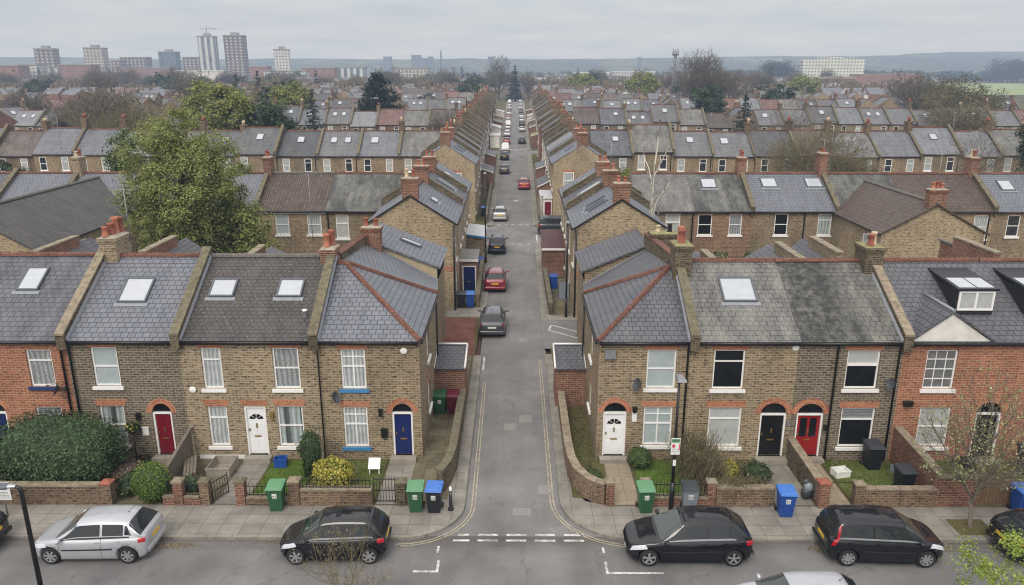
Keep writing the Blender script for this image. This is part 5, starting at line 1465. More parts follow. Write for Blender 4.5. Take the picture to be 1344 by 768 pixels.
class CarShape:
    """surface S(x, t): x along the car (front +x), t around the half section from sill (0) to roof centre (9)"""
    def __init__(s, L, W, Ht, hood=.72, cowl=.27, rooff=.08, roofr=-.34, rear=-.47, belt=.93, hoodh=.9, noseh=.66, tailh=.95, roofw=.57, rearw=.93):
        s.L, s.W, s.Ht = L, W, Ht
        h = L/2
        s.xc, s.xf, s.xr, s.xb = cowl*L, rooff*L, roofr*L, rear*L
        s.w = [(-h, W*.5*.72), (-h+.05, W*.5*.84), (-h+.22, W*.5*rearw), (-h+.8, W*.5*.985), (0, W*.5), (h-.9, W*.5*.985), (h-.4, W*.5*.9), (h-.12, W*.5*.74), (h-.02, W*.5*.55), (h, W*.5*.5)]
        s.zb = [(-h, .34), (-h+.15, .22), (-h+.6, .155), (h-.7, .15), (h-.2, .17), (h, .27)]
        s.belt = [(-h, tailh-.14), (-h+.06, tailh-.02), (s.xr, belt+.03), (0, belt-.01), (s.xc, belt-.03), (h-.55, hoodh-.1), (h-.15, noseh), (h, noseh-.12)]
        s.roof = [(-h, tailh-.12), (-h+.05, tailh+.02), (s.xb+.04, tailh+.1), (s.xr, Ht-.06), (s.xr+.35, Ht-.01), ((s.xf+s.xr)/2+.2, Ht), (s.xf, Ht-.06), (s.xf+.06, Ht-.1), (s.xc, hoodh+.04), (h-.7, hoodh-.02), (h-.2, noseh+.08), (h-.04, noseh-.02), (h, noseh-.08)]
        s.roofw = [(-h, .6), (s.xb+.05, roofw+.16), (s.xr, roofw), (s.xf, roofw), (s.xc, .72), (h-.3, .66), (h, .6)]
    def ring(s, x):
        w = interp(s.w, x); zb = interp(s.zb, x); zs = interp(s.belt, x); zr = max(interp(s.roof, x), zs+.012); wr = interp(s.roofw, x)*s.W*.5
        wr = min(wr*1.16, w*.93) if zr - zs > .1 else w*.86
        g = zr - zs
        return [(w*.86, zb), (w*.95, zb+.03), (w*.99, zb+.14), (w*1.0, zb+(zs-zb)*.5), (w*.99, zs-.13), (w*.95, zs-.02), (w*.92, zs+min(.012, g*.3)),
                (wr+(w*.92-wr)*.12, zs+g*.78), (wr*.9, zs+g*.93), (wr*.55, zs+g*.99), (0., zr)]
    def S(s, x, t, side=1, off=0.):
        r = s.ring(x); i = min(int(t), len(r)-2); f = t-i
        y = r[i][0]*(1-f)+r[i+1][0]*f; z = r[i][1]*(1-f)+r[i+1][1]*f
        if off:
            e = .01
            a = s.S(x+e, t, side); b = s.S(x-e, t, side); c = s.S(x, min(t+.05, 9.98), side); d = s.S(x, max(t-.05, 0), side)
            n = (a-b).cross(c-d).normalized()
            p = V((x, y*side, z))
            if n.dot(p - V((x*.8, 0, .6))) < 0: n = -n
            return p + n*off
        return V((x, y*side, z))
def patch(mb, cs, x0, x1, t0, t1, side, off=.006, nx=8, nt=5, m=0, x0b=None, x1b=None):
    """patch on the body; x0b/x1b: x limits at the top edge"""
    x0b = x0 if x0b is None else x0b; x1b = x1 if x1b is None else x1b
    rows = []
    for j in range(nt+1):
        f = j/nt; a = x0+(x0b-x0)*f; b = x1+(x1b-x1)*f; t = t0+(t1-t0)*f
        rows.append([cs.S(a+(b-a)*i/nx, t, side, off) for i in range(nx+1)])
    if side > 0: rows = rows[::-1]
    mb.grid(rows, m)
def screen(mb, cs, x0, x1, t0, off=.006, m=0):
    rows = []
    for j in range(9):
        x = x0+(x1-x0)*j/8
        left = [cs.S(x, t0+(9.99-t0)*k/6, 1, off) for k in range(7)]
        right = [V((p.x, -p.y, p.z)) for p in left[:-1]][::-1]
        rows.append(left+right)
    if x1 > x0: rows = rows[::-1]
    mb.grid(rows, m)
def make_car(name, label, style, paintm, loc, rz, group='cars parked along the streets', plate_rear='plate_yellow', simple=False, hub=5, text=None):
    D = dict(hatch=dict(L=3.95, W=1.69, Ht=1.5, belt=.88, hoodh=.87), small=dict(L=3.6, W=1.6, Ht=1.53, cowl=.29, rooff=.1, roofr=-.36, belt=.9, hoodh=.9), mpv=dict(L=3.95, W=1.7, Ht=1.58, cowl=.3, rooff=.12, roofr=-.4, belt=.92, hoodh=.98, noseh=.72, roofw=.6),
             big=dict(L=4.2, W=1.76, Ht=1.54, cowl=.25, rooff=.06, roofr=-.33, belt=.9, hoodh=.88, roofw=.55), van=dict(L=4.4, W=1.8, Ht=1.85, cowl=.32, rooff=.2, roofr=-.44, belt=1.05, hoodh=1.05, noseh=.8, roofw=.66))[style]
    cs = CarShape(**D); L, W = cs.L, cs.W; h = L/2
    root = thing(name, label, 'car', loc, rz, group)
    mb = MB()
    nx = 30 if simple else 60
    xs = sorted(set([-h + L*k/nx for k in range(nx+1)] + [-h+.02, -h+.05, h-.02, h-.05, cs.xc, cs.xf, cs.xr]))
    rows = []
    for x in xs:
        r = cs.ring(x)
        sub = []
        for i in range(len(r)-1):
            for f in ((0.,) if simple else (0., .5)):
                # soft rounding between section points
                y = r[i][0]*(1-f)+r[i+1][0]*f; z = r[i][1]*(1-f)+r[i+1][1]*f
                sub.append(V((x, y, z)))
        sub.append(V((x, 0, r[-1][1])))
        full = sub + [V((p.x, -p.y, p.z)) for p in sub[:-1]][::-1]
        rows.append(full)
    idx = mb.grid(rows, 0, True)
    mb.fi(idx[0], 0); mb.fi(idx[-1][::-1], 0)
    me = mb.mesh('body', [M[paintm], M['black_pl']])
    body = bpy.data.objects.new('body', me); COL.objects.link(body)
    bmm = bmesh.new(); bmm.from_mesh(me); bmesh.ops.recalc_face_normals(bmm, faces=bmm.faces); bmm.to_mesh(me); bmm.free()
    wr = .31; wx = (h-.72 if style != 'small' else h-.6, -h+.66 if style != 'small' else -h+.55)
    if not simple:
        cm = MB()
        for x in wx:
            for sgn in (-1, 1):
                a, b = (W/2-.3, W/2+.1)
                cm.lathe([(wr+.065, sgn*a), (wr+.065, sgn*b)], (x, 0, .31), 28, 1, 'y')
        cme = cm.mesh('cut', [M[paintm], M['black_pl']]); co_ = bpy.data.objects.new('cut', cme); COL.objects.link(co_)
        bmm = bmesh.new(); bmm.from_mesh(cme); bmesh.ops.recalc_face_normals(bmm, faces=bmm.faces); bmm.to_mesh(cme); bmm.free()
        md = body.modifiers.new('b', 'BOOLEAN'); md.object = co_; md.operation = 'DIFFERENCE'; md.solver = 'EXACT'
        dg = bpy.context.evaluated_depsgraph_get()
        me2 = bpy.data.meshes.new_from_object(body.evaluated_get(dg))
        body.modifiers.clear(); body.data = me2
        bpy.data.objects.remove(co_)
        me2.materials.clear(); me2.materials.append(M[paintm]); me2.materials.append(M['black_pl'])
    else:
        for x in wx:
            pass
    body.parent = root; body.name = 'body'
    # glazing
    xbp = (cs.xf+cs.xr)/2 + .02
    for s_ in (1, -1):
        g = MB(); patch(g, cs, xbp+.04, cs.xc-.1, 6.25, 7.0, s_, x1b=cs.xf+.05); g.build('window', M['car_glass'], root)
        g = MB(); patch(g, cs, cs.xr+.12, xbp-.04, 6.25, 7.0, s_); g.build('window', M['car_glass'], root)
        if style in ('mpv', 'hatch', 'big', 'small'):
            g = MB(); patch(g, cs, cs.xr-.16, cs.xr+.07, 6.3, 6.95, s_, nx=4, x0b=cs.xr+.0); g.build('quarter_window', M['car_glass'], root)
    if not simple:
        for s_ in (1, -1):
            g = MB(); patch(g, cs, cs.xr-.1, cs.xc-.1, 6.08, 6.2, s_, .008, 14, 1); g.build('belt_strip', M['galv'] if paintm == 'p_black' else M['black_pl'], root)  # on black cars a pale strip stands in for the belt highlight
    g = MB(); screen(g, cs, cs.xf+.04, cs.xc-.04, 7.15); g.build('windscreen', M['car_screen'], root)
    g = MB(); screen(g, cs, cs.xr-.05, cs.xb+.05, 7.15); g.build('rear_window', M['car_glass'], root)
    for s_ in (1, -1):
        g = MB(); patch(g, cs, h-.66, h-.1, 4.0, 5.7, s_, .008, 8, 5, x0b=h-.56, x1b=h-.2); g.build('headlight', M['lens_clear'], root)
        g = MB()
        if style == 'mpv': patch(g, cs, -h+.07, -h+.2, 3.8, 7.4, s_, .01, 4, 8, x0b=cs.xr-.1, x1b=cs.xr+.02)
        else: patch(g, cs, -h+.05, -h+.26, 4.0, 5.9, s_, .01, 5, 5)
        g.build('tail_light', M['lens_red'], root)
    if not simple:
        # dark lower trim, door seams, handles, side strip
        for s_ in (1, -1):
            g = MB(); patch(g, cs, wx[1]+wr+.1, wx[0]-wr-.1, .1, 1.2, s_, .008, 10, 2); g.build('sill', M['black_pl'], root)
            for x, t0, t1 in ((xbp, 1.5, 6.2), (cs.xc-.16, 1.6, 5.6)):
                g = MB(); patch(g, cs, x-.006, x+.006, t0, t1, s_, .003, 1, 8); g.build('door_seam', M['soot'], root)
            g = MB(); patch(g, cs, wx[1]+wr+.14, wx[0]-wr-.12, 3.15, 3.38, s_, .008, 12, 1); g.build('side_strip', M['black_pl'], root)
            for x in (xbp+.12, cs.xr+.28):
                g = MB(); c = cs.S(x, 4.7, s_, .012); g.box((c.x-.08, c.y-.012, c.z-.015), (c.x+.08, c.y+.012, c.z+.015)); g.build('door_handle', M[paintm], root)
        # front grille and lower bumper
        g = MB(); screen_front(g, cs, h-.015, .42, .6, W*.26); g.build('grille', M['black_pl'], root)
        g = MB(); screen_front(g, cs, h-.03, .27, .36, W*.3); g.build('bumper_intake', M['black_pl'], root)
        g = MB(); g.box((cs.xr+.15, -.01, cs.Ht-.03), (cs.xr+.2, .01, cs.Ht)); g.tube([(cs.xr+.18, 0, cs.Ht-.02), (cs.xr-.1, 0, cs.Ht+.28)], .006, 4); g.build('aerial', M['black'], root)
        # sunroof panel of car glass, on black cars only
        g = MB(); rows = []
        for j in range(5):
            x = cs.xf-.14-.5*j/4
            rows.append([cs.S(x, 9.05+.93*k/4, 1, .005) for k in range(5)] + [V((p.x, -p.y, p.z)) for p in [cs.S(x, 9.05+.93*k/4, 1, .005) for k in range(4)]][::-1])
        if paintm == 'p_black': g.grid(rows[::1], 0); g.build('sunroof', M['car_glass'], root)
    for s_ in (1, -1):
        g = MB(); c = cs.S(cs.xc-.22, 6.0, s_)
        rows = []
        for k, (u, rr) in enumerate(((-.07,.0),(-.06,.055),(0,.08),(.05,.07),(.085,.03),(.09,.0))):
            rows.append([(c.x+u*.9+.0, c.y+s_*(.13+.12*math.cos(t)*rr/.08), c.z+.07+rr*math.sin(t)) for t in [2*PI*j/10 for j in range(10)]])
        g.grid(rows, 0, True); g.tube([(c.x, c.y-s_*.02, c.z+.02), (c.x, c.y+s_*.06, c.z+.05)], .02, 5)
        g.build('door_mirror', M[paintm], root)
    # plates
    g = MB(); g.box((-h-.012,-.26,.68),(-h+.03,.26,.79)); pl_ = g.build('number_plate', M[plate_rear], root)
    g = MB(); g.box((h-.03,-.26,.38),(h+.012,.26,.49)); g.build('number_plate', M['plate_white'], root)
    # rear bumper step
    g = MB(); rows = []
    for zz in (.36, .44, .5, .52):
        row = []
        for k in range(13):
            y = -W*.42 + W*.84*k/12
            row.append((-h-.02-.03*(1-abs(y)/(W*.45))**.5+(0 if zz < .51 else .04), y, zz))
        rows.append(row)
    g.grid(rows, 0); g.build('bumper', M[paintm] if not simple else M['black_pl'], root)
    for x in wx:
        for s_ in (1, -1):
            yc = s_*(W/2-.12)
            g = MB(); g.lathe([(.22, -.09), (wr-.03, -.1), (wr, -.07), (wr, .07), (wr-.03, .1), (.22, .09)], (x, yc, .31-.0), 24 if not simple else 14, axis='y', cap=False)
            wo = g.build('wheel', M['rubber'], root)
            r = MB()
            yo = yc + s_*.075
            r.lathe([(.0005, yo-yc+0*1), (.05, yo-yc+s_*.012), (.06, yo-yc)], (x, yc, .31), 12, axis='y', cap=False)
            r.lathe([(.2, yo-yc), (.225, yo-yc+s_*.014), (.24, yo-yc)], (x, yc, .31), 24 if not simple else 14, axis='y', cap=False)
            for k in range(hub):
                t = 2*PI*k/hub+.3; a = V((math.cos(t), 0, math.sin(t))); b = V((-math.sin(t), 0, math.cos(t)))
                c = V((x, yo, .31)); o_ = V((0, s_*.012, 0))
                P = [c+a*.04-b*.03, c+a*.2-b*.042, c+a*.2+b*.042, c+a*.04+b*.03]
                r.face([p+o_ for p in P] if s_ < 0 else [p+o_ for p in P[::-1]])
            d = MB(); 
            r.lathe([(.0005, yo-yc-s_*.03), (.2, yo-yc-s_*.03)], (x, yc, .31), 16, 1, axis='y', cap=False)
            r.build('rim', [M['alloy'], M['black_pl']], wo)
    return root
def screen_front(mb, cs, x, z0, z1, hw):
    rows = []
    for z in (z0, (z0+z1)/2, z1):
        rows.append([(x + .03*(1-(k/6-1)**2) , -hw+2*hw*k/12, z) for k in range(13)])
    mb.grid(rows[::-1], 0, False, False)
CARS = 'cars parked along the main road'
RZ = -.1
make_car('parked_car', 'silver five door hatchback facing left on the main road', 'hatch', 'p_silver', (-14.35, 22.75, RZ), PI+.02, CARS, hub=7)
make_car('parked_car', 'small black hatchback facing left with silver hubcaps', 'small', 'p_black', (-6.17, 22.72, RZ), PI+.02, CARS, hub=6)
make_car('parked_car', 'shiny black hatchback facing left at the right corner', 'big', 'p_black', (5.85, 22.75, RZ), PI-.0, CARS, hub=5)
make_car('parked_car', 'black people carrier facing right with tall red tail lights', 'mpv', 'p_black', (12.45, 22.72, RZ), -.03, CARS, hub=8)
make_car('parked_car', 'black car cut off by the left edge of the photo', 'hatch', 'p_black', (-19.8, 22.7, RZ), PI+.02, CARS)
make_car('parked_car', 'black car cut off by the right edge behind green leaves', 'hatch', 'p_black', (18.55, 22.75, RZ), .03, CARS)
make_car('parked_car', 'pale silver car at the bottom edge with only its roof showing', 'big', 'p_silver', (8.35, 19.2, RZ), PI, CARS)
SIDE = 'cars parked along the side street'
make_car('parked_car', 'dark grey hatchback nearest on the left of the side street', 'hatch', 'p_grey', (-1.45, 46.2, -.096), PI/2, SIDE, plate_rear='plate_white', hub=5)
make_car('parked_car', 'maroon hatchback parked second on the left of the side street', 'hatch', 'p_red', (-1.53, 56.1, -.096), PI/2, SIDE)
make_car('parked_car', 'dark navy hatchback parked third on the left of the side street', 'small', 'p_navy', (-1.68, 68.0, -.096), PI/2, SIDE)
make_car('parked_car', 'silver estate parked fourth on the left, just past the cross street', 'hatch', 'p_beige', (-1.75, 83.4, -.096), PI/2, SIDE)
make_car('parked_car', 'bright red car on the right of the side street', 'hatch', 'p_brightred', (1.15, 106., -.096), PI/2, SIDE)
make_car('parked_car', 'dark car with grey roof waiting in the right of the cross street', 'van', 'p_darkgrey', (4.4, 75.6, -.1), 0., SIDE)
proto = {}
def far_car(paintm, style='hatch'):
    k = (paintm, style)
    return k
FC = [('p_grey','hatch',-1.8,122,'left','dark grey'),('p_navy','hatch',-2.05,141,'left','navy'),('p_white','van',-2.1,154.6,'left','white'),('p_brightred','hatch',-2.05,171,'left','red'),
      ('p_white','hatch',-2.15,190,'left','white'),('p_beige','hatch',-2.15,200,'left','silver'),('p_silver','hatch',-2.15,212,'left','pale silver'),('p_white','van',-2.2,224,'left','white'),('p_red','hatch',-2.25,236,'left','maroon'),
      ('p_silver','hatch',-2.4,250,'left','silver'),('p_brightred','hatch',-2.45,262,'left','red'),('p_white','hatch',-2.5,280,'left','white'),('p_grey','hatch',-2.6,300,'left','grey'),('p_white','hatch',-2.7,320,'left','white'),('p_silver','hatch',-2.8,345,'left','silver'),('p_white','van',-3.0,375,'left','white'),
      ('p_navy','hatch',1.35,172,'right','dark navy'),('p_white','hatch',1.6,205,'right','white'),('p_darkgrey','hatch',1.75,226,'right','dark grey'),('p_silver','hatch',1.85,242,'right','silver'),('p_white','hatch',1.9,262,'right','white'),('p_grey','hatch',1.95,290,'right','grey'),('p_white','hatch',2.0,320,'right','white'),('p_silver','hatch',2.1,350,'right','silver'),('p_white','hatch',2.2,385,'right','white')]
ORD = ['first','second','third','fourth','fifth','sixth','seventh','eighth','ninth','tenth','eleventh','twelfth','thirteenth','fourteenth','fifteenth','sixteenth','seventeenth','eighteenth','nineteenth','twentieth',
       'twenty-first','twenty-second','twenty-third','twenty-fourth','twenty-fifth','twenty-sixth','twenty-seventh','twenty-eighth','twenty-ninth','thirtieth']
cnt = {'left': 4, 'right': 1}
for pm, st, x, y, sd, cl in FC:
    n = cnt[sd]; cnt[sd] += 1
    lb = '%s %s parked %s from the front on the %s kerb of the side street' % (cl, 'van' if st == 'van' else 'car', ORD[n], sd)
    if st not in proto:
        proto[st] = make_car('parked_car', lb, st, pm, (x, y, -.096), PI/2, SIDE, simple=True)
    else:
        c = copy_tree(proto[st], (x, y, -.096), PI/2, lb, SIDE)
        for ch in c.children:
            if ch.name.startswith(('body', 'door_mirror')):
                ch.material_slots[0].link = 'OBJECT'; ch.material_slots[0].material = M[pm]
# ------------------------------------------------------------------ terraces behind
def far_window(root, pl, u0, u1, z0, z1, glass='gl_far', sill=True, style='sash'):
    mb = MB(); f = .08
    B = lambda a, b, c, d, e=.03: pl.box(mb, a, b, c, d, .002, e)
    B(u0, u0+f, z0, z1); B(u1-f, u1, z0, z1); B(u0+f, u1-f, z1-f, z1); B(u0+f, u1-f, z0, z0+f)
    zt = z0 + (z1-z0)*(.5 if style == 'sash' else .68); B(u0+f, u1-f, zt-.035, zt+.035)
    if sill: B(u0-.1, u1+.1, z0-.14, z0, .12)
    pl.quad(mb, u0+f, u1-f, z0+f, z1-f, .008, 1)
    return mb.build('window', [M['white'], M[glass]], root)
def terr(label, w, D, e, r, brick, roof, wins=(), skys=(), chim=None, para='', full=False, pots=2, pipe_x=None, ridge='ridge', gable='', fascia=None, group=None, name='terraced_house', ch_mat='brick_redwall', lintels=True, up=.36, chim_y=0., ch_h=1.35, brick2=None):
    """house in local axes, front wall at y=-D/2 facing -y, party walls at x=+-w/2"""
    root = thing(name, label, 'house', (0, 0, 0), 0, group)
    h, d = w/2, D/2
    mb = MB()
    pl = Pl((0, -d, 0), (1, 0, 0), (0, -1, 0))
    if full: wall_open(mb, pl, -h, h, -.2, e, [(a[0], a[1], a[2], a[3], 0.) for a in wins])
    else: pl.quad(mb, -h, h, -.2, e, 0)
    mb.face([(h,d,-.2),(-h,d,-.2),(-h,d,e),(h,d,e)])
    mb.face([(-h,d,-.2),(-h,-d,-.2),(-h,-d,e),(-h,0,r-.05),(-h,d,e)]); mb.face([(h,-d,-.2),(h,d,-.2),(h,d,e),(h,0,r-.05),(h,-d,e)])
    if full: mb.box((-h+.1,-d+.3,0),(h-.1,-d+.34,e-.1), 1)  # dark-coloured sheet standing in for the unlit interior
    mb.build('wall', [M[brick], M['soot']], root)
    rb = MB(); o_ = .2; dz = o_*(r-e)/d
    slab(rb, [(-h,-d-o_,e-dz+.03),(h,-d-o_,e-dz+.03),(h,0,r+.03),(-h,0,r+.03)], .08); slab(rb, [(h,d+o_,e-dz+.03),(-h,d+o_,e-dz+.03),(-h,.004,r+.03),(h,.004,r+.03)], .08)
    rb.build('roof', M[roof], root)
    if full:
        rb = MB(); ridge_line(rb, (-h+.02,0,r+.06), (h-.02,0,r+.06), .12); rb.build('ridge_tiles', M[ridge], root)
    else:
        rb = MB(); rb.tube([(-h+.02,0,r+.04),(h-.02,0,r+.04)], .12, 5); rb.build('ridge_tiles', M[ridge], root)
    for sd in para:
        x = -h if sd == 'l' else h
        pb = MB(); a = .14
        ys = [-d-o_, 0, d+o_]; zs = [e-dz, r, e-dz]
        for i in (0, 1):
            pb.hexa([(x-a,ys[i],zs[i]-.3),(x+a,ys[i],zs[i]-.3),(x+a,ys[i+1],zs[i+1]-.3),(x-a,ys[i+1],zs[i+1]-.3),(x-a,ys[i],zs[i]+up),(x+a,ys[i],zs[i]+up),(x+a,ys[i+1],zs[i+1]+up),(x-a,ys[i+1],zs[i+1]+up)])
        p_ = pb.build('party_wall', M['brick_old'], root)
        cb = MB()
        for i in (0, 1):
            if full: coping_run(cb, (x, ys[i], zs[i]+up+.001), (x, ys[i+1]+(.02 if i else 0), zs[i+1]+up+.001), .36, .07)
            else: cb.hexa([(x-.18,ys[i],zs[i]+up+.001),(x+.18,ys[i],zs[i]+up+.001),(x+.18,ys[i+1],zs[i+1]+up+.001),(x-.18,ys[i+1],zs[i+1]+up+.001),(x-.18,ys[i],zs[i]+up+.07),(x+.18,ys[i],zs[i]+up+.07),(x+.18,ys[i+1],zs[i+1]+up+.07),(x-.18,ys[i+1],zs[i+1]+up+.07)])
        cb.build('coping', M['coping_dark'], p_)
    gb = MB(); gb.tube([(-h,-d-o_-.05,e-dz-.03),(h,-d-o_-.05,e-dz-.03)], .06, 6 if full else 4); gb.build('gutter', M['black'], root)
    if fascia: fb = MB(); fb.box((-h,-d-.06,e-.32),(h,-d-.003,e-.1)); fb.build('fascia', M[fascia], root)
    for a in wins:
        st = a[4] if len(a) > 4 else 'sash'; gl = a[5] if len(a) > 5 else 'gl_far'
        if full:
            window(root, (0,0,0), pl, a[0], a[2], a[1], a[3], st, gl, rev=.09)
            if lintels: lb = MB(); lintel(lb, pl, a[0]-.05, a[2]+.05, a[3], .22); lb.build('lintel', M['brick_orange'], root)
        else: far_window(root, pl, a[0], a[2], a[1], a[3], gl, True, st)
    for s_ in skys:
        x, f, sw, sh = s_[:4]
        c = V((x, -d*(1-f), e+(r-e)*f+.04)); uvv = V((0, d, r-e))
        if full: skylight(root, (0,0,0), c, (1,0,0), uvv, sw, sh, flash=True)
        else:
            n_ = V((1,0,0)).cross(uvv.normalized()); sb = MB(); u_ = uvv.normalized()
            P = [c+V((a*sw/2,0,0))+u_*b*sh/2 for a, b in ((-1,-1),(1,-1),(1,1),(-1,1))]
            sb.hexa(P+[p+n_*.08 for p in P]); q = [c+(p-c)*.86+n_*.084 for p in P]; sb.face(q, 1)
            sb.build('skylight', [M['greyplastic'], M['sky_glass']], root)
    for sd in (chim or ''):
        x = -h+.05 if sd == 'l' else (h-.05 if sd == 'r' else 0)
        if sd in 'LR': x = (-h+.33) if sd == 'L' else (h-.33)
        ps = []
        for k in range(pots):
            ps.append((0., -.42+.84*(k+.5)/pots, R.uniform(.35,.6), .13, R.choice(['terracotta','terra_dark','terra_dark','pot_cream'])))
        if full: chimney(root, (0,0,0), x, chim_y, r-.7, r+ch_h, .62, 1.05, ch_mat, ps)
        else:
            cb = MB(); cb.box((x-.32,chim_y-.5,r-.8),(x+.32,chim_y+.5,r+ch_h-.25)); cb.box((x-.38,chim_y-.56,r+ch_h-.25),(x+.38,chim_y+.56,r+ch_h-.05))
            c_ = cb.build('chimney', M[ch_mat], root)
            for px, py, ph, pr, pm in ps:
                pb = MB(); pb.lathe([(pr*1.05,0),(pr*.85,ph),(.001,ph)], (x+px,chim_y+py,r+ch_h-.06), 6); pb.build('chimney_pot', M[pm], c_)
    if pipe_x is not None: pipe(root, (0,0,0), [(pipe_x,-d-.12,e-.15),(pipe_x,-d-.07,e-.4),(pipe_x,-d-.07,0)], .05)
    return root
def place(o, x, y, rz=0.): o.location = (x, y, 0); o.rotation_euler = (0, 0, rz); return o

ROWB = 'houses of the first terrace behind'
def rowB(label, x0, x1, brick, roof, wins, skys=(), chim=None, para='r', **k):
    c = (x0+x1)/2; w = x1-x0
    ws = [(a-c, z0, b-c, z1, *rest) for a, z0, b, z1, *rest in wins]
    sk = [(a-c, f, sw, sh) for a, f, sw, sh in skys]
    o = terr(label, w-.01, 8., 5.3, 7.6, brick, roof, ws, sk, chim, para, True, group=ROWB, **k)
    return place(o, c, 63.)
rowB('house with pale weathered roof and birch trunk before it, right of the gable', 9.4, 14.0, 'brick_rear', 'slate_lichen', [(11.75,3.2,12.9,5.0,'top2','gl_pale')], para='', pipe_x=2.15, chim=None)
rowB('russet brick house with one rooflight and two white windows, right of the birch', 14.0, 18.5, 'brick_rust', 'slate_mottle', [(14.3,3.3,15.4,4.95,'sash','gl_dark'),(16.75,3.3,17.75,4.95,'sash','gl_lace')], [(15.6,.7,1.2,1.2)], 'r', 'r')
rowB('wide brown brick house with two rooflights on one slate roof', 18.5, 25.1, 'brick_rear', 'slate_blue', [(20.3,3.3,21.35,5.0,'sash','gl_dark'),(23.7,3.3,24.75,5.0,'top','gl_fold')], [(20.5,.72,1.25,1.2),(24.1,.72,1.3,1.2)], 'r', 'r', pipe_x=.8, ch_h=1.7)
rowB('slate house joined to the brown tiled gable wing', 25.1, 30.6, 'brick_rear', 'slate_mottle', [(26.,3.3,27.,5.0)], (), None, '')
rowB('brown ribbed tile house beside the brown gable wing', 30.6, 37.4, 'brick_rear', 'tile_brown', [(35.9,3.0,37.,4.9,'sash','gl_net')], (), 'r', 'r', pipe_x=3.0)
rowB('slate house with a rooflight in first terrace behind, at far right', 37.4, 42.8, 'brick_rear', 'slate_blue', [(38.5,3.2,39.5,4.9)], [(39.5,.65,1.1,1.3)], None, 'r')
rowB('last slate house of first terrace behind, beyond the right edge', 42.8, 48., 'brick_rear', 'slate_dark', [(44,3.2,45,4.9)], (), None, 'r')
rowB('lichen stained slate house tucked behind the left gable house', -14.9, -9.3, 'brick_rear', 'slate_mottle', [(-14.15,3.0,-13.15,4.9,'top2','gl_pale')], (), None, '', pipe_x=-2.65)
rowB('brown ribbed tile house with two grey sash windows and white fascia', -20.4, -14.9, 'brick_rear', 'tile_brown', [(-18.9,3.3,-17.85,4.9,'sash','gl_blind'),(-16.4,3.3,-15.3,4.9,'sash','gl_net')], (), 'l', 'l', fascia='white', ridge='ridge_grey', lintels=False)
rowB('slate house partly hidden by the large olive tree, right side', -25.6, -20.4, 'brick_rear', 'slate_blue', [(-22,3.2,-21,4.9,'sash','gl_pale')], (), None, 'l', pipe_x=2.3)
rowB('slate house wholly behind the large olive tree', -30.8, -25.6, 'brick_rear', 'slate_plum', [(-28,3.2,-27,4.9)], [(-28,.6,1.,1.2)], None, 'l')
rowB('slate house just left of the large olive tree', -36., -30.8, 'brick_rear', 'slate_blue', [(-33,3.2,-32,4.9)], (), 'l', 'l', pots=3, ch_mat='brick_tan')
rowB('slate house behind the dark tiled rear wing at the left', -41.2, -36., 'brick_rear', 'slate_blue', [(-39,3.2,-38,4.9)], (), None, 'l')
rowB('last slate house of first terrace behind, beyond the left edge', -46.4, -41.2, 'brick_rear', 'slate_plum', [(-44,3.2,-43,4.9)], (), 'l', 'l')
# cross gabled rear wings
def wing(label, xc, w, y0, y1, e, r, brick, roof, chim_y, wins=(), side_wins=(), mat_ch='brick_redwall'):
    """gable wing with its ridge along the depth, gable wall facing the viewer"""
    root = thing('rear_wing', label, 'house wing', (xc, (y0+y1)/2, 0)); org = root.location[:]
    h = w/2; mb = MB()
    mb.face([(xc-h,y0,-.1),(xc+h,y0,-.1),(xc+h,y0,e),(xc,y0,r),(xc-h,y0,e)])
    mb.face([(xc-h,y1,-.1),(xc-h,y0,-.1),(xc-h,y0,e),(xc-h,y1,e)]); mb.face([(xc+h,y0,-.1),(xc+h,y1,-.1),(xc+h,y1,e),(xc+h,y0,e)])
    mb.build('wall', M[brick], root, org)
    rb = MB(); yb = y1+3.2
    for s in (-1, 1):
        q = [(xc+s*(h+.2), y0-.15, e-.2*(r-e)/h+.05), (xc+s*(h+.2), y1+.0, e-.2*(r-e)/h+.05), (xc, yb, r+.05), (xc, y0-.15, r+.05)]
        slab(rb, q, .09)
    rb.build('roof', M[roof], root, org)
    tb = MB()
    for s in (-1, 1): tb.tube([(xc+s*(h+.2),y0-.2,e-.2*(r-e)/h),(xc+s*(h+.2),y1-.2,e-.2*(r-e)/h)], .06, 6)
    tb2 = tb.build('gutter', M['black'], root, org)
    hb = MB(); ridge_line(hb, (xc,y0-.1,r+.1), (xc,yb-.3,r+.1), .12); hb.build('ridge_tiles', M['ridge_grey'], root, org)
    chimney(root, org, xc, y0+.35, e+.6, r+1.0, 1.15, .68, mat_ch, [(-.3,0,.42,.14,'terracotta'),(0,0,.5,.14,'terra_dark'),(.3,0,.36,.13,'terracotta')])
    for (side, a, z0, b, z1) in side_wins:
        pl = Pl((xc+side*h, 0, 0), (0, 1, 0), (side, 0, 0))
        wb = MB(); f = .08
        for c in ((a,a+f,z0,z1),(b-f,b,z0,z1),(a+f,b-f,z0,z0+f),(a+f,b-f,z1-f,z1)): pl.box(wb, *c, .002, .04)
        wo = wb.build('window', M['white'], root, org)
        gb = MB(); pl.quad(gb, a+f, b-f, z0+f, z1-f, .01); gb.build('pane', M['gl_net'], wo, org)
        sb = MB(); pl.box(sb, a-.1, b+.1, z0-.13, z0-.002, .002, .12); sb.build('sill', M['white'], wo, org)
    return root
wing('brown tiled gable wing with red chimney on its bare brick gable', 28.4, 7.0, 51., 59.5, 5.2, 7.1, 'brick_yellow', 'tile_brown', 0, side_wins=[(-1,52.6,2.6,53.6,4.6)])
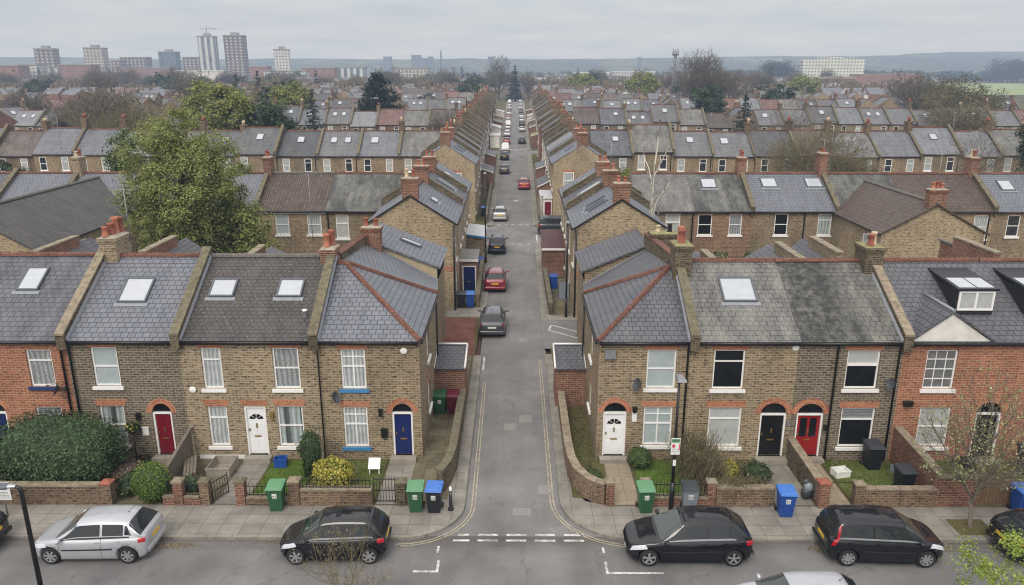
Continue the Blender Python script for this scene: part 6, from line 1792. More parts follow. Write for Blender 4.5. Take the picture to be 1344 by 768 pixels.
wing('dark tiled rear wing at the left with red chimney and side windows', -34.2, 8.0, 46.5, 59.5, 5.0, 7.3, 'brick_yellow', 'tile_dark', 0, side_wins=[(1,48.2,3.2,49.1,4.6),(1,51.5,3.3,52.2,4.5)])
# gable terraces along the side street
ROWG = 'terraced houses lining the side street'
def side_row(side, y0, ws, xf, D, label_f, **kw):
    """xf: facade x at each y (callable)"""
    y = y0
    out_ = []
    for i, w in enumerate(ws):
        yc = y + w/2
        c = side*(abs(xf(yc)) + D/2)
        kk = {k: (v[i] if isinstance(v, list) else v) for k, v in kw.items()}
        near, far = ('l', 'r') if side < 0 else ('r', 'l')
        kk['para'] = ('' if i == 0 else near) if 'para' not in kw else kk['para']
        kk['chim'] = {'n': near.upper() if i == 0 else near, '': ''}.get(kk.get('chim', 'n'), near)
        hw = w/2; wl = kk.pop('win', None) or [(-hw+.9,3.3,-hw+1.85,4.95),(hw-1.9,3.3,hw-.95,4.95),(-hw+.9,.8,-hw+1.9,2.5)]
        o = terr(label_f[i] if isinstance(label_f, list) else label_f(i), w-.01, D, kk.pop('e', 6.1), kk.pop('r', 7.9), kk.pop('brick', 'brick_yellow'), kk.pop('roof', 'slate_blue'), wl, kk.pop('skys', ()), full=kk.pop('full', True), group=ROWG, **kk)
        place(o, c, yc, PI/2 if side < 0 else -PI/2)
        out_.append(o); y += w
    return out_
g1l = side_row(-1, 49.8, [6.9, 6.0, 6.1], lambda y: 4.08+.008*(y-50), 5.7,
    ['gable end house with bare yellow brick wall and one rooflight, left side street', 'second house on left side street with long twin rooflights', 'third house on left side street, just before the cross street'],
    skys=[[(-.6,.55,1.3,.6)],[(-1.0,.6,.7,1.9),(1.2,.5,1.4,1.6)],[(0,.6,1.2,.6)]], roof=['slate_blue','slate_dark','slate_blue'], ch_h=1.1, up=.5)
g1r = side_row(1, 48.3, [6.6, 5.2, 5.0], lambda y: 3.86+.004*(y-50), 5.8,
    ['gable end house with red chimney and bare brick wall, right side street', 'second house on right side street with narrow dark rooflights', 'third house on right side street, before the cross street'],
    skys=[[(.6,.5,.35,1.5),(1.3,.55,.35,1.5),(-.4,.55,.35,1.5)],[(0,.6,1.2,1.8)],[(0,.6,1.2,.6)]], roof=['slate_blue','slate_dark','slate_blue'], ch_h=1.0, up=.5)
def gable_extra(o, near, D, e, face_win=None, band=True):
    h = o  # adds a window and a brick band to the bare gable wall
for o, sx, w, D in ((g1l[0], -1, 6.89, 5.7), (g1r[0], 1, 6.59, 5.8)):
    pl = Pl((sx*w/2, 0, 0), (0, 1, 0), (sx, 0, 0))
    bb = MB(); a, b = (-D/2+.02, -D/2+1.5)
    pl.box(bb, a, b, 2.75, 3.05, .002, .012); bb.build('brick_band', M['brick_orange'], o)
    pb = MB(); 
    for yy, zt in ((-D/2-.02, 5.9),): pb.tube([(sx*(w/2+.07), yy+.05, zt), (sx*(w/2+.07), yy+.05, 0)], .06, 6)
    pb.build('downpipe', M['black'], o)
    lb = MB(); d_ = D/2; rr = (7.9-6.1)/d_
    for s in (-1, 1):
        P = [(sx*(w/2+.0), s*(d_+.2), 6.1-.2*rr-.06), (sx*(w/2+.0), 0, 7.9-.06), (sx*(w/2+.0), 0, 7.9+.04), (sx*(w/2+.0), s*(d_+.2), 6.1-.2*rr+.04)]
        Q = [(sx*(w/2+.12), p[1], p[2]) for p in P]
        lb.face(P); lb.face(Q); 
        for i in range(4): lb.face([P[i], P[(i+1)%4], Q[(i+1)%4], Q[i]])
    lb.build('verge', M['black'], o)
xfl2 = lambda y: 4.3+.019*max(0, y-81); xfr2 = lambda y: 3.95+.009*max(0, y-81)
W2 = [6.6]*10
sk_ = [[(-.8,.6,.8,1.2),(1.2,.55,.8,1.2)],(),[(0,.6,.8,1.2)],(),(),[(0,.6,.9,1.2)],(),(),(),()]
def sl(side, n0): return lambda i: '%s house beyond the cross street on the %s of the side street, %s' % (ORD[i+n0], side, ['grey slate roof', 'dark slate roof', 'slate roof with raised party wall'][i % 3])
g2l = side_row(-1, 81., W2[:2], xfl2, 6.1, sl('left', 0), skys=sk_[:2], roof=['slate_blue','slate_plum'], brick='brick_yellow', ch_h=1.2, up=.5, e=6.3, r=8.3)
g2r = side_row(1, 81.4, W2[:2], xfr2, 6.1, sl('right', 0), skys=[sk_[2], ()], roof=['slate_blue','slate_plum'], brick='brick_yellow', ch_h=1.2, up=.5, e=6.3, r=8.2)
for o, sx, w, u, gl in ((g2l[0], -1, 6.59, -1.1, 'gl_lace'), (g2r[0], 1, 6.59, -1.4, 'gl_net')):
    pl = Pl((sx*w/2, 0, 0), (0, 1, 0), (sx, 0, 0))
    far_window(o, pl, u-.55, u+.55, 3.6, 5.3, gl)
    lb = MB(); lintel(lb, pl, u-.6, u+.6, 5.3, .25); lb.build('lintel', M['brick_orange'], o)

# ---- prototypes for everything further away, copied with all their parts
def far_side_proto(label, roof, brick, k, group=ROWG):
    h = 3.3
    return terr(label, 6.59, 6.1, 6.2, 8.2, brick, roof, [(-h+.9,3.3,-h+1.9,4.95),(h-1.9,3.3,h-.9,4.95),(-h+.9,.8,-h+1.9,2.5)], [(0,.6,.8,1.3)] if k % 2 else (), 'l' if k % 3 != 1 else '', 'l', False, group=group, up=.5, pots=2, ch_mat='brick_redwall' if k % 4 == 1 else 'brick_wall')
SP = {}
RK = random.Random(5)
def far_side(side, y, xf, i, n0, word):
    key = (side, i % 4)
    lb = '%s house %s, %s of the side street, %s' % (ORD[min(n0, 29)], word, side, ['grey slate roof', 'dark slate roof', 'brown tile roof', 'rooflight in slate'][i % 4])
    D = 6.1; s = -1 if side == 'left' else 1
    x = s*(abs(xf(y))+D/2)
    if key not in SP:
        o = far_side_proto(lb, ['slate_far', 'slate_plum', 'tile_far', 'slate_far'][i % 4], ['brick_rear', 'brick_rear', 'brick_redwall', 'brick_rear'][i % 4], i)
        if s > 0:
            for ch in list(o.children):
                pass
        SP[key] = place(o, x, y, PI/2 if s < 0 else -PI/2)
    else: copy_tree(SP[key], (x+RK.uniform(-.5,.5)*(1 if n0 > 3 else .3), y, 0), PI/2 if s < 0 else -PI/2, lb, ROWG, (1, 1, 1+RK.choice([-.08,-.03,0,.02,.06])))
for sd, xf in (('left', xfl2), ('right', xfr2)):
    for i in range(8): far_side(sd, 81.2+6.6*(i+2)+3.3, xf, i, i+2, 'beyond the cross street')
    for i in range(22): far_side(sd, 158+6.6*i+3.3, (lambda y: 5.6+.012*(y-155)) if sd == 'left' else (lambda y: 4.6+.009*(y-150)), i+(0 if i else 2), i, 'past the second crossing')
# parallel terraces
FP = []
def far_proto(k):
    w = 5.2; h = w/2
    roof = ['slate_far','slate_far','tile_far','slate_far','slate_dark','tile_redfar','slate_far','slate_lichen'][k]
    wins = [(-h+.7,3.2,-h+1.6,4.85,'sash',['gl_far','gl_net','gl_far','gl_pale'][k % 4]),(h-1.7,3.2,h-.8,4.85,'top',['gl_net','gl_far','gl_pale','gl_far'][k % 4]),(-h+.7,.7,-h+1.8,2.3)]
    skys = [(), [(0,.62,.9,1.15)], (), [(-.9,.6,.8,1.1),(.9,.6,.8,1.1)], [(.6,.62,.8,.9)], (), [(-.8,.6,1.,1.2)], ()][k]
    return terr('x', w-.01, 8., 5.3, 8.0, ['brick_rear','brick_rear','brick_wall','brick_rear','brick_grey','brick_redwall','brick_rear','brick_brown'][k], roof, wins, skys, 'r' if k % 2 == 0 else '', 'r' if k in (0,1,3,4,6,7) else '', False, pots=2, pipe_x=2.3 if k % 2 else None, ch_mat=['brick_wall','brick_redwall','brick_wall','brick_wall'][k % 4], ch_h=1.35 if k != 4 else .9)
RN = ['slate roofed house', 'house with single rooflight', 'dark tiled house', 'house with two rooflights', 'dark slate house', 'reddish tiled house', 'slate house, offset rooflight', 'pale weathered roof house']
used = set()
def far_house(k, x, y, label, group):
    if k not in used:
        used.add(k); o = far_proto(k); FP.append((k, o)); o['label'] = label; o['group'] = group; place(o, x, y)
    else:
        o = dict(FP)[k]; rz = RK.gauss(0, .012); dy = RK.gauss(0, .25)
        if x < -58 and y > 130 and RK.random() < .75: rz = RK.choice([PI/2, PI/2, .5, -.4, 1.1]); dy = RK.uniform(-14, 10)
        if x > 95 and y > 130 and RK.random() < .5: rz = RK.choice([PI/2, .4, -.3]); dy = RK.uniform(-12, 12)
        if RK.random() < .12 and y > 150 and abs(x) > 22: rz = PI/2
        copy_tree(o, (x, y+dy, 0), rz, label, group, (1, 1, 1+RK.gauss(0, .035)))
ROWN = ['second', 'third', 'fourth', 'fifth']
def row(n, y, xs, ks, side, gaps=()):
    for i, x in enumerate(xs):
        lb = '%s, %s from the side street, %s terrace back, %s' % (RN[ks[i]], ORD[i], ROWN[n], side)
        far_house(ks[i], x, y, lb, 'houses of the %s terrace back' % ROWN[n])
RK = random.Random(5)
def xs_(side, x0, n, w=5.2): return [side*(x0+w*(i+.5)) for i in range(n)]
row(0, 102, xs_(-1, 9.7, 13), [7,6,3,1,1,4,0,1,0,0,2,3,0], 'left'); row(0, 102, xs_(1, 9.7, 12), [4,7,1,6,0,2,0,0,1,0,7,3], 'right')
def rk(n): return [RK.choice([0,0,1,1,2,3,3,4,5,6,6,7]) for _ in range(n)]
KD = rk(19); KD[:6] = [2, 7, 5, 0, 3, 6]
row(1, 158, xs_(-1, 12, 19), KD, 'left'); row(1, 158, xs_(1, 11.5, 19), [2,4,3,1,7,2,4,6,0,1,0,3,0,1,4,6,0,5,1], 'right')
row(2, 212, xs_(-1, 13.5, 23), rk(23), 'left'); row(2, 210, xs_(1, 12.5, 23), rk(23), 'right')
row(3, 272, xs_(-1, 14.5, 26), rk(26), 'left'); row(3, 268, xs_(1, 13.5, 27), rk(27), 'right')

# ---- sheds and lean-tos along the side street
def lean_to(label, x0, x1, y0, y1, zlo, zhi, wall, roof, slope='y', door_=None, trim='white', name='lean_to'):
    xc, yc = (x0+x1)/2, (y0+y1)/2
    root = thing(name, label, 'shed', (xc, yc, 0)); org = (xc, yc, 0)
    za, zb = zlo, zhi
    zz = {'y': (za, za, zb, zb), 'x': (za, zb, zb, za), '-x': (zb, za, za, zb)}[slope]
    c = [(x0,y0),(x1,y0),(x1,y1),(x0,y1)]
    mb = MB()
    for i in range(4):
        j = (i+1) % 4; mb.face([(*c[i],-.05),(*c[j],-.05),(*c[j],zz[j]),(*c[i],zz[i])])
    mb.build('wall', M[wall], root, org)
    rb = MB(); o_ = .12
    slab(rb, [(x0-o_,y0-o_,zz[0]+.08),(x1+o_,y0-o_,zz[1]+.08),(x1+o_,y1+o_,zz[2]+.08),(x0-o_,y1+o_,zz[3]+.08)], .08)
    rb.build('roof', M[roof], root, org)
    tb = MB(); tb.box((x0-o_-.02,y0-o_-.04,min(zz[0],zz[1])-.08),(x1+o_+.02,y0-o_-.003,min(zz[0],zz[1])+.09)) if slope == 'y' else tb.hexa([(x0-o_,y0-o_-.04,zz[0]-.06),(x1+o_,y0-o_-.04,zz[1]-.06),(x1+o_,y0-o_-.003,zz[1]-.06),(x0-o_,y0-o_-.003,zz[0]-.06),(x0-o_,y0-o_-.04,zz[0]+.1),(x1+o_,y0-o_-.04,zz[1]+.1),(x1+o_,y0-o_-.003,zz[1]+.1),(x0-o_,y0-o_-.003,zz[0]+.1)])
    tb.build('trim', M[trim], root, org)
    if door_:
        pl = Pl((0,y0,0),(1,0,0),(0,-1,0)); a, b, m, h = door_
        fb = MB()
        for q in ((a-.08,a,0,h+.08),(b,b+.08,0,h+.08),(a,b,h,h+.08)): pl.box(fb, *q, .002, .05)
        fb.build('door_frame', M['white'], root, org)
        db = MB(); pl.box(db, a, b, 0, h, .002, .03); dw = b-a
        for p_, q_, r_, s_ in ((.12,.45,.1,.4),(.55,.88,.1,.4),(.12,.45,.5,.9),(.55,.88,.5,.9)): pl.box(db, a+dw*p_, a+dw*q_, h*r_, h*s_, .03, .042)
        do = db.build('door', M[m], root, org)
        hb = MB(); pl.box(hb, (a+b)/2-.12, (a+b)/2+.12, h*.44, h*.47, .03, .06); hb.build('handle', M['brass'], do, org)
    return root
M['felt'] = plain('roof_felt', C(128,128,124), .9, .25, 2); M['sheet_white'] = plain('sheet_white', C(188,192,196), .5, .12, 3); M['felt_red'] = roof_mat('felt_maroon', C(86,52,52), C(76,46,46), row=.5, wid=.9, streak=.25)
lean_to('red brick lean-to with blue door and flat grey roof, left side street', -4.1, -2.85, 53.9, 56.6, 2.5, 2.62, 'brick_redwall', 'felt', 'y', (-3.82,-2.98+.0,'door_blue',2.0))
lean_to('white roofed lean-to with blue edge over bins, left side street', -4.35, -2.7, 62.6, 67.2, 2.3, 2.55, 'brick_rear', 'sheet_white', '-x', None, 'blue_sill')
lean_to('maroon roofed brick lean-to on the right of the side street', 2.2, 3.86, 58.8, 63.6, 2.2, 2.7, 'brick_redwall', 'felt_red', 'y')
lean_to('white rendered shed with maroon door on the right of the side street', 2.75, 3.95, 82.6, 86.8, 2.4, 2.5, 'render_white', 'sheet_white', 'y', (3.15,3.85,'door_red',1.95))
lean_to('red brick lean-to with white sloping edge behind the white shed', 2.7, 4.1, 91., 97., 2.3, 3.1, 'brick_redwall', 'slate_plum', 'x')
lean_to('slate roofed lean-to further up the right of the side street', 2.95, 4.2, 108., 114., 2.3, 2.8, 'brick_redwall', 'slate_blue', 'x')
lean_to('dark slate lean-to beside parked cars on the left of the side street', -4.7, -3.1, 104, 110., 2.3, 2.9, 'brick_redwall', 'slate_plum', '-x')
lean_to('grey slate lean-to, farther one on the left before the second crossing', -5.1, -3.4, 124, 130., 2.3, 2.9, 'brick_redwall', 'slate_blue', '-x')
lean_to('white panelled shed past the second crossing on the left', -5.4, -3.4, 161, 165., 2.6, 2.7, 'render_white', 'sheet_white', 'y')
lean_to('green roofed brick shed past the second crossing on the right', 3.2, 4.8, 162, 168., 2.3, 2.9, 'brick_redwall', 'moss', 'x')
for i, (y, s) in enumerate(((185,-1),(205,-1),(228,-1),(255,-1),(186,1),(208,1),(232,1),(262,1))):
    x0, x1 = (-5.6-.01*(y-160), -3.5-.004*(y-160)) if s < 0 else (3.2+.003*(y-160), 4.7+.008*(y-160))
    lean_to('small %s lean-to far up the %s of the side street, %s one' % (['white','red brick','grey'][i % 3], 'left' if s < 0 else 'right', ORD[i % 4]), x0, x1, y, y+6, 2.3, 2.9, ['render_white','brick_redwall','brick_rear'][i % 3], ['sheet_white','slate_far','felt'][i % 3], '-x' if s < 0 else 'x')
# ---- garden walls between the rear gardens, seen over the front roofs
for i, x in enumerate((-23.8,-18.5,-13.7,12.0,16.0,20.5,23.6)):
    wall_thing('brick wall between rear gardens, %s of the seven from the left' % ORD[i], [(x, 41.5), (x, 58.6)], 1.8, .24, 'brick_redwall' if i % 2 else 'brick_old', 'coping_dark')
# ---- television aerials
def aerial(label, x, y, z0, h, rz=0., n=7, L=.9):
    root = thing('tv_aerial', label, 'aerial', (x, y, z0), rz)
    mb = MB(); mb.tube([(0,0,0),(0,0,h)], .022, 6); mb.build('mast', M['galv'], root)
    mb = MB(); mb.tube([(-L/2,0,h-.08),(L/2,0,h-.08)], .014, 5)
    for k in range(n):
        x_ = -L/2+L*k/(n-1); w = .16+.1*(1-k/n); mb.tube([(x_,-w,h-.08),(x_,w,h-.08)], .008, 4)
    mb.tube([(L/2,-.2,h-.25),(L/2,-.2,h+.1)], .01, 4); mb.tube([(L/2,.2,h-.25),(L/2,.2,h+.1)], .01, 4)
    mb.build('array', M['galv'], root)
aerial('tall aerial before the brown ribbed tile roof on the left', -15.9, 58.4, 2.8, 5.4, .4, 9, 1.3)
aerial('aerial above the maroon door house chimney at the left', -17.5, 33.8, 8.4, 2.4, .2, 8, 1.1)
aerial('aerial on the dark tiled roof at upper left', -58., 98.2, 6., 4.4, .5)
aerial('aerial on the red chimney of the brown gable wing', 28.4, 51.4, 8.1, 2.4, .3)
aerial('aerial on the third terrace back, right of the birch tree', 36., 158, 8, 2.2, .7)
aerial('aerial beside the ivy clad tree at the right', 55.5, 99, 6.0, 4.6, 1.0)

AR = None
ra = random.Random(21)
spots = [(x, 102, 9.2) for x in (-62,-41,-25.5,-12.5,15,25.5,36,46.2)] + [(x, 158, 9.2) for x in (-80,-54,-33,-22.6,17,33,43,54,75)] + [(x, 63, 9.) for x in (18.5,25.1,37.3,-36.)] + [(-6.9, 56.8, 8.9), (6.8, 55, 8.8), (-8.0, 94, 9.4), (7.4, 101, 9.4), (-8.3, 120, 9.4), (8.2, 128, 9.4)]
for x, y, z in spots:
    if AR is None:
        aerial('thin television aerial on a chimney of the terraces behind', x, y, z, 1.5, ra.uniform(0, 3), 6, .8)
        AR = [o for o in COL.objects if o.name.startswith('tv_aerial')][-1]; AR['group'] = 'aerials on the chimneys behind'
    else: copy_tree(AR, (x, y, z), ra.uniform(0, 3), None, None, (1, 1, ra.uniform(.8, 1.5)))
# ------------------------------------------------------------------ vegetation
def rv(rng): 
    while True:
        v = V((rng.uniform(-1,1), rng.uniform(-1,1), rng.uniform(-1,1)))
        if .01 < v.length <= 1: return v
def leaf_quad(mb, c, n, s, rng, m=0):
    n = n.normalized(); a = n.orthogonal().normalized(); t = rng.uniform(0, 2*PI)
    u = a*math.cos(t) + n.cross(a)*math.sin(t); v = n.cross(u)
    u = u*s; v = v*s*rng.uniform(.5, .8)
    mb.face([c-u, c+v*.9-n*s*.15, c+u, c-v*.9-n*s*.15], m)
def crown(mb, rng, c, rx, ry, rz, nclump, per, cl_r, leaf, hollow=.55, low=-.75, lump=.25, m=0):
    """leaf clumps spread through an uneven ellipsoid"""
    c = V(c); seed = rng.uniform(0, 50)
    cl = []
    for k in range(nclump):
        for _ in range(30):
            d = rv(rng).normalized()
            if d.z > low: break
        f = 1 + lump*2*noise.noise(d*1.7 + V((seed, 0, 0)))
        q = (hollow + (1-hollow)*rng.random()**.6)*f
        p = c + V((d.x*rx*q, d.y*ry*q, d.z*rz*q)); cl.append((p, d))
        r = cl_r*rng.uniform(.6, 1.25)
        for _ in range(int(per*rng.uniform(.6, 1.3))):
            o = V((rng.gauss(0,.5), rng.gauss(0,.5), rng.gauss(0,.38)))*r
            nrm = (o.normalized() if o.length > 1e-6 else d)*.6 + V((0,0,.7)) + rv(rng)*.7 + d*.3
            leaf_quad(mb, p+o, nrm, leaf*rng.uniform(.6, 1.25), rng, m)
    return cl
def limb(mb, rng, a, b, r0, r1, n=5, wob=.08, sides=6, m=0):
    a, b = V(a), V(b); L = (b-a).length; pts = []; rs = []
    for i in range(n+1):
        f = i/n; j = rv(rng)*L*wob*math.sin(PI*f)
        pts.append(a.lerp(b, f)+j); rs.append(r0+(r1-r0)*f)
    mb.tube(pts, rs, sides, m); return pts
def leafy(label, loc, h, rx, ry, rz, cz, mat, bark='bark', nclump=120, per=60, cl_r=.9, leaf=.16, seed=1, cat='tree', group=None, hollow=.5, limbs=9, tr=.25, name='tree', lump=.25, low=-.7):
    rng = random.Random(seed)
    root = thing(name, label, cat, loc, 0, group)
    mb = MB(); cl = crown(mb, rng, (0,0,cz), rx, ry, rz, nclump, per, cl_r, leaf, hollow, low, lump); mb.build('crown', M[mat], root)
    tb = MB()
    if tr:
        top = V((rng.uniform(-.2,.2), rng.uniform(-.2,.2), cz+rz*.25))
        tp = limb(tb, rng, (0,0,-.1), top, tr, tr*.35, 6, .03, 8)
        for k in range(limbs):
            p = cl[int(rng.random()*len(cl))][0]; s = tp[2+int(rng.random()*3)]
            limb(tb, rng, s, s.lerp(p, .92), tr*.3, tr*.06, 4, .08, 5)
        tb.build('trunk', M[bark], root)
    return root
def bare(label, loc, h, spread, seed=1, bark='bark', twig='bark_twig', levels=4, nb=(5,4,4,3), tr=.2, up=.55, rt=.008, cat='tree', group=None, name='bare_tree', trunk_f=.28, buds=None, budn=0, buds_s=.05, lean=0., lens=.68, wd=None, rz0=.0):
    """branching skeleton first, fitted to height h and crown radius wd, then skinned with tapering tubes"""
    rng = random.Random(seed)
    root = thing(name, label, cat, loc, 0, group)
    segs = []; tips = []
    def grow(a, d, L, r, lv):
        b = a + d*L
        mid = a.lerp(b, .5) + rv(rng)*L*.09
        segs.append(((a, mid, b), (r, r*.8, r*.55), lv))
        if lv >= levels: tips.append((mid, b)); return
        k = nb[min(lv, len(nb)-1)]
        for i in range(k):
            f = 1. if i == 0 else rng.uniform(.3, 1.)
            s = a.lerp(mid, f*2) if f < .5 else mid.lerp(b, f*2-1)
            t = 2*PI*(i+rng.random()*.8)/k; side = d.orthogonal().normalized()
            side = (side*math.cos(t) + d.cross(side)*math.sin(t))
            sp = spread*rng.uniform(.6, 1.2)*(.4 if i == 0 else 1.)
            nd = (d*.8 + side*sp + V((0,0,up*.4))).normalized()
            grow(s, nd, L*lens*rng.uniform(.7, 1.2)*(1.25 if lv == 0 else 1), max(rt, r*(.5 if i else .6)), lv+1)
    grow(V((0,0,-.1)), V((lean, 0, 1)).normalized(), h*trunk_f, tr, 0)
    zs = sorted(b.z for _, b in tips); sc = h/zs[int(len(zs)*.985)]
    rr = sorted((b.x*b.x+b.y*b.y)**.5 for _, b in tips)[int(len(tips)*.93)]
    sx = (wd or h*.42)/max(rr, .01)
    def fx(v):
        q = V((v.x*sx, v.y*sx, v.z*sc))
        rad = (q.x*q.x+q.y*q.y)**.5; W = (wd or h*.42)
        # round the crown off towards its top and rim
        e = min(1.15, ((rad/W)**2 + (max(0, q.z-h*.55)/(h*.45))**2)**.5)
        return q if e <= 1 else V((q.x/e, q.y/e, h*.55+(q.z-h*.55)/e if q.z > h*.55 else q.z))
    tb = MB(); wb = MB()
    for P, r, lv in segs:
        mb = tb if lv < 2 else wb
        mb.tube([fx(q) for q in P], r, 7 if lv == 0 else (5 if lv == 1 else 3), 0, cap=False)
    tb.build('trunk', M[bark], root); wb.build('twigs', M[twig], root)
    if buds:
        lb = MB()
        for _ in range(budn):
            a, b = tips[int(rng.random()*len(tips))]; p = fx(a.lerp(b, rng.random()*1.05))
            leaf_quad(lb, p + rv(rng)*.06, rv(rng)+V((0,0,.5)), buds_s*rng.uniform(.6,1.3), rng)
        lb.build('leaves', M[buds], root)
    return root
def conifer(label, loc, h, w, seed=1, mat='leaf_conifer', cat='tree', group=None, pw=.8, tiers=16, droop=.25, leaf=.2, per=26, irregular=.35, jit=.35, name='conifer_tree'):
    rng = random.Random(seed)
    root = thing(name, label, cat, loc, 0, group)
    tb = MB(); tb.tube([(0,0,-.1),(0,0,h*.5),(0,0,h*.99)], [h*.022, h*.014, .02], 7)
    lb = MB()
    for k in range(tiers):
        f = k/(tiers-1); z = h*(.1+.88*f)
        L = w*(1-f)**pw*rng.uniform(1-irregular, 1.1)+.12
        nbr = max(4, int(9*(1-f)+3))
        for j in range(nbr):
            t = 2*PI*(j+rng.random()*.7)/nbr; l = L*rng.uniform(.7, 1.12); zb_ = z; z = z+rng.uniform(-1,1)*jit*h/tiers
            d = V((math.cos(t), math.sin(t), 0)); e = V((0,0,z)) + d*l + V((0,0,-l*droop))
            tb.tube([(0,0,z), e], [.04, .012], 3, 0, False)
            for q in range(int(per*(.3+.7*l/w))):
                u = rng.random()**.6; p = V((0,0,z)).lerp(e, u) + V((rng.gauss(0,.12),rng.gauss(0,.12),rng.gauss(0,.085)))*w*.55*(.4+.6*u)
                leaf_quad(lb, p, V((0,0,.45))+rv(rng)*1.2, leaf*rng.uniform(.6,1.2), rng)
            z = zb_
    tb.build('trunk', M['bark'], root); lb.build('crown', M[mat], root)
    return root
def shrub(label, loc, rx, ry, rz, mat, n=900, leaf=.05, seed=1, cat='shrub', name='shrub', core='leaf_hedge', box=1., twig=False, lump=.12):
    """leaves on an uneven rounded surface over a dark core"""
    rng = random.Random(seed)
    root = thing(name, label, cat, loc)
    lb = MB(); cb = MB(); sd = rng.uniform(0, 40)
    def P(d, q=1.):
        e = box; k = (abs(d.x)**e + abs(d.y)**e + abs(d.z)**e)**(-1/e) if e > 2 else 1.
        f = k*q*(1+lump*2*noise.noise(d*2.2+V((sd,0,0)))+lump*noise.noise(d*6+V((0,sd,0))))
        return V((d.x*rx*f, d.y*ry*f, rz*.98+d.z*rz*f))
    rows = []
    for i in range(9):
        a = PI*i/8
        rows.append([P(V((math.sin(a)*math.cos(t), math.sin(a)*math.sin(t), -math.cos(a))), .86) for t in [2*PI*j/14 for j in range(14)]])
    cb.grid(rows, 0, True)
    for k in range(n):
        d = rv(rng).normalized(); p = P(d, rng.uniform(.84, 1.04))
        if p.z < .01: p.z = rng.uniform(.01, .1)
        leaf_quad(lb, p, d+rv(rng)*.7+V((0,0,.3)), leaf*rng.uniform(.6,1.3), rng)
    co_ = cb.build('stems', M[core], root); lb.build('leaves', M[mat], root)  # first part is a solid dark core under the leaves, not separate stems
    return root
# -- front garden planting
shrub('big dark green hedge mound in front of the far left red house', (-18.15, 27.15, 0), 2.5, 1.45, 1.42, 'leaf_hedge', 19000, .05, 3, 'hedge', 'hedge', box=2.6, lump=.07)
shrub('round clipped light green bush leaning over the pavement wall', (-13.85, 25.75, 0), .74, .64, .82, 'leaf_box', 3200, .04, 4, lump=.08)
shrub('golden yellow variegated round bush behind the black railings', (-7.2, 26.75, 0), .82, .7, .62, 'leaf_gold', 3000, .05, 5, core='leaf_mid', lump=.08)
shrub('tall dark upright bush left of the golden bush', (-8.25, 27.6, 0), .45, .45, 1.05, 'leaf_dark', 1800, .05, 6, lump=.2)
shrub('small green bush right of the white corner door', (5.15, 28.35, 0), .52, .45, .45, 'leaf_mid', 1300, .05, 7)
shrub('small golden dwarf conifer in the bed before the black door house', (8.65, 27.5, 0), .32, .3, .42, 'leaf_gold', 900, .04, 8, core='leaf_mid')
shrub('dark purple leaved shrub beside the golden dwarf conifer', (7.95, 27.8, 0), .45, .4, .5, 'leaf_heath', 900, .05, 9, core='leaf_heath', lump=.25)
shrub('grey green spreading shrub at the black door path', (9.65, 27.2, 0), .55, .5, .42, 'leaf_ivy', 1000, .06, 10, lump=.25)
shrub('low green plant against the curved corner wall', (3.1, 27.0, 0), .35, .6, .3, 'leaf_mid', 700, .05, 11, lump=.3)
shrub('leafy plants along the path to the maroon door', (-15.0, 26.5, 0), .45, .75, .38, 'leaf_ivy', 1000, .055, 12, lump=.3)
shrub('scrubby rose bed under the window left of the maroon door', (-15.9, 27.6, 0), 1.0, .7, .3, 'leaf_dry', 900, .05, 13, core='leaf_heath', lump=.35)
shrub('ivy and weeds behind the low wall by the iron gate', (-12.6, 26.1, 0), .5, .3, .42, 'leaf_ivy', 700, .05, 14, lump=.3)
def dry_grass(label, loc, sx, sy, h, n, seed, hang=True):
    rng = random.Random(seed); root = thing('dry_climber', label, 'dry plant', loc); mb = MB(); gb = MB()
    for k in range(n):
        x, y = rng.gauss(0, sx*.5), rng.gauss(0, sy*.5)
        a = V((x, y, rng.uniform(0, h*.5))); d = V((rng.gauss(0,.35), rng.gauss(0,.3)-(.15 if hang else 0), rng.uniform(.6,1.2))).normalized()
        b = a + d*h*rng.uniform(.35,.7); c = b + V((rng.gauss(0,.2), rng.uniform(-.35,.1), rng.uniform(-.5,.1)))*h*.55
        mb.tube([a, b, c], [.009, .006, .003], 3, 0, False)
        if k % 3 == 0: leaf_quad(gb, b.lerp(c, rng.random()), rv(rng), .04, rng)
    mb.build('stems', M['bark_twig2'], root); gb.build('leaves', M['leaf_dry'], root)
dry_grass('dry straw coloured climber hanging over the brown front wall', (8.4, 25.85, 0), 1.1, .4, 1.0, 1100, 2)
dry_grass('tall bare brown stems between the two right front windows', (7.3, 27.4, 0), .8, .9, 1.9, 900, 3, False)
# -- street tree and near trees
bare('slender street tree with pale new leaves on the right pavement', (16.45, 24.1, 0), 6.0, .75, 21, 'bark_grey', 'bark_twig', 4, (9,6,5,4), .085, .25, .004, buds='leaf_blossom', budn=2000, buds_s=.045, trunk_f=.3, name='street_tree', wd=2.3)
mb = MB(); mb.face([(15.8,23.6,.007),(17.1,23.6,.007),(17.1,24.6,.007),(15.8,24.6,.007)]); structure('tree_pit', mb, M['soil'])
bare('bare budding sapling rising in front of the small black hatchback', (-4.75, 18.5, -.1), 3.85, .6, 25, 'bark_twig2', 'bark_twig2', 3, (9,6,6,3), .03, .7, .0045, buds='leaf_dry', budn=900, buds_s=.024, trunk_f=.2, name='sapling', wd=1.35)
leafy('fresh light green tree top at the bottom right corner', (14.3, 18.2, -.1), 3., 1.6, 1.3, 1.6, 2.3, 'leaf_spring', nclump=95, per=70, cl_r=.32, leaf=.045, seed=31, tr=.08, hollow=.35, lump=.35, low=-.9)
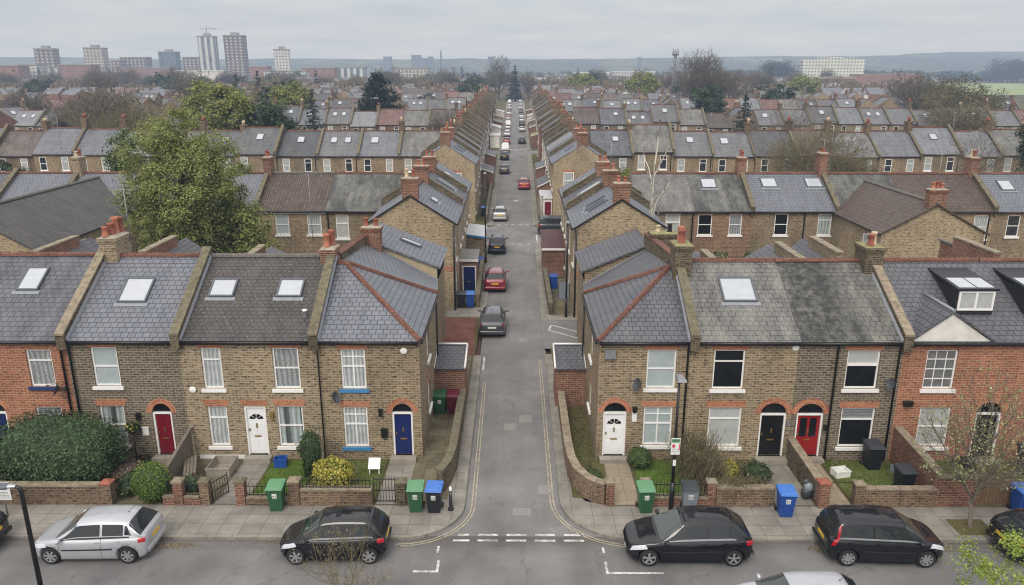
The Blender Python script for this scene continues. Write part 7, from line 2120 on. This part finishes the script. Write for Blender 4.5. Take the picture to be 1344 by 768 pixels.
# -- trees between the terraces
def xy(X, Y): return (X, Y, 0)
leafy('very large olive green tree behind the left front houses', xy(-21.4, 48.6), 14.2, 3.6, 3.4, 5.2, 8.1, 'leaf_plane', nclump=620, per=130, cl_r=.58, leaf=.082, seed=41, tr=.4, limbs=16, hollow=.4, lump=.17, low=-.95)
leafy('lower olive crown on the right of the very large tree', xy(-18.2, 50.2), 9, 1.9, 2.1, 2.9, 4.9, 'leaf_plane', nclump=130, per=90, cl_r=.65, leaf=.11, seed=43, tr=.2, hollow=.4, lump=.3, low=-.9)
leafy('dark green bushy tree on the left behind the large olive tree', xy(-34.4, 69.6), 10.2, 3., 2.6, 3.4, 7.2, 'leaf_mid', nclump=110, per=80, cl_r=.75, leaf=.13, seed=44, tr=.25)
leafy('rounded yellow green tree beyond the large olive tree', xy(-44.5, 117), 14.2, 5.6, 5.2, 4.6, 9.3, 'leaf_yellow', nclump=210, per=75, cl_r=1.05, leaf=.22, seed=45, tr=.35)
leafy('rounded dark evergreen tree beside the yellow green one', xy(-37.2, 117), 11.5, 3.6, 3.4, 3.4, 8., 'leaf_dark', nclump=130, per=70, cl_r=.9, leaf=.2, seed=46, tr=.3)
leafy('small bright yellow tree behind the third terrace on the left', xy(-49.5, 172), 13, 4.2, 4., 3.6, 9.4, 'leaf_yellow', nclump=90, per=60, cl_r=1.1, leaf=.26, seed=47, tr=.3)
conifer('dark pointed conifer left of the cedar', xy(-38.0, 146), 12.2, 2.8, 51, tiers=20, droop=.1, leaf=.2, irregular=.15)
conifer('large dark spreading cedar rising above the left terraces', xy(-30.0, 172), 15.2, 7.4, 52, tiers=15, droop=.02, leaf=.42, per=120, irregular=.3, pw=.6, jit=.6)
conifer('dark pointed conifer on the skyline, left of two', xy(-93, 262), 13.8, 4.2, 53, tiers=14, leaf=.35, per=22)
conifer('dark pointed conifer on the skyline, right of two', xy(-89, 272), 15., 4.6, 54, tiers=14, leaf=.36, per=22)
bare('wide bare brown tree over the roofs at upper left', xy(-57, 111), 12.2, .75, 61, 'bark', 'bark_twig2', 5, (10,6,5,4,3), .28, .3, .02, trunk_f=.16, wd=7.8)
bare('bare brown tree standing before the third terrace, left of centre', xy(-13.2, 142), 9.6, .6, 62, 'bark', 'bark_twig', 5, (6,5,4,4,3), .16, .4, .016, wd=4.)
bare('thin pale birch trunk in front of the lichened roof', xy(9.15, 50.5), 13., .35, 63, 'bark_birch', 'bark_grey', 4, (11,5,4,3), .1, .35, .004, trunk_f=.85, lens=.2, name='birch_tree', wd=1.5)
leafy('yellow green round shrub behind the second terrace, right of the street', xy(11.9, 84), 5., 2.9, 2.4, 2.2, 3.6, 'leaf_yellow', nclump=80, per=70, cl_r=.6, leaf=.13, seed=64, tr=.15)
bare('broad bare multi stemmed tree over the second terrace, right', xy(35.5, 91), 9.6, .75, 65, 'bark', 'bark_twig2', 5, (11,6,5,4,3), .17, .35, .018, trunk_f=.12, wd=6.6)
bare('pale bare tree behind the broad multi stemmed one', xy(45.5, 128), 11.5, .6, 66, 'bark_grey', 'bark_grey', 5, (6,5,4,4,3), .2, .4, .018, trunk_f=.22, wd=4.6)
leafy('dark laurel bushes at the foot of the broad bare tree', xy(40.5, 92), 5, 4.2, 2., 2.2, 2.9, 'leaf_dark', nclump=90, per=70, cl_r=.7, leaf=.16, seed=67, tr=.15)
bare('large bare tree on the skyline, right of the radio mast', xy(57, 246), 21.5, .7, 68, 'bark', 'bark_twig', 5, (9,6,5,4,4), .5, .35, .035, trunk_f=.18, wd=9.)
bare('smaller bare tree touching the large one on its right', xy(68, 252), 16.5, .7, 69, 'bark', 'bark_twig', 5, (7,6,5,4,3), .4, .35, .035, trunk_f=.2, wd=7.5)
leafy('rounded dark holly in front of the large bare tree', xy(47., 193), 12.2, 4.3, 4., 4.6, 7.4, 'leaf_dark', nclump=150, per=60, cl_r=1.0, leaf=.3, seed=70, tr=.3)
conifer('blue green conifer right of the holly', xy(43., 147), 11.2, 3.4, 71, tiers=17, droop=.2, leaf=.24)
bare('large rounded bare tree with ivy at upper right', xy(98, 172), 14.5, .75, 72, 'bark', 'bark_twig2', 5, (9,6,5,4,4), .4, .3, .026, trunk_f=.14, wd=9., buds='leaf_ivy', budn=2200, buds_s=.22)
leafy('ivy clad evergreen tree at the right edge', xy(61.5, 90), 13, 2.6, 2.6, 5.4, 8., 'leaf_ivy', nclump=170, per=80, cl_r=.8, leaf=.17, seed=73, tr=.3)
bare('bare tree with pale forked limbs before the second terrace, far right', xy(55., 92), 9., .6, 74, 'bark_grey', 'bark_grey', 4, (6,5,4,4), .14, .5, .012, wd=3.6)
leafy('domed yellow tree on the skyline right of the street', xy(48, 305), 13.2, 6.6, 6, 4., 9.5, 'leaf_yellow', nclump=90, per=55, cl_r=1.4, leaf=.4, seed=75, tr=.3)
leafy('yellowish hazy tree just right of the street end', xy(31, 375), 13.5, 7, 6, 4.5, 9., 'leaf_yellow', nclump=80, per=50, cl_r=1.6, leaf=.45, seed=76, tr=.4)
conifer('dark conifer standing at the far end of the side street', xy(-.5, 398), 17, 5.2, 77, tiers=14, leaf=.5, per=24)
bare('tall bare tree at the far end of the side street', xy(-9, 402), 22, .7, 78, 'bark', 'bark_twig', 5, (8,6,5,4,3), .5, .4, .05, trunk_f=.2, wd=9.)
bare('second bare tree at the far end of the side street', xy(6.5, 408), 15, .7, 79, 'bark', 'bark_twig', 5, (7,5,4,4,3), .4, .4, .05, wd=6.)
leafy('small dark round tree on the skyline above the right terraces', xy(42, 430), 15, 3.6, 3.5, 4.2, 9.8, 'leaf_dark', nclump=60, per=40, cl_r=1.3, leaf=.45, seed=80, tr=.3)
leafy('olive domed tree on the skyline at upper right', xy(111, 305), 14, 6, 6, 4.5, 9., 'leaf_plane', nclump=90, per=50, cl_r=1.4, leaf=.4, seed=81, tr=.4)
leafy('dark round evergreen on the skyline at upper left', xy(-162, 360), 13.5, 6, 6, 4., 8.8, 'leaf_dark', nclump=80, per=45, cl_r=1.4, leaf=.45, seed=82, tr=.4)
leafy('dark clipped evergreen near the tower blocks, upper left', xy(-200, 330), 12.5, 5.5, 5, 3.6, 8.2, 'leaf_dark', nclump=70, per=45, cl_r=1.3, leaf=.45, seed=83, tr=.4)
leafy('low ivy bush on the garden wall of the second terrace, upper left', xy(-62.5, 92.5), 4, 3.6, 1.5, 1.5, 3.2, 'leaf_ivy', nclump=60, per=60, cl_r=.6, leaf=.16, seed=84, tr=.12)
# rear garden shrubs
for i, (x, y, r, m) in enumerate(((-27,55,1.3,'leaf_ivy'),(15.2,56.5,1.4,'leaf_dry'),(18.,57,1.2,'leaf_mid'),(21.6,56.5,1.1,'leaf_ivy'),(-13.,56.8,1.0,'leaf_ivy'))):
    shrub(['ivy bush against the rear wall by the olive tree','straggly dry bush below the red brick rear wall','green bush below the two rooflight house','ivy bush beside the brown gable wing','ivy bush below the brown ribbed tile roof'][i], (x, y, 0), r, .8, r*.95, m, 900, .1, 90+i, lump=.3)
# copies: skyline trees, all with crown and trunk
TB = bare('bare winter tree in the hazy belt beyond the roofs', (-120, 420, 0), 14, .75, 95, 'bark', 'bark_twig', 5, (7,6,5,4,3), .4, .4, .06, wd=6.5, group='bare trees in the hazy belt beyond the roofs', trunk_f=.2)
TL = leafy('green tree in the hazy belt beyond the roofs', (-150, 430, 0), 12, 5.5, 5, 4.2, 7.5, 'leaf_ivy', nclump=60, per=40, cl_r=1.4, leaf=.5, seed=96, tr=.4, group='green trees in the hazy belt beyond the roofs')
TC = conifer('dark conifer in the hazy belt beyond the roofs', (-105, 415, 0), 15, 4., 97, tiers=11, leaf=.5, per=14, group='conifers in the hazy belt beyond the roofs')
RT = random.Random(77)
TB2 = bare('broad bare winter tree in the hazy belt beyond the roofs', (-60, 440, 0), 11, .9, 98, 'bark_grey', 'bark_twig2', 5, (8,6,5,4,3), .4, .3, .06, wd=7.5, group='broad bare trees in the hazy belt beyond the roofs', trunk_f=.18)
def far_tree(x, y, k=None):
    if -14 < x < 12 and y < 440: return
    if (x > .42*y and y > 440) or (x > .5*y and y > 225): return
    k = k or RT.choice('bbbbbllc'); s = RT.uniform(.65, 1.2)
    t = {'b': RT.choice([TB, TB2]), 'l': TL, 'c': TC}[k]
    copy_tree(t, (x, y, 0), RT.uniform(0, 6.28), None, None, (s*RT.uniform(.9,1.3), s*RT.uniform(.9,1.3), s))
for i in range(150):
    y = RT.choice([RT.uniform(330, 480), RT.uniform(430, 700), RT.uniform(600, 1000)]); x = RT.uniform(-.68, .68)*y
    far_tree(x, y)
for i in range(46): far_tree(RT.uniform(-260, -40), RT.uniform(330, 470), 'b')
for i in range(16): far_tree(RT.uniform(70, 260), RT.uniform(330, 430), 'b')
for i in range(10): far_tree(RT.uniform(15, 75), RT.uniform(420, 520), 'b')
# left chaos: trees among the roofs at upper left
for x, y, k in ((-72,140,'b'),(-84,150,'b'),(-64,205,'b'),(-120,190,'b'),(-98,235,'b'),(84,150,'b'),(104,196,'b'),(120,240,'b'),(74,222,'l')): far_tree(x, y, k)
for x, y in ((-70,236),(-27,240),(64,300),(92,296),(-106,300),(-56,190),(-18,300)): far_tree(x, y, 'l')
# far wood on the right horizon: one mass nobody could count
def wood(name, label, x0, x1, y0, y1, h, n, seed, mat='leaf_conifer', leaf=2.2):
    rng = random.Random(seed); mb = MB()
    for k in range(n):
        x, y = rng.uniform(x0, x1), rng.uniform(y0, y1); hh = h*rng.uniform(.75, 1.1)*(1+.25*noise.noise(V((x*.02, 0, seed))))
        r = h*.16*rng.uniform(.7,1.3)
        mb.tube([(x,y,0),(x,y,hh*.9)], [.5,.15], 3, 0, False)
        for j in range(110):
            p = V((x+rng.gauss(0,r), y+rng.gauss(0,r), hh*rng.uniform(.25, 1)))
            leaf_quad(mb, p, rv(rng)+V((0,-.4,.5)), leaf*rng.uniform(.5,1.2), rng)
    structure(name, mb, M[mat], 'stuff', label)
wood('far_wood', 'dense dark plantation wood beyond the green field at right', 560, 760, 880, 960, 24, 330, 1, leaf=.9)
wood('far_wood', 'row of dark poplars behind the bare trees at right', 240, 266, 760, 780, 22, 60, 2, leaf=.7)
wood('far_wood', 'low hedgerow trees along the green field', 250, 760, 985, 1010, 12, 260, 3, 'leaf_ivy')
wood('far_wood', 'hazy belt of trees across the valley floor', -900, 900, 1080, 1300, 10, 420, 4, 'leaf_ivy', 1.8)
# ------------------------------------------------------------------ far town, towers, hills
def facade_mat(name, wall, win, sx, sy, fx=.5, fy=.5, band=None):
    """window rows on a distant block: grid from the wall UV in metres"""
    n = NT(name); uv = n.uv()
    sp = n.a('ShaderNodeSeparateXYZ', {0: uv})
    fu = n.math('FRACT', n.math('DIVIDE', sp.outputs[0], sx)); fv = n.math('FRACT', n.math('DIVIDE', sp.outputs[1], sy))
    a = n.math('LESS_THAN', n.math('ABSOLUTE', n.math('SUBTRACT', fu, .5)), fx/2); b = n.math('LESS_THAN', n.math('ABSOLUTE', n.math('SUBTRACT', fv, .5)), fy/2)
    f = n.math('MULTIPLY', a, b)
    rn = n.a('ShaderNodeTexWhiteNoise', {'Vector': n.a('ShaderNodeCombineXYZ', {0: n.math('FLOOR', n.math('DIVIDE', sp.outputs[0], sx)), 1: n.math('FLOOR', n.math('DIVIDE', sp.outputs[1], sy))}).outputs[0]}).outputs[0]
    wc = n.mix(n.math('MULTIPLY', rn, .5), win, C(150,150,146))
    ng = n.noise(uv, .08, 4)
    wl = n.mix(1.0, wall, n.ramp(ng, [(.3,.85),(.7,1.1)]), 'MULTIPLY')
    if band: wl = n.mix(n.math('LESS_THAN', fv, .18), wl, band)
    return n.bsdf(n.mix(f, wl, wc), .7, Specular_IOR_Level=.2)
M['tw_brown'] = facade_mat('tower_brown', C(112,100,98), C(186,188,190), 4.4, 2.9, .42, .5)
M['tw_white'] = facade_mat('tower_white', C(196,196,192), C(92,98,106), 3.0, 2.9, .45, .45)
M['tw_dark'] = facade_mat('tower_darkglass', C(96,110,120), C(70,86,98), 2.4, 3.2, .8, .6)
M['tw_band'] = facade_mat('block_banded', C(188,184,176), C(96,98,100), 3.4, 3., .6, .5, C(130,110,100))
M['tw_red'] = facade_mat('block_red', C(142,106,96), C(104,94,92), 3.6, 3.1, .5, .4)
M['tw_stripe'] = facade_mat('tower_striped', C(190,194,196), C(82,92,100), 6.0, 2.9, .5, 1.1)
M['wh_roof'] = plain('warehouse_roof', C(206,208,206), .7, .12, .1)
def block(name, label, x, y, w, d, h, mat, rz=0., cat='tower block', plant=True, steps=None, group=None, roofm='concrete'):
    root = thing(name, label, cat, (x, y, 0), rz, group)
    mb = MB(); 
    for (a, b, c) in (steps or [(-w/2, w/2, h)]):
        mb.box((a, -d/2, -.3), (b, d/2, c), 0, '+z-z'); mb.face([(a,-d/2,c),(b,-d/2,c),(b,d/2,c),(a,d/2,c)], 1)
    mb.build('wall', [M[mat], M[roofm]], root)
    rb = MB(); rb.box((-w/2-.4,-d/2-.4,h),(w/2+.4,d/2+.4,h+.9)) if not steps else None
    if rb.v: rb.build('parapet', M[roofm], root)
    if plant:
        pb = MB(); pb.box((-w*.18,-d*.25,h+.5),(w*.2,d*.25,h+3.4)); pb.build('roof_plant', M['galv'], root)
    return root
def at(px, Y): return (px-677)/1000*Y*.96
def hz(py, Y): return 15.9 + (90-py)/1000*Y*.93
def twr(label, px0, px1, pytop, Y, mat, d=13, steps=None, **k):
    if px0 < 640: px1 -= (677-(px0+px1)/2)*d/Y
    x0, x1 = at(px0, Y), at(px1, Y); w = x1-x0
    return block('tower_block', label, (x0+x1)/2, Y+d/2, w, d, hz(pytop, Y), mat, steps=steps, **k)
twr('squat brown brick tower block, leftmost on the skyline', 46, 80, 65, 760, 'tw_brown', rz=.12)
twr('brown and white tower block, second from left on the skyline', 111, 144, 64, 780, 'tw_band', rz=.1)
twr('dark glass office block in the middle of the left skyline', 209, 238, 69, 900, 'tw_dark')
t1 = twr('tallest pale striped tower with a crane on its roof', 262, 289, 49, 820, 'tw_stripe', rz=.05)
twr('tall brown tower block right of the striped tower', 296, 327, 48, 800, 'tw_brown', rz=.05)
twr('white tower block standing alone left of centre', 359, 383, 66, 800, 'tw_white', rz=.2)
mb = MB(); h_ = hz(46, 820); mb.tube([(0,0,h_),(0,0,h_+8)], .35, 4); mb.tube([(-6,0,h_+5.5),(11,0,h_+5.5)], .3, 4); mb.tube([(0,0,h_+8),(11,0,h_+5.6)], .12, 3)
mb.build('crane', M['galv'], t1)
def low(label, px0, px1, py, Y, mat, d=14, cat='building', rz=0., plant=False, roofm='concrete'):
    x0, x1 = at(px0, Y), at(px1, Y)
    return block('town_building', label, (x0+x1)/2, Y+d/2, x1-x0, d, hz(py, Y), mat, rz, cat, plant, roofm=roofm)
low('red brick flats at the far left edge of the skyline', -10, 22, 87, 600, 'tw_red'); low('cream flats next to the far left red flats', 22, 47, 86, 620, 'tw_white')
low('long low glass fronted block below the leftmost tower', 47, 76, 89, 640, 'tw_stripe'); low('red brick block below the second tower', 76, 118, 86, 630, 'tw_red')
low('reddish hospital block between second tower and glass office', 158, 192, 76, 880, 'tw_brown'); low('small brown block left of the hospital block', 146, 158, 80, 860, 'tw_brown')
low('brown twin block left of the striped tower', 240, 264, 76, 860, 'tw_brown'); low('long brick street of shops below the glass office', 150, 222, 90, 760, 'tw_red')
low('white warehouse below the striped tower', 226, 292, 94, 640, 'render_white', 22, roofm='wh_roof'); low('red block right of the brown tower', 327, 350, 88, 740, 'tw_red'); low('long white fronted block below the lone white tower', 345, 400, 94, 700, 'tw_white')
low('red terrace block right of the lone white tower', 396, 438, 90, 720, 'tw_red'); low('pale glass block left of the cedar', 436, 478, 89, 760, 'tw_stripe')
low('cream flats right of the cedar, on the skyline', 519, 562, 90, 720, 'tw_band', 18); low('white shed roof right of the street end', 755, 800, 96, 900, 'render_white', 30, roofm='wh_roof'); low('pale low shed beyond the small dark tree', 806, 860, 95, 880, 'tw_white', 25, roofm='wh_roof')
low('second white shed right of the street end, nearer', 690, 722, 104, 700, 'render_white', 20, roofm='wh_roof')
x = at(1094, 760)
est = block('estate_building', 'long cream hillside flats on the right skyline', x, 770, 58, 16, 26, 'tw_white', -.06, 'flats', False, steps=[(-29,-17,24),(-17,-5,25.5),(-5,8,26.5),(8,20,25.5),(20,29,24.5)])
block('estate_building', 'long low red brick estate in front of the cream flats', at(1152, 560), 570, 62, 20, 12.5, 'tw_red', 0., 'building', False, steps=[(-31,-12,10.5),(-12,12,12),(12,31,12.5)])
block('estate_building', 'lower dark red wing left of the long brick estate', at(1085, 560), 560, 34, 16, 9, 'tw_red', 0., 'building', False)
def mast():
    root = thing('radio_mast', 'tall lattice radio mast on the skyline right of centre', 'radio mast', (at(885, 330), 330, 0))
    h = hz(67, 330); mb = MB()
    for sx, sy in ((-1,-1),(1,-1),(1,1),(-1,1)): mb.tube([(sx*.9,sy*.9,0),(sx*.4,sy*.4,h)], .12, 4)
    for k in range(14):
        z0, z1 = h*k/14, h*(k+1)/14; a, b = .9-.5*k/14, .9-.5*(k+1)/14
        for s in (-1, 1): mb.tube([(-a*s,-a,z0),(b*s,-b,z1)], .06, 3); mb.tube([(-a*s,a,z0),(b*s,b,z1)], .06, 3)
    mb.build('lattice', M['galv'], root)
    mb = MB(); mb.lathe([(1.2,h-1.6),(1.4,h-1.4),(1.4,h-1.0),(.2,h-.9)], (0,0,0), 8)
    for k in range(5): t = 2*PI*k/5; mb.tube([(1.2*math.cos(t),1.2*math.sin(t),h-2.),(1.2*math.cos(t),1.2*math.sin(t),h+.8)], .14, 4)
    mb.build('antennas', M['galv'], root)
mast()
def spire(label, px, py, Y, w0, w1, mat='tw_dark'):
    root = thing('tower', label, 'tower', (at(px, Y), Y, 0)); h = hz(py, Y)
    mb = MB(); mb.lathe([(w0,0),(w0*.9,h*.6),(w1,h*.8),(w1*.8,h*.97),(.3,h)], (0,0,0), 10); mb.build('shaft', M['greyplastic'], root)
    mb = MB(); mb.lathe([(w0*1.3,h*.62),(w0*1.3,h*.68)], (0,0,0), 10); mb.build('gallery', M['greyplastic'], root)
spire('slim distant communications tower on the central horizon', 579, 66, 1500, 2., 1.4)
for i, (a, b, c) in enumerate(((503,513,75),(540,552,73),(552,560,77),(562,568,75),(640,648,75),(838,842,76),(660,666,77))):
    x0, x1 = at(a, 1500), at(b, 1500)
    block('town_building', 'tiny hazy block on the distant horizon, %s from the left' % ORD[[0,1,2,3,4,6,5][i]], (x0+x1)/2, 1510, x1-x0, 14, hz(c, 1500), 'tw_dark', 0., 'tower block', False)
# low houses and sheds of the far town, one mass
def roofscape():
    rng = random.Random(9); mb = MB(); n = 0
    for k in range(2600):
        y = 325 + 900*rng.random()**1.5; x = rng.uniform(-.72, .72)*y
        if abs(x) < 13+.012*(y-200) and y < 420: continue
        if (x > .36*y and y > 470) or (x > .5*y): continue
        w, d, e, r = rng.uniform(5, 16), rng.uniform(7, 9), rng.uniform(4.2, 6), 0
        r = e + rng.uniform(2, 2.8); a = rng.choice([0, 0, 0, PI/2, .3, -.35]) + rng.gauss(0, .04)
        T = Matrix.Translation((x, y, 0)) @ Matrix.Rotation(a, 4, 'Z'); mb.T = T
        m = rng.choice([0, 0, 0, 0, 1, 1, 2]); wm = rng.choice([3, 3, 3, 7, 7, 4, 5])
        h, q = w/2, d/2
        mb.face([(-h,-q,0),(h,-q,0),(h,-q,e),(-h,-q,e)], wm); mb.face([(h,-q,0),(h,q,0),(h,q,e),(h,0,r),(h,-q,e)], wm); mb.face([(-h,q,0),(-h,-q,0),(-h,-q,e),(-h,0,r),(-h,q,e)], wm)
        mb.face([(-h,-q,e),(h,-q,e),(h,0,r),(-h,0,r)], m); mb.face([(h,q,e),(-h,q,e),(-h,0,r),(h,0,r)], m)
        for c in range(rng.choice([1, 1, 2, 3])):
            cx = rng.uniform(-h, h); mb.box((cx-.4,-.6,r-.5),(cx+.4,.6,r+1.5), 6, '-z')
    mb.T = None
    structure('distant_rooftops', mb, [M['slate_far'], M['tile_far'], M['tile_redfar'], M['brick_rear'], M['render_white'], M['brick_redwall'], M['brick_wall'], M['brick_grey']], 'stuff', 'countless small roofs and chimneys of the far town')
roofscape()
# hills
def hills():
    mb = MB()
    pr = [(-1.4,36),(-.9,38),(-.68,43),(-.62,44),(-.5,41),(-.42,39),(-.3,41),(-.17,39),(-.05,40),(.02,40),(.1,41),(.2,43),(.28,45),(.36,46),(.45,49),(.52,54),(.6,58),(.68,59),(.8,56),(1.4,46)]
    rows = []
    ys = [1350, 1450, 1600, 1750, 1900, 2050, 2300, 2600, 3000]
    fr = [0, .12, .3, .52, .75, 1., 1.02, .8, .3]
    for y, f in zip(ys, fr):
        row = []
        for i in range(161):
            u = -1.4+2.8*i/160; x = u*y
            H_ = interp(pr, u)
            row.append((x, y, -.5+f*(H_-0)*(1+.06*noise.noise(V((x*.004, y*.004, 0))))+(2.2*noise.noise(V((x*.02, y*.02, 5))) if f > .1 else 0)))
        rows.append(row)
    mb.grid(rows, 0)
    structure('hills', mb, M['hill'])
hills()
def field(pts, name='green_field'):
    mb = MB(); mb.face([(*p, -.2) for p in pts]); structure(name, mb, M['field'])
field([(255, 500), (420, 500), (800, 900), (470, 900)]); field([(240, 640),(330, 640),(400, 860),(280, 860)])
# ------------------------------------------------------------------ camera, light, world
cam = bpy.data.cameras.new('camera'); co = bpy.data.objects.new('camera', cam); COL.objects.link(co)
cam.sensor_width = 36; cam.lens = 36*1000/1344; cam.clip_start = .1; cam.clip_end = 9000
co.location = (0, 0, 15.9)
pitch = math.atan(294/1000); yaw = math.atan(5/1000)
co.rotation_mode = 'XYZ'; co.rotation_euler = (PI/2 - pitch, 0, yaw)
SC.camera = co
sun = bpy.data.lights.new('sun', 'SUN'); so = bpy.data.objects.new('sun', sun); COL.objects.link(so)
sun.energy = SUN_E; sun.angle = math.radians(24); sun.color = (1.0, .96, .90)
el, az = math.radians(46), math.radians(197)      # azimuth measured from +Y clockwise: behind the camera, a little to the left
d = V((math.sin(az)*math.cos(el), math.cos(az)*math.cos(el), math.sin(el)))
so.rotation_euler = d.to_track_quat('Z', 'Y').to_euler()
so.location = d*60
w = bpy.data.worlds.new('World'); SC.world = w; w.use_nodes = True
t = w.node_tree; t.nodes.clear()
def wn(typ, ins=None, **p):
    n = t.nodes.new(typ)
    for k, v in p.items(): setattr(n, k, v)
    for k, v in (ins or {}).items():
        if isinstance(v, bpy.types.NodeSocket): t.links.new(v, n.inputs[k])
        else: n.inputs[k].default_value = v
    return n
out = wn('ShaderNodeOutputWorld')
sky = wn('ShaderNodeTexSky', sky_type='NISHITA', sun_disc=False, sun_elevation=el, sun_rotation=az, air_density=1.0, dust_density=3.0)
b1 = wn('ShaderNodeBackground', {0: sky.outputs[0], 1: .06})
tc = wn('ShaderNodeTexCoord')
sep = wn('ShaderNodeSeparateXYZ', {0: tc.outputs['Generated']})
z = wn('ShaderNodeMath', {0: sep.outputs[2], 1: 0.0}, operation='MAXIMUM')
zz = wn('ShaderNodeMath', {0: z.outputs[0], 1: .10}, operation='ADD')
px = wn('ShaderNodeMath', {0: sep.outputs[0], 1: zz.outputs[0]}, operation='DIVIDE')
py = wn('ShaderNodeMath', {0: sep.outputs[1], 1: zz.outputs[0]}, operation='DIVIDE')
cv = wn('ShaderNodeCombineXYZ', {0: px.outputs[0], 1: py.outputs[0]})
n1 = wn('ShaderNodeTexNoise', {'Vector': wn('ShaderNodeMapping', {'Vector': cv.outputs[0], 'Scale': (.62, .6, 1), 'Location': (3.1, 1.7, 0)}).outputs[0], 'Scale': 1.6, 'Detail': 6, 'Roughness': .55})
rp = wn('ShaderNodeValToRGB', {0: n1.outputs[0]})
rp.color_ramp.elements[0].position = .34; rp.color_ramp.elements[1].position = .66
rp.color_ramp.elements[0].color = (.37, .40, .44, 1); rp.color_ramp.elements[1].color = (.70, .725, .75, 1)
g = wn('ShaderNodeMath', {0: z.outputs[0], 1: 2.0}, operation='MULTIPLY')          # CIE overcast: zenith three times the horizon
gz = wn('ShaderNodeMath', {0: g.outputs[0], 1: 1.0}, operation='ADD')
wb_ = wn('ShaderNodeMix', data_type='RGBA', blend_type='MULTIPLY')
wz = wn('ShaderNodeMath', {0: z.outputs[0], 1: 4.0}, operation='MULTIPLY', use_clamp=True)
t.links.new(wz.outputs[0], wb_.inputs[0]); t.links.new(rp.outputs[0], wb_.inputs[6]); wb_.inputs[7].default_value = (1.12, 1.02, .93, 1)
b2 = wn('ShaderNodeBackground', {0: wb_.outputs[2], 1: gz.outputs[0]})
zr_ = wn('ShaderNodeValToRGB', {0: z.outputs[0]})
el_ = zr_.color_ramp.elements
for k_ in range(3): el_.new(.5)
for e_, (pp, vv) in zip(el_, ((0., 1.08), (.035, 1.0), (.075, .86), (.2, .95), (1., 1.))): e_.position = pp; e_.color = (vv, vv, vv, 1)
gq = wn('ShaderNodeMath', {0: gz.outputs[0], 1: zr_.outputs[0]}, operation='MULTIPLY')
gm = wn('ShaderNodeMath', {0: gq.outputs[0], 1: SKY_K}, operation='MULTIPLY')
t.links.new(gm.outputs[0], b2.inputs[1])
ad = wn('ShaderNodeAddShader', {0: b1.outputs[0], 1: b2.outputs[0]})
t.links.new(ad.outputs[0], out.inputs[0])
# haze: absorbing air volume whose glow stands in for scattered daylight
hb = MB(); hb.box((-3200, -300, -12), (3200, 4200, 260))
hm = bpy.data.materials.new('haze'); hm.use_nodes = True
ht = hm.node_tree; ht.nodes.clear()
ho = ht.nodes.new('ShaderNodeOutputMaterial')
sg = HAZE; LA = (.58, .62, .665)
dn = max(sg)*1.02
va = ht.nodes.new('ShaderNodeVolumeAbsorption'); va.inputs['Density'].default_value = dn
va.inputs['Color'].default_value = (*[1 - s_/dn for s_ in sg], 1)
em = ht.nodes.new('ShaderNodeEmission'); em.inputs[1].default_value = 1e-3
em.inputs[0].default_value = (*[s_*l_*1e3 for s_, l_ in zip(sg, LA)], 1)
ah = ht.nodes.new('ShaderNodeAddShader')
ht.links.new(va.outputs[0], ah.inputs[0]); ht.links.new(em.outputs[0], ah.inputs[1]); ht.links.new(ah.outputs[0], ho.inputs['Volume'])
structure('haze', hb, hm)
SC.view_settings.view_transform = 'Standard'; SC.view_settings.look = 'None'; SC.view_settings.exposure = 0; SC.view_settings.gamma = 1
SC.render.engine = 'CYCLES'
SC.cycles.use_denoising = True
SC.cycles.filter_width = 1.15
SC.cycles.max_bounces = 6; SC.cycles.diffuse_bounces = 3; SC.cycles.glossy_bounces = 2; SC.cycles.transmission_bounces = 2; SC.cycles.transparent_max_bounces = 4; SC.cycles.volume_bounces = 0
SC.cycles.caustics_reflective = False; SC.cycles.caustics_refractive = False
SC.cycles.use_adaptive_sampling = True; SC.cycles.adaptive_threshold = .02
